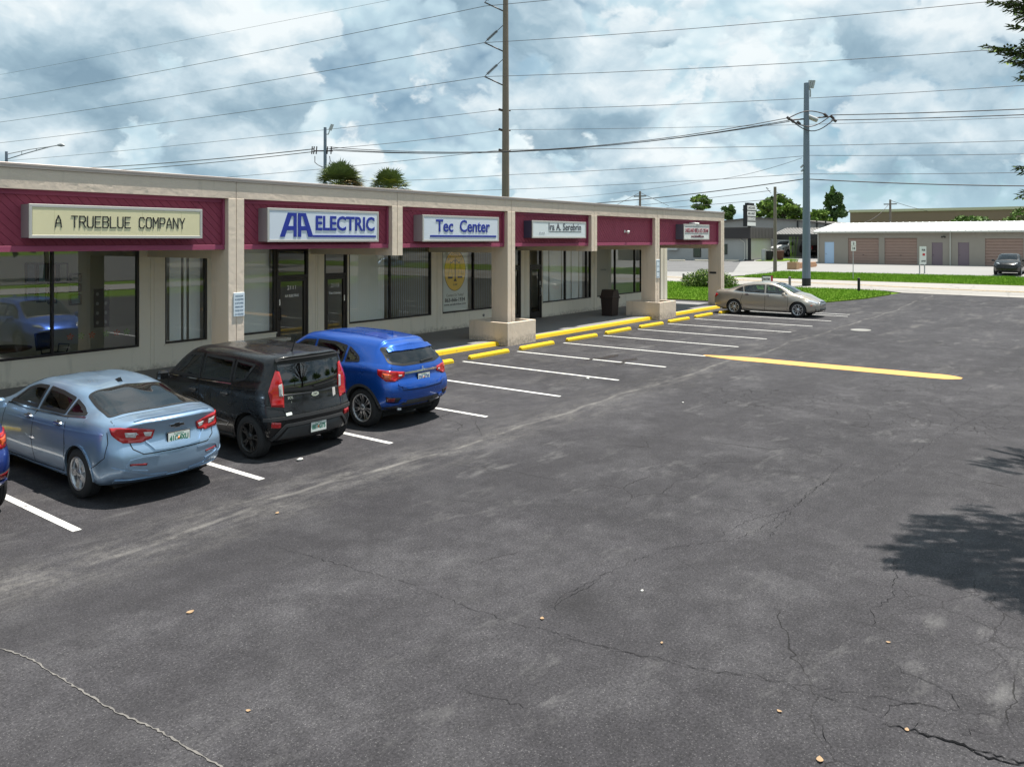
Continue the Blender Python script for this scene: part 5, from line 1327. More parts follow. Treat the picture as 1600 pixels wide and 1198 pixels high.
# ---------------------------------------------------------------- black boxy hatchback
def boxy(root, pm):
    P = dict(W=1.75, xf=2.05, xr=-1.95, zm=.66, NS=110, belt0=1.05, xm=0, axles=(1.19, -1.36), wr_=.33, endpinch=.08, rf=.35, rr=.20, tplan=.20, nplan=.30, tlen=.6, flen=.7, gplan=.05, endtop=.022, ledge=.03,
        top=[(-2.06, 1.59), (-1.7, 1.605), (-1.2, 1.62), (-.5, 1.635), (.1, 1.63), (.45, 1.60), (.72, 1.49), (1.0, 1.30), (1.24, 1.12), (1.38, 1.075), (1.7, 1.02), (1.95, .93), (2.05, .84)],
        belt=[(-2.06, 1.16), (-1.4, 1.13), (-.6, 1.07), (.3, 1.035), (1.1, 1.01), (1.5, .97), (1.9, .86), (2.05, .76)],
        bot=[(-2.06, .30), (-1.8, .25), (-1.3, .21), (1.2, .20), (1.8, .22), (2.05, .26)],
        ws=[(-2.06, .91), (-1.6, .95), (-.8, .955), (.6, .955), (1.4, .93), (1.8, .88), (2.05, .78)],
        wr=[(-2.06, .79), (-1.2, .80), (0, .80), (.8, .76), (1.4, .76), (2.05, .6)], cant=[(-2.06, 1.50), (-1.2, 1.53), (-.3, 1.545), (.45, 1.51), (.9, 1.34), (1.3, 1.08), (2.1, .8)],
        wm=[(-2.06, .95), (-1.7, 1.0), (-1.3, 1.005), (0, .975), (1.2, 1.005), (1.7, .97), (2.05, .88)],
        tail=[(.2, .12), (.35, .03), (.5, .0), (.68, .0), (.80, .05), (.95, .075), (1.15, .09), (1.35, .125), (1.5, .155), (1.56, .15), (1.62, .15)], nose=[(.2, .04), (.5, 0), (.75, .03), (.95, .12), (1.1, .2)])
    c = Car(root, P)
    BT = CARGLASS
    for pl in ('L', 'R'):
        c.window('front_door_window', pl, rounded([(.98, 1.09), (.10, 1.10), (.10, 1.50), (.48, 1.49), (.66, 1.40)], [.03, .02, .02, .05, .05]), BT)
        c.window('rear_door_window', pl, rounded([(.03, 1.10), (-.80, 1.12), (-.80, 1.49), (.03, 1.505)], [.02, .03, .02, .02]), BT)
        c.window('quarter_window', pl, rounded([(-.85, 1.13), (-1.16, 1.19), (-1.38, 1.45), (-.85, 1.485)], [.02, .04, .06, .02]), BT, border=.03)
        c.strip('window_trim', pl, [(1.02, 1.068), (.1, 1.075), (-.82, 1.10)], .013, CHROME, off=.006)
        for path in ([(.98, 1.06), (1.0, .7), (.80, .42), (.78, .3)], [(.06, 1.08), (.05, .6), (.0, .28)], [(-.86, 1.10), (-.92, .86), (-1.0, .74)], [(-1.0, .74), (-.98, .5), (-.88, .3)], [(-.88, .285), (0, .27), (.78, .285)]): c.strip('door_gap', pl, path, .013, GAP, off=.0015)
        c.strip('lower_moulding', pl, [(.84, .46), (.4, .43), (-.3, .42), (-.78, .45), (-.84, .51), (-.45, .53), (.2, .52)], .012, mat('bright_line', (.4, .4, .42), .3, metal=.8), off=.008)
        c.patch('sill_cladding', pl, rounded([(.80, .23), (-.95, .23), (-.90, .33), (0, .31), (.78, .33)], .02), TRIM, off=.010, grid=.07)
        c.strip('flare_crease', pl, [(-.80, .72), (-1.0, .86), (-1.36, .93), (-1.7, .86), (-1.9, .74)], .02, pm, off=.010, depth=.01)
    c.window('windscreen', 'T', rounded([(.55, -.60), (1.22, -.70), (1.22, .70), (.55, .60)], .05), BT)
    rw = c.window('rear_window', 'B', rounded([(-.62, 1.05), (-.64, 1.50), (.64, 1.50), (.62, 1.05), (.0, 1.02)], [.05, .06, .06, .05, 0]), BT, border=.035)
    c.strip('wiper', 'B', [(-.42, 1.10), (-.12, 1.075), (.02, 1.065)], .016, TRIM, off=.03, depth=-.01)
    c.strip('spoiler', 'B', [(-.62, 1.515), (-.3, 1.525), (0, 1.527), (.3, 1.525), (.62, 1.515)], .03, TRIM, off=.05, depth=.01)
    tg = [(-.70, 1.12), (-.69, .98), (-.60, .62), (-.52, .58), (0, .565), (.52, .58), (.60, .62), (.69, .98), (.70, 1.12)]
    c.strip('tailgate_gap', 'B', tg, .011, GAP, off=.0015)
    gat = c.patch('tailgate_panel', 'B', rounded([(-.62, 1.00), (-.54, .64), (.54, .64), (.62, 1.00), (.0, .985)], [.06, .05, .05, .06, 0]), pm, off=.010, depth=.01)
    for sg in (1, -1):
        A = lambda a: 180 - sg * a; pl = ('C', -1.2, 0)
        lamp = c.patch('tail_lamp', pl, rounded([(A(41.5), .80), (A(53), .83), (A(56), 1.06), (A(51), 1.38), (A(47), 1.35), (A(42.5), 1.12)], .02), REDL, off=.016, depth=.012, grid=.04)
        c.patch('clear_lens', pl, rounded([(A(42.6), .97), (A(46.5), .98), (A(47.5), 1.15), (A(44), 1.17)], .012), CLRL, off=.020, depth=0, grid=.03, parent=lamp)
        c.patch('reflector', 'B', rounded([(sg * .77, .52), (sg * .63, .50), (sg * .62, .585), (sg * .76, .61)], .015), REDL, off=.012, depth=.01, grid=.04)
        c.patch('headlamp', ('C', 1.2, 0), rounded([(sg * 34, .72), (sg * 50, .76), (sg * 52, .92), (sg * 38, .90)], .02), HEADL, off=.01, grid=.05)
    c.patch('bumper_insert', 'B', rounded([(-.66, .30), (-.50, .50), (.50, .50), (.66, .30)], .03), CLAD, off=.006, grid=.07)
    c.strip('bumper_frame', 'B', [(-.74, .33), (-.55, .53), (0, .545), (.55, .53), (.74, .33)], .045, CLAD, off=.022, depth=.01)
    c.strip('bumper_step', 'B', [(-.84, .64), (0, .655), (.84, .64)], .05, CLAD, off=.018, depth=.01)
    c.plate(-.02, .435, '88T G75', tilt=0)
    # badge oval, small letters, decal
    p, n = c.hit('B', (0, .95)); M = Matrix.Translation((p.x - .014, 0, .945)) @ Matrix.Rotation(R(-90), 4, 'Z') @ Matrix.Rotation(R(84), 4, 'X')
    mb = MB(); mb.prism([(.075 * math.cos(2 * math.pi * i / 28), .036 * math.sin(2 * math.pi * i / 28)) for i in range(28)], -.004, .005, 'z', M=M); e = mb.build('emblem', CHROME, root)
    text_mesh('badge', 'KIA', .042, TRIM, e, M @ Matrix.Translation((0, 0, .006)), extrude=.001)
    c.block('tailgate_handle', 'B', (0, .885), .16, .03, .012, TRIM)
    for t_, y, z, s_, w_ in (('SOUL', .42, .94, .055, .15), ('!', .43, .87, .04, None)):
        text_mesh('badge', t_, s_, CHROME, root, Matrix.Translation((c.hit('B', (y, z))[0].x - .014, y, z)) @ Matrix.Rotation(R(-90), 4, 'Z') @ Matrix.Rotation(R(84), 4, 'X'), extrude=.002, width=w_, bold=.001)
    o, M = c.block('sticker', 'B', (-.42, .91), .075, .15, .012, mat('sticker_print', (.55, .5, .48), .5, var=.9, vscale=22))
    c.block('sticker', 'B', (.50, .70), .10, .05, .012, PLATEW)
    mb = MB(); h, n = c.hit('T', (-1.45, .12)); mb.tube([h, h + Vector((-.02, 0, .03)), h + Vector((-.12, 0, .26))], [.02, .008, .004], 6); mb.build('roof_aerial', TRIM, root)
    handles(c, [(.22, .90), (-.70, .93)], TRIM); mirror(c, .92, .90, 1.09, pm)
    c.finish(pm, [(1.19, .345, .385), (-1.36, .345, .385)])
    for x in (1.19, -1.36): c.arch_lip(x, .345, .382, .035, pm, off=.014)
    for x in (1.19, -1.36):
        for sd in 'LR': wheel(c, x, sd, .335, .21, .235, GUNM, 'split5', .868)
    underbody(c, 2.05, -2.06); cabin(c, -1.6, 1.1, 1.08, [(.0, .38, .5, .28), (.0, -.38, .5, .28), (-.9, 0, 1.25, .22)])
    # loose dark clothes piled behind the tinted rear glass
    return c

# ---------------------------------------------------------------- compact crossover
def crossover(root, pm, full=True):
    P = dict(W=1.78, xf=2.10, xr=-2.18, zm=.70, NS=110, belt0=1.05, xm=0, axles=(1.25, -1.42), wr_=.34, endpinch=.13, rf=.35, rr=.22, tplan=.17, nplan=.32, tlen=.7, flen=.8, gplan=.07, endtop=.04,
        top=[(-2.18, 1.50), (-1.8, 1.545), (-1.3, 1.59), (-.7, 1.62), (0, 1.625), (.4, 1.59), (.8, 1.44), (1.1, 1.25), (1.3, 1.11), (1.45, 1.06), (1.8, .98), (2.0, .88), (2.10, .8)],
        belt=[(-2.18, 1.12), (-1.6, 1.13), (-1.0, 1.10), (0, 1.04), (1.0, 1.0), (1.5, .96), (1.9, .84), (2.10, .74)],
        bot=[(-2.18, .36), (-1.9, .29), (-1.4, .23), (1.3, .22), (1.8, .24), (2.10, .28)],
        ws=[(-2.18, .87), (-1.7, .93), (-1.0, .95), (.6, .95), (1.4, .93), (1.8, .87), (2.10, .76)],
        wr=[(-2.18, .66), (-1.5, .69), (-.6, .725), (.4, .73), (1.0, .72), (1.5, .74), (2.10, .6)], cant=[(-2.18, 1.38), (-1.5, 1.44), (-.8, 1.50), (0, 1.52), (.4, 1.49), (.9, 1.30), (1.4, 1.05), (2.2, .8)],
        wm=[(-2.18, .93), (-1.8, .99), (-1.4, 1.01), (0, .975), (1.25, 1.01), (1.8, .97), (2.10, .86)],
        tail=[(.25, .20), (.42, .08), (.55, .02), (.68, .0), (.80, .02), (.90, .085), (1.02, .09), (1.12, .13), (1.3, .27), (1.45, .40), (1.52, .42)], nose=[(.2, .05), (.5, 0), (.75, .03), (.95, .12), (1.1, .2)])
    c = Car(root, P); BG = CARGLASS
    for pl in ('L', 'R'):
        c.window('front_door_window', pl, rounded([(.98, 1.07), (.08, 1.09), (.08, 1.47), (.42, 1.45), (.72, 1.31)], [.03, .02, .02, .05, .05]), CLEARG)
        c.window('rear_door_window', pl, rounded([(.02, 1.09), (-.82, 1.13), (-.84, 1.42), (-.5, 1.47), (.02, 1.48)], [.02, .02, .03, .06, .02]), BG)
        c.window('quarter_window', pl, rounded([(-.88, 1.135), (-1.28, 1.16), (-1.22, 1.26), (-.90, 1.415)], [.02, .05, .05, .03]), BG, border=.03)
        for path in ([(.98, 1.06), (1.0, .7), (.88, .42), (.86, .3)], [(.05, 1.08), (.04, .6), (.0, .30)], [(-.90, 1.12), (-.96, .86), (-1.02, .76)], [(-1.02, .76), (-1.0, .55), (-.92, .33)], [(-.92, .32), (0, .29), (.86, .31)]): c.strip('door_gap', pl, path, .013, GAP, off=.0015)
        c.patch('sill_cladding', pl, rounded([(.86, .25), (-1.0, .25), (-.98, .36), (0, .35), (.84, .36)], .02), CLAD, off=.012, grid=.07)
        c.strip('body_crease', pl, [(.95, .90), (0, .93), (-.9, .985), (-1.55, 1.03), (-1.8, 1.02)], .022, pm, off=.010, depth=.01)
    c.window('windscreen', 'T', rounded([(.50, -.58), (1.28, -.68), (1.28, .68), (.50, .58)], .05), BG)
    c.window('rear_window', 'B', rounded([(-.68, 1.165), (-.59, 1.43), (.59, 1.43), (.68, 1.165), (.42, 1.11), (-.42, 1.11)], [.06, .05, .05, .06, .05, .05]), BG, border=.035)
    c.strip('spoiler', 'T', [(-1.76, -.55), (-1.81, -.3), (-1.83, 0), (-1.81, .3), (-1.76, .55)], .07, pm, off=.028, depth=.01)
    c.strip('wiper', 'B', [(-.38, 1.165), (-.10, 1.155), (.0, 1.145)], .016, TRIM, off=.03, depth=-.01)
    c.strip('tailgate_gap', 'B', [(-.66, 1.10), (-.62, .98), (-.55, .80), (-.50, .69), (0, .675), (.50, .69), (.55, .80), (.62, .98), (.66, 1.10)], .013, GAP, off=.0015)
    c.strip('tailgate_crease', 'B', [(-.60, .80), (-.40, .725), (.40, .725), (.60, .80)], .03, pm, off=.020, depth=.01)
    c.strip('chrome_bar', 'B', [(-.42, .985), (0, .995), (.42, .985)], .036, CHROME, off=.018, depth=.004)
    # three diamonds emblem
    p, n = c.hit('B', (0, 1.02)); M = Matrix.Translation((p.x - .024, 0, 1.025)) @ Matrix.Rotation(R(-90), 4, 'Z') @ Matrix.Rotation(R(80), 4, 'X')
    mb = MB()
    for a in (90, 210, 330):
        d = Vector((math.cos(R(a)), math.sin(R(a)))); q = Vector((math.cos(R(a + 90)), math.sin(R(a + 90))))
        pts = [Vector((0, 0)), d * .028 + q * .016, d * .056, d * .028 - q * .016]; mb.prism([tuple(v) for v in pts], -.004, .008, 'z', M=M)
    mb.build('emblem', CHROME, root)
    c.plate(-.02, .865, 'DJ1 K20', colr=mat('plate_blue', (.05, .12, .32), .5), tilt=0)
    for sg in (1, -1):
        A = lambda a: 180 - sg * a; pl = ('C', -1.3, 0)
        lamp = c.patch('tail_lamp', pl, rounded([(A(29), 1.01), (A(44), 1.045), (A(60), 1.075), (A(59), .98), (A(50), .865), (A(41), .855), (A(30), .92)], .012), REDL, off=.014, depth=.012, grid=.035)
        c.patch('amber_lens', pl, rounded([(A(45), .985), (A(54), 1.01), (A(52), .92), (A(46), .895)], .01), AMBL, off=.018, depth=0, grid=.03, parent=lamp)
        c.patch('clear_lens', pl, rounded([(A(32.5), .965), (A(37), .968), (A(37), .935), (A(33), .935)], .006), CLRL, off=.018, depth=0, grid=.03, parent=lamp)
        c.patch('reflector_housing', pl, rounded([(A(34), .56), (A(50), .60), (A(50), .50), (A(38), .47)], .02), TRIM, off=.006, grid=.04)
        c.patch('reflector', pl, rounded([(A(41), .565), (A(49), .585), (A(48.5), .51), (A(42), .50)], .02), DREDL, off=.010, grid=.04)
        c.strip('bumper_crease', pl, [(A(28), .49), (A(34), .50), (A(38), .46), (A(50), .47)], .03, pm, off=.022, depth=.01)
        c.patch('headlamp', ('C', 1.2, 0), rounded([(sg * 30, .80), (sg * 50, .86), (sg * 56, .92), (sg * 40, .90)], .02), HEADL, off=.01, grid=.05)
    c.patch('bumper_cladding', 'B', rounded([(-.80, .40), (-.52, .43), (-.40, .50), (.40, .50), (.52, .43), (.80, .40), (.60, .335), (-.60, .335)], .03), CLAD, off=.008, grid=.06)
    c.block('tow_cover', 'B', (-.25, .40), .14, .07, .03, TRIM); c.block('exhaust_tip', 'B', (.45, .345), .09, .05, .05, SILVER)
    h, n = c.hit('T', (-1.25, 0)); mb = MB(); mb.add([(h.x + .10, -.012, h.z), (h.x + .10, .012, h.z), (h.x - .07, -.036, h.z - .012), (h.x - .07, .036, h.z - .012), (h.x - .075, 0, h.z + .055), (h.x - .02, 0, h.z + .045)],
        [(0, 5, 1), (0, 2, 4, 5), (1, 5, 4, 3), (2, 3, 4), (0, 1, 3, 2)]); mb.build('roof_aerial', pm, root)
    for y in (-.36, .36): c.strip('roof_rib', 'T', [(.1, y), (-.7, y * .98), (-1.5, y * .92)], .03, pm, off=.006, depth=.01)
    handles(c, [(.20, .93), (-.72, .975)], pm); mirror(c, .92, .89, 1.08, pm)
    c.finish(pm, [(1.25, .35, .40), (-1.42, .35, .40)])
    for x in (1.25, -1.42): c.arch_lip(x, .35, .395, .045, CLAD, off=.012)
    for x in (1.25, -1.42):
        for sd in 'LR': wheel(c, x, sd, .35, .22, .250, MACH, 'seven', .88)
    underbody(c, 2.1, -2.18); cabin(c, -1.6, 1.1, 1.08, [(.0, .38, .5, .26), (.0, -.38, .5, .26), (-.9, 0, 1.2, .2)], m=SEATT)
    return c

# ---------------------------------------------------------------- taupe saloon
def saloon(root, pm):
    P = dict(W=1.80, xf=2.38, xr=-2.50, zm=.62, NS=110, belt0=.96, xm=0, axles=(1.50, -1.40), wr_=.33, endpinch=.10, rf=.4, rr=.18, tplan=.16, nplan=.36, tlen=.6, flen=.9, gplan=.10,
        top=[(-2.50, 1.04), (-2.38, 1.085), (-2.15, 1.10), (-1.9, 1.12), (-1.6, 1.22), (-1.2, 1.36), (-.8, 1.455), (-.4, 1.495), (0, 1.505), (.35, 1.475), (.8, 1.33), (1.15, 1.16), (1.35, 1.06), (1.7, .99), (2.1, .87), (2.38, .72)],
        belt=[(-2.50, .97), (-2.0, 1.0), (-1.5, 1.0), (-.8, .99), (.4, .95), (1.2, .92), (1.7, .86), (2.2, .74), (2.38, .64)],
        bot=[(-2.50, .30), (-2.0, .23), (-1.4, .18), (1.4, .17), (2.0, .19), (2.38, .24)],
        ws=[(-2.50, .84), (-2.0, .90), (-1.4, .935), (0, .94), (1.2, .93), (1.9, .87), (2.38, .74)],
        wr=[(-2.50, .66), (-1.9, .66), (-1.2, .67), (0, .71), (.8, .70), (1.4, .72), (2.38, .6)], cant=[(-2.5, 1.05), (-1.7, 1.12), (-1.1, 1.30), (-.5, 1.385), (.1, 1.40), (.7, 1.29), (1.3, 1.02), (2.4, .7)],
        wm=[(-2.50, .90), (-2.0, .98), (-1.4, 1.0), (0, .985), (1.4, 1.0), (2.0, .95), (2.38, .84)],
        tail=[(.2, .12), (.35, .03), (.5, 0), (.7, 0), (.85, .04), (1.0, .07), (1.1, .06)], nose=[(.2, .05), (.35, 0), (.55, .0), (.68, .06), (.8, .18), (1, .3)])
    c = Car(root, P)
    for pl in ('L', 'R'):
        c.window('front_door_window', pl, rounded([(1.02, .985), (.08, 1.01), (.05, 1.385), (.35, 1.36), (.70, 1.235)], [.04, .02, .02, .06, .06]), CLEARG)
        c.window('rear_door_window', pl, rounded([(.0, 1.01), (-.92, 1.03), (-1.0, 1.29), (-.55, 1.365), (-.03, 1.385)], [.02, .02, .03, .06, .02]), CLEARG)
        c.window('quarter_window', pl, rounded([(-.97, 1.035), (-1.42, 1.07), (-1.30, 1.17), (-1.05, 1.27)], [.02, .03, .05, .02]), CARGLASS, border=.028)
        c.strip('window_trim', pl, [(1.05, .972), (.1, .985), (-.9, 1.005), (-1.45, 1.05)], .014, CHROME, off=.006)
        for path in ([(1.06, .95), (1.08, .60), (1.02, .28)], [(.04, .98), (.05, .6), (.02, .26)], [(-.98, 1.0), (-1.03, .80), (-1.08, .68)], [(-1.08, .68), (-1.02, .45), (-.92, .28)], [(-.92, .27), (0, .25), (1.02, .262)]): c.strip('door_gap', pl, path, .013, GAP, off=.0015)
        c.strip('side_moulding', pl, [(.98, .50), (0, .49), (-.9, .50)], .03, pm, off=.012, depth=.01)
        c.strip('sill_moulding', pl, [(1.0, .225), (0, .215), (-.95, .225)], .035, pm, off=.016, depth=.01)
        c.patch('side_reflector', pl, rounded([(2.02, .52), (2.10, .525), (2.09, .56), (2.01, .555)], .01), AMBL, off=.005, grid=.05)
    c.window('windscreen', 'T', rounded([(.42, -.55), (1.30, -.66), (1.30, .66), (.42, .55)], .05), CLEARG)
    c.window('rear_window', 'T', rounded([(-1.02, -.52), (-1.78, -.60), (-1.78, .60), (-1.02, .52)], .07), CARGLASS, border=.03)
    c.strip('boot_gap', 'T', [(-1.90, -.64), (-1.96, 0), (-1.90, .64)], .009, GAP, off=.001)
    for sg in (1, -1):
        A = lambda a: 180 - sg * a
        c.patch('tail_lamp', ('C', -1.7, 0), rounded([(A(34), .90), (A(54), .92), (A(60), .86), (A(52), .74), (A(36), .74)], .02), REDL, off=.012, grid=.05)
        c.patch('headlamp', ('C', 1.5, 0), rounded([(sg * 30, .665), (sg * 46, .75), (sg * 66, .80), (sg * 60, .70), (sg * 38, .60)], .02), HEADL, off=.010, grid=.045)
        c.patch('fog_lamp', ('C', 1.5, 0), rounded([(sg * 30, .36), (sg * 44, .38), (sg * 44, .30), (sg * 32, .29)], .02), TRIM, off=.006, grid=.05)
        c.strip('hood_gap', 'T', [(1.34, sg * .62), (1.7, sg * .66), (2.05, sg * .58), (2.22, sg * .40)], .010, GAP, off=.001)
    gr = c.patch('grille', 'F', rounded([(-.34, .52), (.34, .52), (.42, .63), (.30, .70), (-.30, .70), (-.42, .63)], .03), TRIM, off=.010, grid=.06)
    c.strip('grille_frame', 'F', [(-.34, .52), (.34, .52), (.42, .63), (.30, .70), (-.30, .70), (-.42, .63)], .025, CHROME, off=.016, depth=.004, closed=True, parent=gr)
    for z in (.56, .60, .64): c.strip('grille_bar', 'F', [(-.34, z), (.34, z)], .012, CHROME, off=.014, depth=.002, parent=gr)
    c.patch('lower_intake', 'F', rounded([(-.48, .30), (.48, .30), (.40, .42), (-.40, .42)], .03), TRIM, off=.006, grid=.07)
    c.plate(0, .80, 'KZ4 81J')
    h = c.hit('T', (-1.1, 0))[0]
    handles(c, [(.18, .905), (-.78, .93)], CHROME); mirror(c, .93, .90, .99, pm)
    c.finish(pm, [(1.50, .335, .375), (-1.40, .335, .375)])
    for x in (1.50, -1.40): c.arch_lip(x, .335, .372, .022, pm, off=.010)
    for x in (1.50, -1.40):
        for sd in 'LR': wheel(c, x, sd, .335, .21, .232, SILVER, 'ten', .885)
    underbody(c, 2.38, -2.5); cabin(c, -1.45, 1.2, 1.0, [(.0, .38, .5, .2), (.0, -.38, .5, .2), (-1.0, 0, 1.2, .16)], m=SEATT)
    return c
# ------------------------------------------------------------------ trees
BARK = mat('bark', (.13, .10, .075), .95, var=.3, vscale=6, bump=(12, .6, .03))
def leafm(name, col, v=.45, vs=.8):
    m = mat(name, col, .65, spec=.25, var=v, vscale=vs); b = m.node_tree.nodes['Principled BSDF']
    return m
LF = [leafm('foliage_dark', (.045, .085, .022)), leafm('foliage_mid', (.085, .15, .028)), leafm('foliage_light', (.17, .26, .04))]
def foliage(blobs, n, size, seed, shell=.55, elong=1.0):
    """leaf quads spread through ellipsoids (cx,cy,cz,rx,ry,rz,weight)"""
    rg = np.random.RandomState(seed); W = np.array([b_[6] if len(b_) > 6 else b_[3] * b_[4] * b_[5] for b_ in blobs]); W = W / W.sum()
    idx = rg.choice(len(blobs), n, p=W); B = np.array([b_[:6] for b_ in blobs])[idx]
    d = rg.normal(size=(n, 3)); d /= np.linalg.norm(d, axis=1)[:, None]; r = (shell + (1.05 - shell) * rg.rand(n) ** .6)[:, None]
    # lumpy outline
    lump = 1 + .18 * np.sin(d[:, :1] * 7 + idx[:, None]) * np.sin(d[:, 1:2] * 6 + 2 * idx[:, None]) + .1 * np.sin(d[:, 2:] * 9)
    c = B[:, :3] + d * r * lump * B[:, 3:]
    nrm = d * .7 + rg.normal(size=(n, 3)) * .6; nrm /= np.linalg.norm(nrm, axis=1)[:, None]
    t = np.cross(nrm, rg.normal(size=(n, 3))); t /= np.linalg.norm(t, axis=1)[:, None]; b2 = np.cross(nrm, t)
    s = (size * rg.uniform(.5, 1.3, n))[:, None]
    V = np.stack([c - t * s * elong, c - b2 * s * .5, c + t * s * elong, c + b2 * s * .5], 1).reshape(-1, 3)
    return V, idx
def leaf_mesh_from(V, name, mats, mi=None):
    n = len(V) // 4; me = bpy.data.meshes.new(name); me.from_pydata(V.tolist(), [], np.arange(4 * n).reshape(-1, 4).tolist())
    for m in mats: me.materials.append(m)
    if mi is None: mi = np.random.RandomState(3).choice(len(mats), n)
    me.polygons.foreach_set('material_index', mi.astype(int).tolist()); me.update(); return me
def tree(name, x, y, blobs, n, size, label, group=None, mats=None, trunk_r=.25, seed=1, z0=None, cat='tree', trunk_h=None):
    z0 = gz(x) - .02 if z0 is None else z0
    root = empty(name, (x, y, z0), 0, label, cat, group)
    top = max(b_[2] for b_ in blobs); mb = MB(); th = trunk_h or min(b_[2] - b_[5] for b_ in blobs) + .5
    mb.tube([(0, 0, 0), (.05, .03, th * .5), (0, 0, th)], [trunk_r, trunk_r * .8, trunk_r * .65], 10)
    for b_ in blobs[:8]: mb.tube([(0, 0, th * .9), (b_[0] * .5, b_[1] * .5, (th + b_[2]) * .5), (b_[0], b_[1], b_[2])], [trunk_r * .5, trunk_r * .3, trunk_r * .12], 7)
    mb.build('trunk', BARK, root)
    V, idx = foliage(blobs, n, size, seed); m = mats or LF; rg = np.random.RandomState(seed + 9)
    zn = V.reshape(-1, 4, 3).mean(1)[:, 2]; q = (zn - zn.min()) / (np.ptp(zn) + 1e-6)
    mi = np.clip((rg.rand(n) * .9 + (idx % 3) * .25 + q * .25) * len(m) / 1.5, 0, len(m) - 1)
    o = link_mesh('crown', leaf_mesh_from(V, 'crown', m, mi), root); return root
def palm(x, y, h, r, label, seed, dead=.3):
    root = empty('cabbage_palm', (x, y, 0), 0, label, 'palm tree', 'palms behind the strip mall'); rr = random.Random(seed)
    mb = MB(); mb.tube([(0, 0, 0), (.05, 0, h * .5), (0, 0, h)], [.2, .17, .15], 12); mb.build('trunk', BARK, root)
    G1 = leafm('palm_green', (.13, .17, .06)); G2 = leafm('palm_yellow', (.28, .30, .06)); G3 = leafm('palm_dead', (.30, .21, .09))
    for kind, cnt, mt, e0, e1 in (('crown', 84, G1, -12, 85), ('young_frond', 12, G2, -25, 35), ('dead_frond', int(44 * dead), G3, -50, 12)):
        mb = MB()
        for i in range(cnt):
            az = rr.uniform(0, 6.283); el = R(rr.uniform(e0, e1)); L = r * rr.uniform(.45, .6)
            d = Vector((math.cos(az) * math.cos(el), math.sin(az) * math.cos(el), math.sin(el))); base = Vector((0, 0, h)); tip = base + d * L
            mb.tube([base, base + d * L * .5 + Vector((0, 0, .04)), tip], .014, 4)
            side = d.cross(Vector((0, 0, 1))).normalized(); up = side.cross(d)
            for k in range(15):
                a = R(-82 + 164 * k / 14); dd = d * math.cos(a) + side * math.sin(a) + up * rr.uniform(-.1, .15); dd.normalize(); l = r * rr.uniform(.42, .58)
                w = dd.cross(up).normalized() * .045; p1 = tip + dd * l * .55; p2 = tip + dd * l + Vector((0, 0, -.16 * l))
                mb.add([tip, p1 - w, p2, p1 + w], [(0, 1, 2, 3)])
        mb.build(kind, mt, root)
px_, py_ = at(530, 57); palm(px_, py_, 7.2, 1.95, 'larger cabbage palm above the roof with brown dead fronds, beside the left utility pole', 4, 1.2)
px_, py_ = at(609, 60); palm(px_, py_, 7.05, 1.85, 'smaller greener cabbage palm rising above the roof, right of the other palm', 8, .35)

# green shrub behind the last column
bx, by = 50.5, 22.0
sh = empty('shrub', (bx, by, gz(bx)), 0, 'rounded light green shrub on the grass behind the last column', 'shrub')
bl = [(0, 0, .55, .85, .9, .55), (-.3, .8, .5, .7, .7, .5), (.2, -.8, .5, .8, .8, .52), (0, -1.4, .4, .6, .6, .4), (.3, 1.4, .4, .6, .6, .42), (0, .3, .85, .6, .7, .35)]
V, idx = foliage(bl, 5200, .075, 5, .5); mi = np.random.RandomState(2).choice(3, 5200, p=[.2, .4, .4])
link_mesh('foliage', leaf_mesh_from(V, 'foliage', [LF[0], leafm('shrub_mid', (.085, .15, .03)), leafm('shrub_light', (.22, .29, .07))], mi), sh)
mb = MB()
for i in range(9): mb.tube([(rnd.uniform(-.2, .2), rnd.uniform(-.6, .6), 0), (rnd.uniform(-.5, .5), rnd.uniform(-1, 1), .6)], .02, 5)
mb.build('stem', BARK, sh)

def T(name, px, d, ytop, ybot, wpx, n, lab, mats=None, seed=1, size=.35, shape='round', ybase=None):
    """a far tree described by its crown's extent in the photograph"""
    x, y = at(px, d); z0 = gz(x); zt = HC - (ytop - YH) / FPX * d - z0; zb = HC - (ybot - YH) / FPX * d - z0; w = wpx / FPX * d / 2; rr = random.Random(seed)
    bl = []; k = 15
    for i in range(k):
        t = i / (k - 1); z = zb + (zt - zb) * (.12 + .76 * t)
        prof = {'round': math.sin(math.pi * (.15 + .72 * t)), 'cone': .25 + .85 * (1 - t) ** .8, 'flat': 1 - .4 * t}[shape]
        a = i * 2.4 + seed; q = w * .55 * prof
        k_ = rr.uniform(.22, .44); bl.append((math.cos(a) * q * rr.uniform(.8, 1.55), math.sin(a) * q * rr.uniform(.8, 1.55), z + rr.uniform(-.5, .5), w * k_ * (.5 + .5 * prof), w * k_ * (.5 + .5 * prof), (zt - zb) * rr.uniform(.09, .17)))
    return tree('broadleaf_tree', x, y, bl, int(n * .75), size, lab, 'trees behind the buildings', mats, .22, seed, trunk_h=max(.8, zb + .4))
T('t', 1097, 130, 307, 328, 34, 1500, 'small round tree showing just above the far end of the mall roof', seed=2, size=.42)
T('t', 1139, 135, 323, 343, 22, 900, 'dark treetop just right of the last mall column', [LF[0], LF[0], LF[1]], seed=3, size=.4)
T('t', 1216, 118, 306, 345, 64, 3600, 'broad green tree behind the wooden pole and grey workshop', seed=4, size=.42)
T('t', 1180, 122, 328, 346, 34, 900, 'low dense tree just left of the broad tree over the workshop roof', seed=12, size=.38)
T('t', 1247, 122, 326, 347, 40, 1400, 'yellowish green tree left of the blue steel pole', [LF[1], LF[2], LF[2]], seed=5, size=.38)
T('t', 1277, 120, 327, 348, 42, 1500, 'light green round tree immediately right of the blue steel pole', [LF[1], LF[2], LF[1]], seed=6, size=.38)
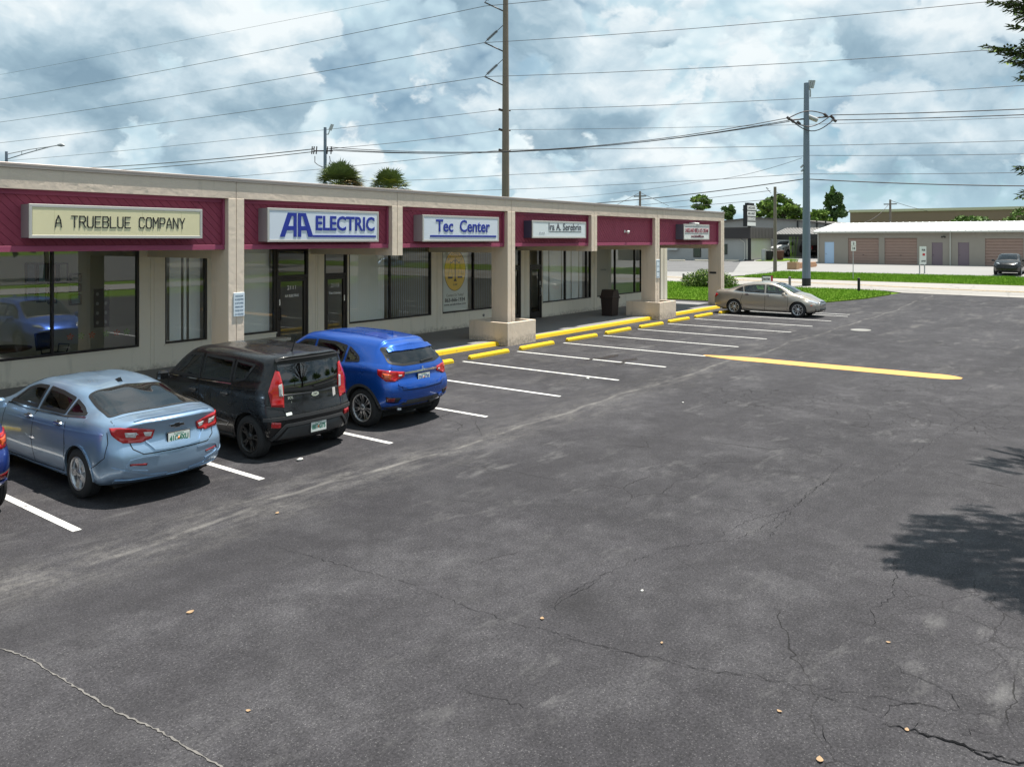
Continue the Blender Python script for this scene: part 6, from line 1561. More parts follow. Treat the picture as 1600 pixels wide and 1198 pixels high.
T('t', 1303, 126, 298, 349, 44, 3000, 'tall dark pyramidal tree right of the blue steel pole', [LF[0], LF[0], LF[1]], seed=7, size=.4, shape='cone')
T('t', 1516, 118, 336, 352, 62, 1600, 'low spreading tree poking above the white garage roof', [LF[0], LF[1], LF[1]], seed=8, size=.36, shape='flat')
T('t', 1588, 125, 329, 352, 44, 700, 'thin olive tree above the garage roof at the right edge', [leafm('foliage_olive', (.12, .13, .06)), LF[1]], seed=9, size=.25)

# ------------------------------------------------------------------ buildings across the road
GW = mat('taupe_block_paint', (.30, .27, .235), .9, var=.07, bump=(6, .15, .01)); WROOF = mat('white_metal_roof', (.80, .80, .79), .45, var=.04, vscale=.6)
BROWND = mat('brown_roller_door', (.30, .205, .17), .7, var=.1); MAUVE = mat('mauve_steel_door', (.185, .14, .165), .6); PBLUE = mat('pale_blue_door', (.42, .56, .74), .6)
GUT = mat('pale_gutter', (.45, .44, .40), .6)
ga = empty('storage_garage', (83, 8, gz(83)), 0, 'long taupe storage building with white metal roof and brown roller doors', 'garage building'); g0 = gz(83)
def gp(mb, name, m, **kw): o = mb.build(name, m, None, **kw); o.parent = ga; o.matrix_parent_inverse = Matrix.Translation((-83, -8, -g0)); return o
gops = sorted([(22.9, 23.8, 3.2, 'blue'), (18.75, 21.57, 3.58, 'roll'), (15.39, 18.23, 3.58, 'roll'), (13.25, 14.15, 3.16, 'mauve'), (11.1, 12.0, 3.17, 'mauve'), (6.95, 9.86, 3.52, 'roll'), (1.5, 4.4, 3.5, 'roll'), (-2.2, .7, 3.5, 'roll')])
cur = -8.0
for a, b_, zt, k in gops + [(24.5, 24.5, 0, '')]:
    mb = MB(); mb.box(83, 83.2, cur, a, g0 - .1, 4.1); gp(mb, 'wall', GW)
    if k:
        mb = MB(); mb.box(83.001, 83.2, a, b_, zt, 4.1); gp(mb, 'wall', GW)
        mb = MB()
        if k == 'roll':
            z = g0; i = 0
            while z < zt - .01:
                z2 = min(z + .27, zt); mb.add([(83.12, a, z), (83.12, b_, z), (83.085, b_, z + .03), (83.085, a, z + .03), (83.085, a, z2 - .03), (83.085, b_, z2 - .03), (83.12, b_, z2), (83.12, a, z2)], [(3, 2, 1, 0), (4, 5, 2, 3), (7, 6, 5, 4)]); z = z2
            mb.box(83.12, 83.16, a, b_, g0, zt); d_ = gp(mb, 'roller_door', BROWND)
            m2 = MB(); m2.box(83.05, 83.09, (a + b_) / 2 - .06, (a + b_) / 2 + .06, g0 + .85, g0 + .9); gp(m2, 'door_handle', TRIM)
        else:
            mb.box(83.05, 83.09, a + .04, b_ - .04, g0, zt - .04); mm = PBLUE if k == 'blue' else MAUVE; gp(mb, 'steel_door', mm, label='pale blue steel door' if k == 'blue' else None)
            m2 = MB(); m2.box(83.02, 83.1, a, a + .04, g0, zt); m2.box(83.02, 83.1, b_ - .04, b_, g0, zt); m2.box(83.02, 83.1, a, b_, zt - .04, zt); gp(m2, 'door_frame', mm)
            m2 = MB(); m2.blob((83.03, b_ - .12, g0 + .95), (.035, .035, .035), 1); gp(m2, 'door_knob', TRIM)
    cur = b_
mb = MB(); mb.box(83.2, 98, 24.3, 24.5, g0 - .3, 4.1); mb.box(98, 98.2, -8, 24.5, g0 - .3, 4.1); mb.prism([(83, 4.1), (98, 4.1), (90.5, 5.12)], 24.3, 24.5, 'y'); gp(mb, 'wall', GW)
mb = MB(); e0, e1 = (82.65, 4.24), (90.5, 5.2)
mb.prism([(82.65, 4.20), (90.5, 5.16), (98.4, 4.20), (98.4, 4.25), (90.5, 5.21), (82.65, 4.25)], -8.3, 24.75, 'y'); rf = gp(mb, 'roof', WROOF)
mb = MB(); v = -8.2
while v < 24.8:
    mb.prism([(82.65, 4.25), (90.5, 5.21), (90.5, 5.26), (82.65, 4.30)], v, v + .06, 'y'); v += .61
gp(mb, 'roof_seams', WROOF, kind='stuff')
mb = MB(); mb.box(82.5, 82.64, -8.3, 24.75, 4.08, 4.22); gp(mb, 'gutter', GUT)
for v in (12.62, 24.42): mb = MB(); mb.box(82.9, 82.99, v - .05, v + .05, g0, 4.1); gp(mb, 'downspout', GUT)
fl_ = empty('wall_lamp', (82.95, 13.15, 3.72), R(-90), 'small dark flood lamp on the garage wall above the mauve doors', 'wall lamp')
mb = MB(); mb.box(-.06, .06, -.12, 0, -.05, .05); mb.build('mount', TRIM, fl_)
for s_ in (-1, 1): mb = MB(); mb.lathe([(.03, 0), (.08, .12), (0, .12)], 10, M=Matrix.Translation((s_ * .12, -.1, 0)) @ Matrix.Rotation(R(120), 4, 'X')); mb.build('lamp_head', TRIM, fl_)

OFF = mat('office_wall_shade', (.36, .36, .355), .9, var=.06); OFW = mat('cream_office_wall', (.62, .60, .54), .9, var=.05); MANS = mat('charcoal_mansard', (.10, .09, .085), .8, var=.1)
UPM = mat('grey_metal_cladding', (.27, .265, .26), .6, var=.08); DKW = mat('dark_window', (.02, .025, .028), .15, spec=.8)
of = empty('low_office', (84.9, 40, gz(85)), 0, 'low cream office, its shaded front coloured grey, with dark mansard band across the road', 'office building'); gg = gz(85)
def op(mb, name, m, par=of, org=(84.9, 40, gz(85)), **kw): o = mb.build(name, m, None, **kw); o.parent = par; o.matrix_parent_inverse = Matrix.Translation((-org[0], -org[1], -org[2])); return o
mb = MB(); mb.box(84.9, 85.1, 32.61, 68, gg - .3, 3.6); op(mb, 'wall', OFF)  # front facing the road: its shade is put into the grey wall colour
mb = MB(); mb.box(84.9, 92.0, 32.4, 32.6, gg - .3, 3.6); mb.box(91.8, 92, 32.6, 68, gg - .3, 3.6); mb.box(84.9, 92, 68, 68.2, gg - .3, 3.6); op(mb, 'wall', OFW)
x = 84.55; k = 0
mb = MB(); mb.box(84.5, 84.56, 32.05, 68.3, 3.55, 4.72); op(mb, 'mansard', mat('mansard_shade', (.045, .04, .042), .8))  # front of the mansard, a darker copy with the shade in its colour
mb = MB(); mb.box(84.5, 92.3, 32.0, 32.06, 3.55, 4.72); mb.box(84.5, 92.3, 32.0, 68.3, 4.72, 4.78); op(mb, 'mansard', MANS)
mb = MB(); mb.box(84.55, 92.2, 32.07, 68.2, 3.58, 3.62); op(mb, 'eave_soffit', MANS)
mb = MB(); x = 84.6
while x < 92.2: mb.box(x, x + .03, 31.965, 32.0, 3.56, 4.71); x += .45
op(mb, 'mansard_seams', MANS, kind='stuff')
for a, b_, z0_, z1_ in ((38.2 - .35, 38.2 + .55, 1.45, 2.6), (34.75, 35.3, 1.8, 2.95), (44, 45.2, 1.6, 2.9), (50, 51.2, 1.6, 2.9)):
    mb = MB(); mb.box(84.84, 84.9, a, b_, z0_ , z1_); w_ = op(mb, 'window', TRIM); m2 = MB(); m2.box(84.83, 84.84, a + .06, b_ - .06, z0_ + .06, z1_ - .06); op(m2, 'pane', DKW)
mb = MB(); mb.box(84.5, 84.88, 40.6, 41.9, 2.25, 2.9); op(mb, 'air_conditioner', mat('ac_white', (.5, .52, .52), .6))
mb = MB(); mb.tube([(84.8, 33.3, 3.5), (84.8, 33.0, 3.3), (84.8, 32.75, 3.1), (84.8, 32.75, gg + .2), (84.4, 32.75, gg + .1)], .05, 8); op(mb, 'downspout', OFW)
# upper metal workshop behind
ws_ = empty('grey_workshop', (97, 35, gz(97)), 0, 'grey metal workshop with low gable roof behind the office', 'workshop building'); wg = gz(97)
def onu(px, py, u):
    l = (px - 800) / FPX; d = u / (FW[0] + l * RT[0]); return (d * (FW[1] + l * RT[1]), HC - (py - YH) / FPX * d)
pr_ = [onu(1100, 350, 97), onu(1180, 341, 97), onu(1246, 345, 97), onu(1335, 355, 97)]
poly = [(p[0], p[1]) for p in pr_] + [(pr_[-1][0], wg - .2), (pr_[0][0], wg - .2)]
mb = MB(); mb.prism(poly, 97, 118, 'x'); o = op(mb, 'wall', UPM, ws_, (97, 35, gz(97)))
mb = MB()
for p, q in zip(pr_, pr_[1:]): mb.prism([(p[0], p[1] + .001), (q[0], q[1] + .001), (q[0], q[1] + .14), (p[0], p[1] + .14)], 96.7, 118.2, 'x')
op(mb, 'roof', MANS, ws_, (97, 35, gz(97)))
for px in (1246, 1276, 1290):
    v, z = onu(px, 349, 96.9); mb = MB(); mb.box(96.85, 96.98, v - .07, v + .07, z - .9, z + .3); op(mb, 'downspout', TRIM, ws_, (97, 35, gz(97)))
mb = MB(); v = pr_[-1][0]
while v < pr_[0][0]: mb.box(96.96, 97, v, v + .05, wg, 4.9); v += .6
op(mb, 'cladding_ribs', UPM, ws_, (97, 35, gz(97)), kind='stuff')
# carport between office and garage
cp = empty('carport', (93, 29, gz(93)), 0, 'ribbed dark carport roof sheltering pickup trucks', 'carport'); cg = gz(93)
def cpp(mb, name, m, **kw): return op(mb, name, m, cp, (93, 29, gz(93)), **kw)
mb = MB(); mb.prism([(92.1, 4.02), (96.4, 4.75), (96.4, 4.80), (92.1, 4.07)], 24.9, 32.2, 'y'); cpp(mb, 'roof', mat('carport_roof', (.20, .19, .185), .6))
mb = MB(); v = 25.0
while v < 32.1: mb.prism([(92.08, 4.07), (96.38, 4.80), (96.38, 4.88), (92.08, 4.15)], v, v + .07, 'y'); v += .36
cpp(mb, 'roof_ribs', mat('carport_rib', (.30, .29, .28), .6), kind='stuff')
mb = MB(); mb.box(92.1, 92.2, 24.9, 32.2, 3.45, 4.02); cpp(mb, 'fascia', mat('carport_shadow_band', (.04, .038, .04), .8))  # dark strip that stands in for the shade below the carport roof edge
for v in (25.1, 28.6, 32.0): mb = MB(); mb.box(92.2, 92.35, v - .07, v + .07, cg - .1, 4.0); cpp(mb, 'post', UPM)
# brown warehouse on the horizon
wh = empty('warehouse', (165, 20, gz(165)), 0, 'wide brown warehouse with pale parapet beyond the garage roof', 'warehouse')
mb = MB(); mb.box(165, 200, -60, 42.5, 1, 8.75); o = mb.build('wall', mat('brown_cladding', (.21, .135, .115), .8, var=.12, vscale=.3)); o.parent = wh; o.matrix_parent_inverse = Matrix.Translation((-165, -20, -gz(165)))
mb = MB(); mb.box(164.8, 200.2, -60.2, 42.7, 8.75, 9.25); o = mb.build('parapet', mat('pale_parapet', (.50, .44, .38), .8)); o.parent = wh; o.matrix_parent_inverse = Matrix.Translation((-165, -20, -gz(165)))
# far treeline
rg = random.Random(3); bl = []
for i in range(120):
    px = -300 + i * 22 + rg.uniform(-8, 8); d = rg.uniform(280, 340); x, y = at(px, d); h_ = rg.uniform(3.5, 6.5); bl.append((x, y, gz(x) + h_ * .5, 11, 11, h_ * .6, 1))
V, idx = foliage(bl, 9000, 1.3, 4, .6)
o = link_mesh('distant_woods', leaf_mesh_from(V, 'distant_woods', LF)); tag(o, 'low dark line of distant woods on the horizon', None, None, 'stuff'); o['category'] = 'woods'

# ------------------------------------------------------------------ street furniture across the lot
STEELB = mat('blue_grey_steel', (.15, .185, .24), .5, metal=.3, var=.1, vscale=1); CONP = mat('concrete_pole', (.17, .135, .115), .85, var=.12, vscale=.7); WOODP = mat('weathered_pole', (.17, .145, .12), .9, var=.25, vscale=2)
INS = mat('insulator_dark', (.05, .035, .04), .5); GALV = mat('galvanised', (.38, .39, .40), .5, metal=.5); BLK = mat('black_band', (.012, .012, .014), .7)
# blue steel pole
bx, by = G(1260, 447); bz = gz(bx); D0 = 53.6
bp = empty('steel_pole', (bx, by, bz), 0, 'tall blue grey steel pole with black base band on the grass island', 'utility pole')
H_ = 13.86 - bz
mb = MB(); mb.tube([(0, 0, .5), (0, 0, H_ * .5), (0, 0, H_)], [.27, .22, .16], 12, smooth=False); mb.build('pole', STEELB, bp)
mb = MB(); mb.tube([(0, 0, -.1), (0, 0, .52)], .283, 12, smooth=False); mb.build('base_band', BLK, bp)
def loc(px, py, d=D0): return at3(px, py, d) - Vector((bx, by, bz))
mb = MB(); mb.tube([(0, 0, H_ - .15), loc(1266, 141), loc(1266, 152)], .05, 6)
for k in range(3):
    a = loc(1262.5 + k * 3.4, 138); b_ = a + (loc(1265.5, 126) - loc(1262.5, 138)); mb.tube([a, b_], .085, 6)
mb.build('antenna', GALV, bp)
# crossarm loops and clamps
mb = MB()
for (x0, y0, x1, y1, dy) in ((1232, 185, 1290, 179, -8), (1236, 188, 1304, 186, 18), (1232, 185, 1298, 181, 15)):
    pts = [loc(x0 + (x1 - x0) * t, y0 + (y1 - y0) * t + dy * math.sin(math.pi * t), D0 - .4) for t in np.linspace(0, 1, 12)]; mb.tube(pts, .035, 6)
mb.build('jumper_cable', INS, bp)
mb = MB()
for (px, py) in ((1232, 185), (1238, 189), (1248, 192), (1290, 180), (1300, 183), (1304, 188)): mb.tube([loc(px - 2.5, py - 2), loc(px + 2.5, py + 2.5)], .09, 8)
mb.tube([loc(1236, 188), loc(1300, 182)], .05, 6); mb.build('clamp', INS, bp)
mb = MB(); mb.tube([loc(1262, 182), loc(1277, 188)], .16, 8); mb.build('switch_box', GALV, bp)
mb = MB()
for (px, py) in ((1251, 262), (1252, 268)): mb.tube([loc(px, py), loc(px + 4, py - 4)], .06, 6)
mb.build('bracket', GALV, bp)
# tall concrete transmission pole behind the mall
DT = 62; tx, ty = at(790, DT)
tp = empty('transmission_pole', (tx, ty, 0), 0, 'tall tapering brown concrete transmission pole rising behind the mall roof', 'utility pole')
def tl(px, py, d=DT): return at3(px, py, d) - Vector((tx, ty, 0))
mb = MB(); mb.tube([(0, 0, 0), (0, 0, 12), (0, 0, 26)], [.33, .27, .185], 10, smooth=False); mb.build('pole', CONP, tp)
for yy in (4, 67, 120):
    mb = MB(); mb.tube([tl(757, yy), tl(787, yy + 14)], .05, 6); mb.build('brace_arm', INS, tp)
    mb = MB(); mb.tube([tl(758, yy - 1), tl(787, yy - 28)], .03, 6)
    for k in range(12): 
        t = .12 + .045 * k; p = tl(758 + 29 * t, yy - 1 - 27 * t); q = tl(758 + 29 * (t + .02), yy - 1 - 27 * (t + .02)); mb.tube([p, q], .11, 8)
    mb.build('insulator', INS, tp)
for yy in (173, 204, 236):
    mb = MB(); mb.tube([tl(779, yy - 2), tl(786, yy)], .10, 7); mb.tube([tl(794, yy), tl(798, yy)], .06, 6); mb.build('line_bracket', INS, tp)
# left utility pole with lamp
DL = 60; lx, ly = at(508, DL); lp = empty('utility_pole', (lx, ly, 0), 0, 'grey utility pole with small lamp and cable hardware left of the palms', 'utility pole')
def ll(px, py, d=DL): return at3(px, py, d) - Vector((lx, ly, 0))
mb = MB(); mb.tube([(0, 0, 0), (0, 0, 6), (0, 0, 11.8)], [.17, .14, .11], 10); mb.build('pole', STEELB, lp)
mb = MB(); mb.tube([ll(508, 210), ll(513, 210), ll(515, 204)], .04, 6); mb.add([ll(513, 203), ll(518, 205), ll(522, 195), ll(517, 194), ll(513, 203, 60.2), ll(518, 205, 60.2), ll(522, 195, 60.2), ll(517, 194, 60.2)], [(0, 1, 2, 3), (7, 6, 5, 4), (0, 4, 5, 1), (1, 5, 6, 2), (2, 6, 7, 3), (3, 7, 4, 0)]); mb.build('lamp_head', GALV, lp)
mb = MB(); mb.tube([ll(490, 236), ll(520, 236)], .05, 6)
for px in (488, 491, 495, 512, 518): mb.tube([ll(px, 229), ll(px - 1, 241)], .045, 7)
mb.tube([ll(492, 244), ll(492, 254), ll(497, 258), ll(506, 262)], .03, 6); mb.tube([ll(515, 244), ll(516, 252), ll(514, 257)], .03, 6); mb.build('crossarm', INS, lp)
# street light at the far left
DS = 45; sx_, sy_ = at(10, DS); sp = empty('street_lamp', (sx_, sy_, 0), 0, 'street lamp with long double arm at the far left above the roof', 'street lamp')
def sl_(px, py): return at3(px, py, DS) - Vector((sx_, sy_, 0))
mb = MB(); mb.tube([(0, 0, 0), (0, 0, 8.35)], [.12, .07], 10); mb.build('pole', STEELB, sp)
mb = MB(); mb.tube([sl_(11, 241), sl_(45, 234), sl_(80, 229)], .022, 6); mb.tube([sl_(11, 249), sl_(40, 240), sl_(80, 229), sl_(92, 227)], .028, 6); mb.tube([sl_(34, 236), sl_(34, 242)], .018, 5); mb.tube([sl_(57, 232), sl_(57, 236)], .018, 5); mb.build('arm', GALV, sp)
mb = MB(); mb.tube([sl_(90, 227), sl_(96, 226.5), sl_(101, 227.5)], [.05, .11, .04], 8); mb.build('lamp_head', GALV, sp)
# wooden pole across the road and two distant ones
wx, wy = G(1211, 425); wz = gz(wx); wp_ = empty('wooden_pole', (wx, wy, wz), 0, 'weathered wooden pole on the verge in front of the grey workshop', 'utility pole')
mb = MB(); mb.tube([(0, 0, -.1), (0, 0, 7.92 - wz)], [.16, .12], 10); mb.build('pole', WOODP, wp_)
mb = MB(); q = [at3(1205 - 8 * math.sin(t) , 302 - 9 * math.sin(t * .9), 68.4) - Vector((wx, wy, wz)) for t in np.linspace(0, 2.6, 8)]; mb.tube(q, .02, 5); mb.build('service_loop', INS, wp_)
for px, d, yt, lab in ((1000, 110, 299, 'short distant pole seen over the mall roof'), (1391, 120, 312, 'dark distant pole in front of the brown warehouse')):
    x, y = at(px, d); r_ = empty('utility_pole', (x, y, gz(x)), 0, lab, 'utility pole'); zt = HC - (yt - YH) / FPX * d - gz(x)
    mb = MB(); mb.tube([(0, 0, 0), (0, 0, zt)], [.2, .15], 8); mb.build('pole', WOODP, r_)
    mb = MB(); mb.box(-.1, .1, -.9, .9, zt - .75, zt - .6); mb.build('crossarm', WOODP, r_)
# power lines
WIREM = mat('cable', (.06, .05, .055), .6)
def wire(pts, r, sag, lab):
    """pts = [(px, py, distance)] supports; a sagging cable between each pair"""
    out = []
    for a, b_ in zip(pts, pts[1:]):
        A, B = at3(*a), at3(*b_); n = 14
        for i in range(n): t = i / n; p = A.lerp(B, t); out.append(p - Vector((0, 0, sag * 4 * t * (1 - t))))
    out.append(at3(*pts[-1])); mb = MB(); mb.tube(out, r, 5, caps=False)
    tag(mb.build('power_line', WIREM), lab, 'power line', 'power lines')
W_ = wire
W_([(-60, 128, 118), (612, 0, 80), (760, -32, 70)], .014, .1, 'faint topmost line crossing the upper left sky')
W_([(-60, 165, 104), (757, 10, 62)], .022, .35, 'first line on the left meeting the uppermost insulator of the tall pole')
W_([(757, 10, 62), (885, -2, 58)], .022, .0, 'short stretch of line right of the uppermost insulator')
W_([(-60, 199, 104), (757, 67, 62)], .022, .35, 'line on the left meeting the middle insulator of the tall pole')
W_([(757, 67, 62), (1545, 3, 50), (1700, -14, 47)], .02, .2, 'upper line across the right sky from the middle insulator')
W_([(-60, 230, 104), (757, 120, 62)], .022, .3, 'line on the left meeting the lowest insulator of the tall pole')
W_([(757, 120, 62), (1535, 79, 50), (1700, 68, 47)], .02, .2, 'line across the right sky from the lowest insulator')
W_([(-60, 257, 104), (779, 172, 62)], .018, .3, 'line on the left meeting the first small bracket of the tall pole')
W_([(797, 172, 62), (1640, 131, 49)], .018, .2, 'line right of the first small bracket, passing behind the blue pole')
W_([(508, 233, 60), (779, 204, 62)], .018, .1, 'line from the left pole to the second small bracket')
W_([(797, 203, 62), (1640, 182, 50)], .014, .15, 'line right of the second small bracket, close to the thick cable bundle')
W_([(330, 279, 75), (779, 235, 62)], .018, .12, 'line on the left meeting the third small bracket of the tall pole')
W_([(797, 234, 62), (1640, 219, 50)], .018, .1, 'line right of the third small bracket across the middle of the sky')
W_([(100, 264, 80), (490, 233, 60)], .035, .2, 'upper thick cable between the roof edge and the left pole')
W_([(150, 268, 80), (492, 237, 60)], .03, .15, 'lower thick cable between the roof edge and the left pole')
for k, (ya, yb, lab) in enumerate(((230, 184, 'upper cable of the bundle between left pole and blue pole'), (233, 188, 'middle cable of the bundle between left pole and blue pole'), (235, 190, 'lower cable of the bundle between left pole and blue pole'))):
    W_([(515, ya, 60), (1234, yb, 53.8)], .026, 1.15 - k * .1, lab)
for k, (ya, yb, lab) in enumerate(((180, 168, 'upper thick cable right of the blue pole'), (188, 177, 'lower thick cable right of the blue pole'))): W_([(1298, ya, 53.5), (1660, yb, 46)], .03, .05, lab)
W_([(560, 283, 66), (800, 273, 60), (1255, 244, 53.6)], .016, .12, 'thin line from behind the palms to the blue pole')
W_([(1262, 243, 53.6), (1640, 240, 47)], .016, .05, 'thin line right of the blue pole, fifth above the trees')
W_([(640, 301, 70), (1255, 272, 53.6)], .016, .15, 'lower thin line reaching the blue pole')
W_([(1262, 272, 53.6), (1640, 269, 47)], .016, .05, 'lower thin line leaving the blue pole to the right')
W_([(860, 322, 74), (1255, 280, 53.6)], .034, .25, 'thick dark cable rising from the mall roof to the blue pole')
W_([(1262, 280, 53.6), (1640, 291, 47)], .034, .1, 'thick dark cable right of the blue pole above the treetops')
W_([(840, 311, 90), (1100, 283, 68), (1253, 247, 53.6)], .014, .25, 'thin drooping line climbing to the blue pole')
W_([(900, 330, 95), (1204, 298, 68.4)], .022, .1, 'upper line to the wooden pole')
W_([(940, 331, 95), (1210, 311, 68.4)], .022, .1, 'lower line to the wooden pole')
W_([(1000, 301, 110), (960, 322, 108)], .03, 0, 'short guy line left of the short distant pole')
W_([(1000, 301, 110), (1045, 322, 112)], .03, 0, 'short guy line right of the short distant pole')
W_([(1213, 300, 68.4), (1262, 330, 92)], .018, .1, 'line running down right from the top of the wooden pole')
W_([(1391, 316, 120), (1350, 348, 110)], .035, .5, 'line drooping left from the dark distant pole')
W_([(1393, 314, 120), (1450, 330, 135)], .035, .1, 'line running right from the dark distant pole')

# bollards, signs
for px, py, pt, m, lab in ((1068, 441, 427, mat('grey_post', (.16, .15, .14), .8), 'short grey post on the grass seen through the end bay'), (1234, 447, 432, mat('grey_post', (.16, .15, .14), .8), 'short grey post beside the blue steel pole'), (1342, 457, 434, BLK, 'short black post at the tip of the grass island')):
    x, y = G(px, py); d = x * FW[0] + y * FW[1]; hh = (py - pt) / FPX * d
    r_ = empty('marker_post', (x, y, gz(x)), 0, lab, 'post'); mb = MB(); mb.tube([(0, 0, -.05), (.02, .01, hh - .05)], [.085, .08], 10); mb.build('post', m, r_)
    mb = MB(); mb.lathe([(0, hh + .0), (.06, hh - .01), (.088, hh - .05), (.082, hh - .09)], 12, M=Matrix.Translation((.02, .01, 0))); mb.build('cap', m, r_)
SW = mat('sign_white', (.74, .74, .72), .5); SRED = mat('sign_red', (.5, .03, .04), .5)
x, y = G(1199, 446); z0 = gz(x) + .06
en = empty('enter_sign', (x, y, z0), R(-62), 'small dark framed ENTER sign standing on the grass behind the taupe sedan', 'sign')
mb = MB(); mb.box(-.36, .36, -.05, .05, .17, .62); mb.box(-.30, -.26, -.03, .03, -.05, .17); mb.box(.26, .30, -.03, .03, -.05, .17); mb.build('frame', TRIM, en)
mb = MB(); mb.box(-.32, .22, -.058, -.05, .22, .56, 0); mb.box(.24, .34, -.058, -.05, .2, .6, 1); mb.build('panel', [SW, SRED], en)
text_mesh('lettering', 'ENTER', .2, DKL, en, Matrix.Translation((-.05, -.062, .36)) @ FACE, bold=.008, width=.46, extrude=.002)
for (px, py, y0_, y1_, w, lab, kind) in ((1333, 438, 377, 392, .42, 'narrow white sign with dark figures on a thin post by the road', 'a'), (1441, 428, 385, 413, .75, 'pale estate board with red mark on two posts in front of the garages', 'b')):
    x, y = G(px, py); d = x * FW[0] + y * FW[1]; zt = HC - (y0_ - YH) / FPX * d - gz(x); zb = HC - (y1_ - YH) / FPX * d - gz(x)
    r_ = empty('road_sign', (x, y, gz(x)), R(-35 if kind == 'a' else -28), lab, 'sign')
    for xx in ((0,) if kind == 'a' else (-w * .4, w * .35)): mb = MB(); mb.tube([(xx, 0, -.1), (xx, 0, zt - (.03 if kind == 'a' else .9))], .03 if kind == 'a' else .05, 6); mb.build('post', GALV, r_)
    if kind == 'a':
        zm = (zt + zb) / 2
        for a, b_, s_ in ((zm + .01, zt, '2'), (zb, zm - .01, '14')):
            mb = MB(); mb.bbox(-w / 2, w / 2, -.05, -.035, a, b_, .004); mb.build('panel', SW, r_); text_mesh('lettering', s_, .26, DKL, r_, Matrix.Translation((0, -.054, (a + b_) / 2)) @ FACE, bold=.01, extrude=.001)
    else:
        mb = MB(); mb.box(-w / 2, w / 2, -.07, -.05, zb, zt); mb.box(-w / 2, -w / 2 + .05, -.12, -.07, zb, zt); mb.build('panel', SW, r_)
        mb = MB(); mb.box(-.05, .22, -.078, -.07, zb + .55 * (zt - zb) - .1, zb + .55 * (zt - zb) + .08); mb.build('logo', SRED, r_)
        text_mesh('lettering', 'FOR', .2, DKL, r_, Matrix.Translation((.05, -.075, zt - .3)) @ FACE, bold=.01, extrude=.001); text_mesh('lettering', 'LEASE', .16, DKL, r_, Matrix.Translation((.05, -.075, zb + .25)) @ FACE, bold=.008, extrude=.001, width=.5)
# pylon sign
x, y = G(1171, 408); z0 = gz(x); py_ = empty('pylon_sign', (x, y, z0), 0, 'tall black pylon sign with stacked pale name panels before the low office', 'sign')
mb = MB(); mb.tube([(0, 0, -.1), (0, 0, 4.9 - z0)], .17, 10); mb.tube([(0, 0, -.1), (0, 0, .15)], .5, 10); mb.build('post', BLK, py_)
mb = MB(); mb.box(-1.25, 1.3, -.22, .22, 4.86 - z0, 7.15 - z0); mb.box(-.8, .9, -.2, .2, 7.15 - z0, 7.4 - z0); mb.build('cabinet', BLK, py_)
rows = [(6.62, 7.1, 'LAKELAND', 0), (5.98, 6.5, 'AIR & HEAT', 0), (5.4, 5.9, 'SERVICE', 1), (4.92, 5.33, '', 0)]
for a, b_, s_, k in rows:
    mb = MB(); mb.box(-1.2, 1.25, -.235, -.22, a - z0, b_ - z0); mb.build('name_panel', [SW, mat('panel_grey', (.3, .29, .28), .6)][k], py_)
    if s_: text_mesh('lettering', s_, .36, DKL if not k else SW, py_, Matrix.Translation((0, -.24, (a + b_) / 2 - z0)) @ FACE, bold=.01, width=2.1, extrude=.002)
# precast kerbs in the office yard, brick planter, bins
KC = mat('cream_kerb', (.62, .56, .46), .85)
for i, (a, b_) in enumerate(((1046, 1070), (1086, 1108), (1133, 1154))):
    p, q = Vector(G(a, 408)), Vector(G(b_, 408.5)); c_ = (p + q) / 2; L = (q - p).length / 2; an = math.atan2(q.y - p.y, q.x - p.x)
    mb = MB(); mb.bbox(-L, L, -.12, .12, 0, .16, .03, M=Matrix.Rotation(an, 4, 'Z')); o = mb.build('parking_kerb', KC, label=['cream precast kerb before the office, seen through the end bay at left', 'cream precast kerb before the office window, right in the end bay', 'cream precast kerb just right of the last mall column'][i], cat='wheel stop', group='cream kerbs in the office yard'); o.location = (c_.x, c_.y, gz(c_.x) + .01)
x, y = G(1240, 421); x2, y2 = G(1274, 417)
pb_ = empty('brick_planter', (x, y, gz(x)), 0, 'low tan brick planter with sparse grass across the road', 'planter')
BRK = mat('tan_brick', (.36, .23, .13), .9, var=.25, vscale=5); BRK2 = mat('orange_brick', (.48, .27, .16), .9, var=.25, vscale=5)
an = math.atan2(y2 - y, x2 - x); Lp = math.hypot(x2 - x, y2 - y)
mb = MB()
for r_i in range(3):
    for k in range(int(Lp / .45)): s_ = k * .45 + (.2 if r_i % 2 else 0); mb.bbox(s_, s_ + .43, -.12, .12, r_i * .2, r_i * .2 + .19, .01, M=Matrix.Rotation(an, 4, 'Z'))
mb.build('brick_course', BRK2, pb_, kind='stuff')
mb = MB(); mb.bbox(-.5, .35, -.42, .42, 0, .66, .02); mb.build('end_block', BRK, pb_)
rg_ = random.Random(5); mb = MB()
for i in range(60):
    p = Vector((rg_.uniform(-.4, .3), rg_.uniform(-.3, .3), .66)); q = p + Vector((rg_.uniform(-.25, .25), rg_.uniform(-.3, .3), rg_.uniform(.15, .5))); w = Vector((.02, .02, 0)); mb.add([p - w, p + w, q], [(0, 1, 2)])
for i in range(5): p = Vector((rg_.uniform(-.2, .2), rg_.uniform(-.3, .3), .6)); mb.tube([p, p + Vector((rg_.uniform(-.4, .4), rg_.uniform(-.4, .4), 2.3))], .012, 4)
mb.build('grass_tuft', BLADE, pb_)
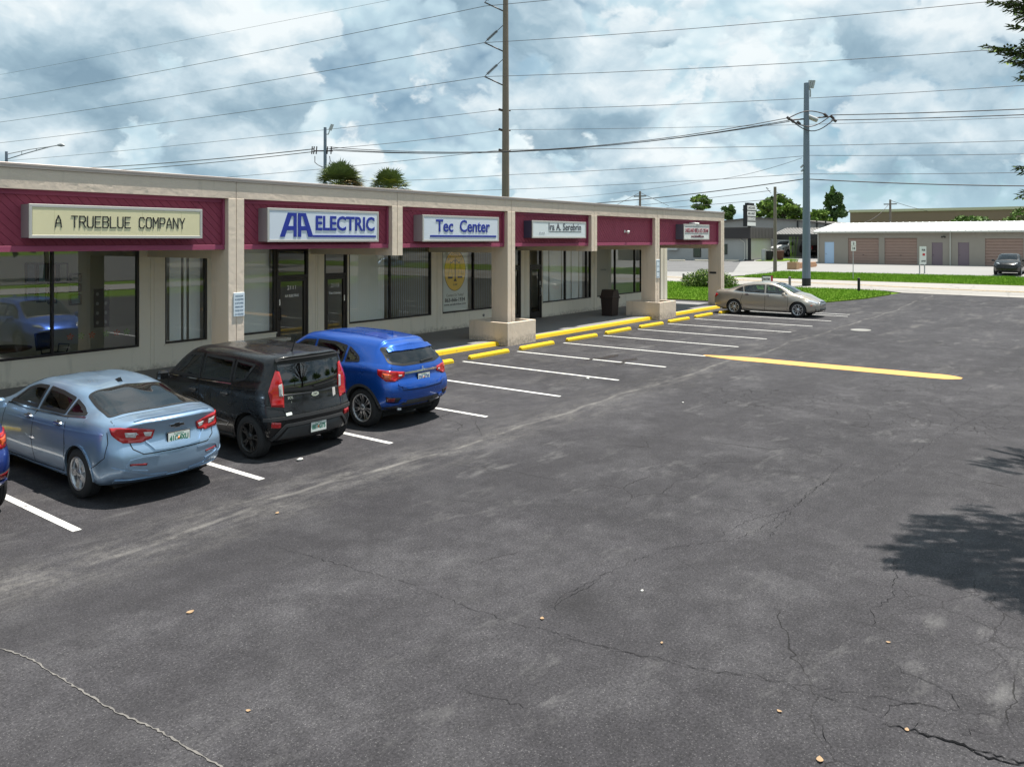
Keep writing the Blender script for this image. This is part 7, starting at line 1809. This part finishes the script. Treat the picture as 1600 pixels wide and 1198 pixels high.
for px, lab, m in ((1202.5, 'dark wheeled bin left of the wooden pole', BLK), (1219, 'reddish brown bin right of the wooden pole', mat('brown_bin', (.12, .04, .03), .6))):
    x, y = at(px, 87); r_ = empty('wheeled_bin', (x, y, gz(x)), 0, lab, 'bin'); mb = MB(); vs = []
    for k, z in ((.24, .06), (.32, 1.0)): vs += [(-k, -k, z), (k, -k, z), (k, k, z), (-k, k, z)]
    mb.add(vs, [(3, 2, 1, 0), (4, 5, 6, 7)] + [(i, (i + 1) % 4, 4 + (i + 1) % 4, 4 + i) for i in range(4)]); mb.build('body', m, r_)
    mb = MB(); mb.bbox(-.35, .35, -.36, .36, 1.0, 1.08, .03); mb.build('lid', m, r_)
mb = MB(); x, y = at(1195, 87)
ut = empty('utility_pedestal', (x, y, gz(x)), 0, 'pair of grey utility pedestals against the cream office wall', 'utility box')
for i, dx in enumerate((-.5, .1)): mb = MB(); mb.bbox(dx, dx + .35, -.2, .2, 0, 1.25 - .1 * i, .02); mb.build('cabinet', GALV, ut)

# ------------------------------------------------------------------ the oak at the right edge whose shadow falls on the lot
kx, ky = SUNV.x / SUNV.z, SUNV.y / SUNV.z
oak = empty('live_oak', (14.2, -3.2, 0), 0, 'leafy oak whose branch tips hang into the right edge of the photograph', 'tree')
OL = [leafm('oak_dark', (.07, .11, .025)), leafm('oak_mid', (.115, .175, .035)), leafm('oak_light', (.20, .26, .055))]
S1 = [(1352, 853), (1400, 850), (1395, 832), (1425, 803), (1470, 806), (1500, 785), (1570, 798), (1640, 800), (1640, 975), (1600, 965), (1560, 950), (1500, 920), (1440, 902), (1398, 888), (1440, 876), (1400, 866)]
S2 = [(1503, 722), (1550, 712), (1640, 716), (1640, 745), (1600, 742), (1545, 732)]; S3 = [(1530, 699), (1600, 697), (1640, 697), (1640, 710), (1590, 713)]
rg = random.Random(12); sprigs = []
def try_add(px, py, zr):
    gx, gy = G(px, py)
    for _ in range(8):
        z = rg.uniform(*zr); p = Vector((gx + kx * z, gy + ky * z, z)); q = proj(p)
        if q[0] > 1622 or q[1] < -28: sprigs.append(p); return True
    return False
for poly, cnt in ((S1, 400), (S2, 50), (S3, 26)):
    b0 = [min(p[0] for p in poly), max(p[0] for p in poly), min(p[1] for p in poly), max(p[1] for p in poly)]; k = 0; tries = 0
    while k < cnt and tries < 20000:
        tries += 1; px, py = rg.uniform(b0[0], b0[1]), rg.uniform(b0[2], b0[3])
        if inside((px, py), poly):
            # light gaps inside the shadow
            if math.sin(px * .05 + 1) * math.sin(py * .11) > .82: continue
            k += try_add(px, py, (4.3, 8.0))
k = 0
while k < 850: px, py = rg.uniform(1625, 2500), rg.uniform(650, 1150); k += try_add(px, py, (3.8, 8.5))
for poly, cnt, d in (([(1552, -30), (1640, -30), (1640, 30), (1600, 24), (1580, 40), (1566, 20)], 60, 9.2), ([(1538, 76), (1560, 78), (1590, 62), (1650, 60), (1650, 125), (1590, 120), (1572, 96)], 60, 9.0), ([(1590, 258), (1650, 250), (1650, 345), (1596, 318)], 26, 9.6)):
    b0 = [min(p[0] for p in poly), max(p[0] for p in poly), min(p[1] for p in poly), max(p[1] for p in poly)]; k = 0
    while k < cnt:
        px, py = rg.uniform(b0[0], b0[1]), rg.uniform(b0[2], b0[3])
        if inside((px, py), poly): sprigs.append(at3(px, py, d + rg.uniform(-.3, .3))); k += 1
for pl_, d in (([(1548, 3), (1572, 8), (1600, 12)], 9.2), ([(1576, 40), (1590, 28), (1605, 18)], 9.1), ([(1537, 74), (1552, 78), (1568, 80), (1585, 84), (1600, 88)], 9.0), ([(1568, 94), (1584, 96), (1600, 100)], 8.9), ([(1590, 122), (1600, 110)], 9.0), ([(1598, 66), (1610, 70)], 9.1), ([(1588, 262), (1600, 268)], 9.6), ([(1592, 306), (1602, 300)], 9.6)):
    for px, py in pl_:
        for _ in range(3): sprigs.append(at3(px + rg.uniform(-3, 3), py + rg.uniform(-3, 3), d + rg.uniform(-.15, .15)))
cen = Vector((14.2, -3.2, 5.5)); Vs = []; MI = []; tw = MB()
for p in sprigs:
    out = (p - cen); out.z *= .4; out.normalize(); tip = p; st = p - out * .28 - Vector((0, 0, .03))
    tw.tube([st, tip], [.006, .002], 3, caps=False)
    for k in range(15):
        t = k / 14; c_ = st.lerp(tip, t); s_ = (1 if k % 2 else -1); side = out.cross(Vector((0, 0, 1))).normalized() * s_
        d_ = (out * .6 + side * rg.uniform(.4, .9) + Vector((0, 0, rg.uniform(-.6, .35)))).normalized(); L = rg.uniform(.06, .10); w = d_.cross(Vector((rg.uniform(-.5, .5), rg.uniform(-.5, .5), 1))).normalized() * L * .2
        Vs += [c_, c_ + d_ * L * .45 - w, c_ + d_ * L, c_ + d_ * L * .45 + w]; MI.append(rg.choice((0, 0, 1, 1, 1, 2)))
me = leaf_mesh_from(np.array([tuple(v) for v in Vs]), 'foliage', OL, np.array(MI)); o = link_mesh('crown', me, oak); o.matrix_parent_inverse = Matrix.Translation((-14.2, 3.2, 0))
o = tw.build('twigs', BARK, oak); o.matrix_parent_inverse = Matrix.Translation((-14.2, 3.2, 0))
mb = MB(); mb.tube([(0, 0, -.1), (.1, 0, 1.2), (-.1, .1, 2.6), (-.3, .1, 4.2), (-.2, .2, 6.5)], [.34, .27, .24, .16, .06], 12)
for k in range(0, len(sprigs), 60):
    p = sprigs[k] - Vector((14.2, -3.2, 0)); q = Vector((-.1, .1, 2.6)); m1 = q.lerp(p, .5) + Vector((0, 0, .5)); pr2 = proj(m1 + Vector((14.2, -3.2, 0)))
    if pr2[0] > 1650: mb.tube([q, m1, p], [.07, .04, .01], 6)
mb.build('trunk', BARK, oak)

# ------------------------------------------------------------------ what the shop windows reflect: the far side of the lot
sheet('far_pavement', [(-60, -120), (120, -120), (120, -27), (-60, -27)], .010, mat('far_pavement_asphalt', (.10, .097, .095), .9, var=.3, vscale=.3), kind='structure')
sheet('side_road', [(-60, -22), (51, -22), (51, -15.5), (-60, -15.5)], .012, ROAD, kind='structure')
rt = [(-12, -34), (-2, -30), (9, -36), (20, -31), (31, -35), (43, -30), (56, -38), (70, -31), (84, -36), (98, -32)]
for i, (x, y) in enumerate(rt):
    bl = [(math.cos(a) * 2.2, math.sin(a) * 2.2, 5 + 1.3 * math.sin(3 * a + i), 2.3, 2.3, 1.6) for a in [j * 1.05 for j in range(6)]] + [(0, 0, 6.6, 2.4, 2.4, 1.6)]
    tree('broadleaf_tree', x, y, bl, 1100, .42, 'broadleaf tree %s across the side road, mirrored in the shop windows' % ('first second third fourth fifth sixth seventh eighth ninth tenth'.split()[i] + ' from the left'), 'trees mirrored in the shop windows', None, .25, 20 + i)
# ------------------------------------------------------------------ vehicles in place
r1 = empty('parked_sedan', (5.81, 12.32, 0), R(90), 'silver blue sedan parked nose in, red wrap-round tail lamps, leftmost whole car', 'car'); sedan(r1, paint('silver_blue_paint', (.29, .42, .58), .7, .27))
r2 = empty('parked_hatchback', (8.32, 12.18, 0), R(90), 'black boxy hatchback with tall upright red tail lamps between two blue cars', 'car'); boxy(r2, paint('black_paint', (.006, .006, .007), .0, .22, .03, .45, .3))
r3 = empty('parked_crossover', (10.84, 12.44, 0), R(90), 'bright blue crossover with chrome tailgate bar beside the black hatchback', 'car'); crossover(r3, paint('bright_blue_paint', (.004, .080, .42), .5, .25, .03))
r4 = empty('parked_saloon', (36.45, 12.85, 0), R(-90), 'taupe saloon backed in beside the last column, nose towards the aisle', 'car'); saloon(r4, paint('taupe_paint', (.36, .325, .28), .6, .3))
r5 = copy_tree(r3); r5.name = 'parked_crossover'; r5.location = (3.30, 12.86, 0); r5['label'] = 'dark royal blue car cut off by the left edge of the photograph'
RB = paint('royal_blue_paint', (.012, .035, .20), .4, .25)
for o in [r5] + list(r5.children_recursive):
    if o.type == 'MESH':
        for s_ in o.material_slots:
            pass
def repaint(root, old, new):
    for o in list(root.children_recursive):
        if o.type == 'MESH' and any(m == old for m in o.data.materials):
            o.data = o.data.copy()
            for i, m in enumerate(o.data.materials):
                if m == old: o.data.materials[i] = new
repaint(r5, MATS['bright_blue_paint'], RB)
r6 = copy_tree(r3); r6.name = 'parked_crossover'; x, y = G(1570, 432); r6.location = (x + 2.1, y - .1, gz(x + 2)); r6.rotation_euler = (0, R(-1.4), R(180)); r6['label'] = 'black crossover facing the camera in front of the taupe garages'
repaint(r6, MATS['bright_blue_paint'], MATS['black_paint'])
r7 = copy_tree(r4); r7.name = 'parked_saloon'; r7.location = (61, -24.5, -.0); r7.rotation_euler = (0, 0, R(185)); r7['label'] = 'light saloon across the side road, seen mirrored in the shop window'; repaint(r7, MATS['taupe_paint'], MATS['silver_blue_paint'])

def pickup(root, pm, axles=(1.75, -1.75)):
    P = dict(W=1.98, xf=2.85, xr=-2.85, zm=.75, NS=90, belt0=1.3, xm=.2, axles=axles, wr_=.39, endpinch=.10, rf=.35, rr=.1, tplan=.05, nplan=.20, tlen=.3, flen=.7, gplan=.05, endtop=.04,
        top=[(-2.85, 1.32), (-.95, 1.33), (-.80, 1.42), (-.68, 1.80), (-.4, 1.90), (.4, 1.92), (.8, 1.86), (1.15, 1.62), (1.5, 1.36), (1.7, 1.28), (2.4, 1.22), (2.85, 1.08)],
        belt=[(-2.85, 1.27), (-.9, 1.27), (.5, 1.22), (1.6, 1.18), (2.4, 1.10), (2.85, .98)], bot=[(-2.85, .55), (-1.5, .42), (1.5, .40), (2.85, .42)],
        ws=[(-2.85, .94), (0, .95), (1.5, .94), (2.5, .90), (2.85, .84)], wr=[(-2.85, .80), (-.8, .76), (.4, .78), (1.4, .80), (2.85, .7)], cant=[(-2.85, 1.3), (-.8, 1.34), (-.5, 1.78), (.6, 1.80), (1.3, 1.45), (2.85, 1)],
        wm=[(-2.85, .98), (-1.75, 1.0), (0, .98), (1.75, 1.0), (2.85, .92)], tail=[(.5, 0), (1.4, .02)], nose=[(.4, .05), (.6, 0), (1.0, .02), (1.2, .15)])
    c = Car(root, P)
    for pl in ('L', 'R'):
        c.window('front_door_window', pl, rounded([(1.15, 1.31), (.42, 1.31), (.42, 1.76), (.75, 1.74)], .03), CARGLASS, hole=False)
        c.window('rear_door_window', pl, rounded([(.36, 1.31), (-.45, 1.31), (-.40, 1.76), (.36, 1.77)], .03), CARGLASS, hole=False)
        c.strip('door_gap', pl, [(.39, 1.28), (.39, .5)], .012, GAP, off=.0015)
    c.window('windscreen', 'T', rounded([(.88, -.62), (1.48, -.72), (1.48, .72), (.88, .62)], .05), CARGLASS, hole=False)
    c.patch('rear_window', 'B', rounded([(-.55, 1.45), (.55, 1.45), (.52, 1.76), (-.52, 1.76)], .04), CARGLASS, off=.004)
    gr = c.patch('grille', 'F', rounded([(-.55, .75), (.55, .75), (.60, 1.02), (-.60, 1.02)], .04), TRIM, off=.01, grid=.1)
    c.strip('grille_bar', 'F', [(-.6, .88), (.6, .88)], .06, CHROME, off=.02, parent=gr); c.strip('bumper', 'F', [(-.85, .62), (0, .62), (.85, .62)], .16, CHROME, off=.03, depth=.02)
    for sg in (1, -1):
        c.patch('headlamp', 'F', rounded([(sg * .62, .85), (sg * .88, .86), (sg * .86, 1.04), (sg * .62, 1.03)], .02), HEADL, off=.012, grid=.08)
        c.patch('tail_lamp', ('C', -2.2, 0), rounded([(180 - sg * 50, .88), (180 - sg * 58, .88), (180 - sg * 58, 1.24), (180 - sg * 50, 1.24)], .01), REDL, off=.012, grid=.08)
    c.strip('bumper', 'B', [(-.85, .60), (0, .60), (.85, .60)], .16, CHROME, off=.03, depth=.02); c.plate(0, .80, 'PVT 29C')
    mirror(c, 1.05, .98, 1.34, TRIM); c.finish(pm, [(axles[0], .40, .47), (axles[1], .40, .47)])
    for x in axles:
        for sd in 'LR': wheel(c, x, sd, .40, .25, .26, SILVER, 'five', .97)
    underbody(c, 2.85, -2.85); return c
x, y = at(1231, 97); r8 = empty('pickup_truck', (x, y, gz(x)), R(170), 'white pickup truck facing out from under the carport', 'truck'); pickup(r8, paint('white_paint', (.72, .72, .71), .0, .3))
x, y = at(1264, 96); r9 = empty('pickup_truck', (x, y + .4, gz(x)), R(48), 'dark maroon pickup truck seen from its rear corner under the carport', 'truck'); pickup(r9, paint('dark_maroon_paint', (.035, .015, .018), .2, .3))
# no children may carry a category; names and labels are complete above
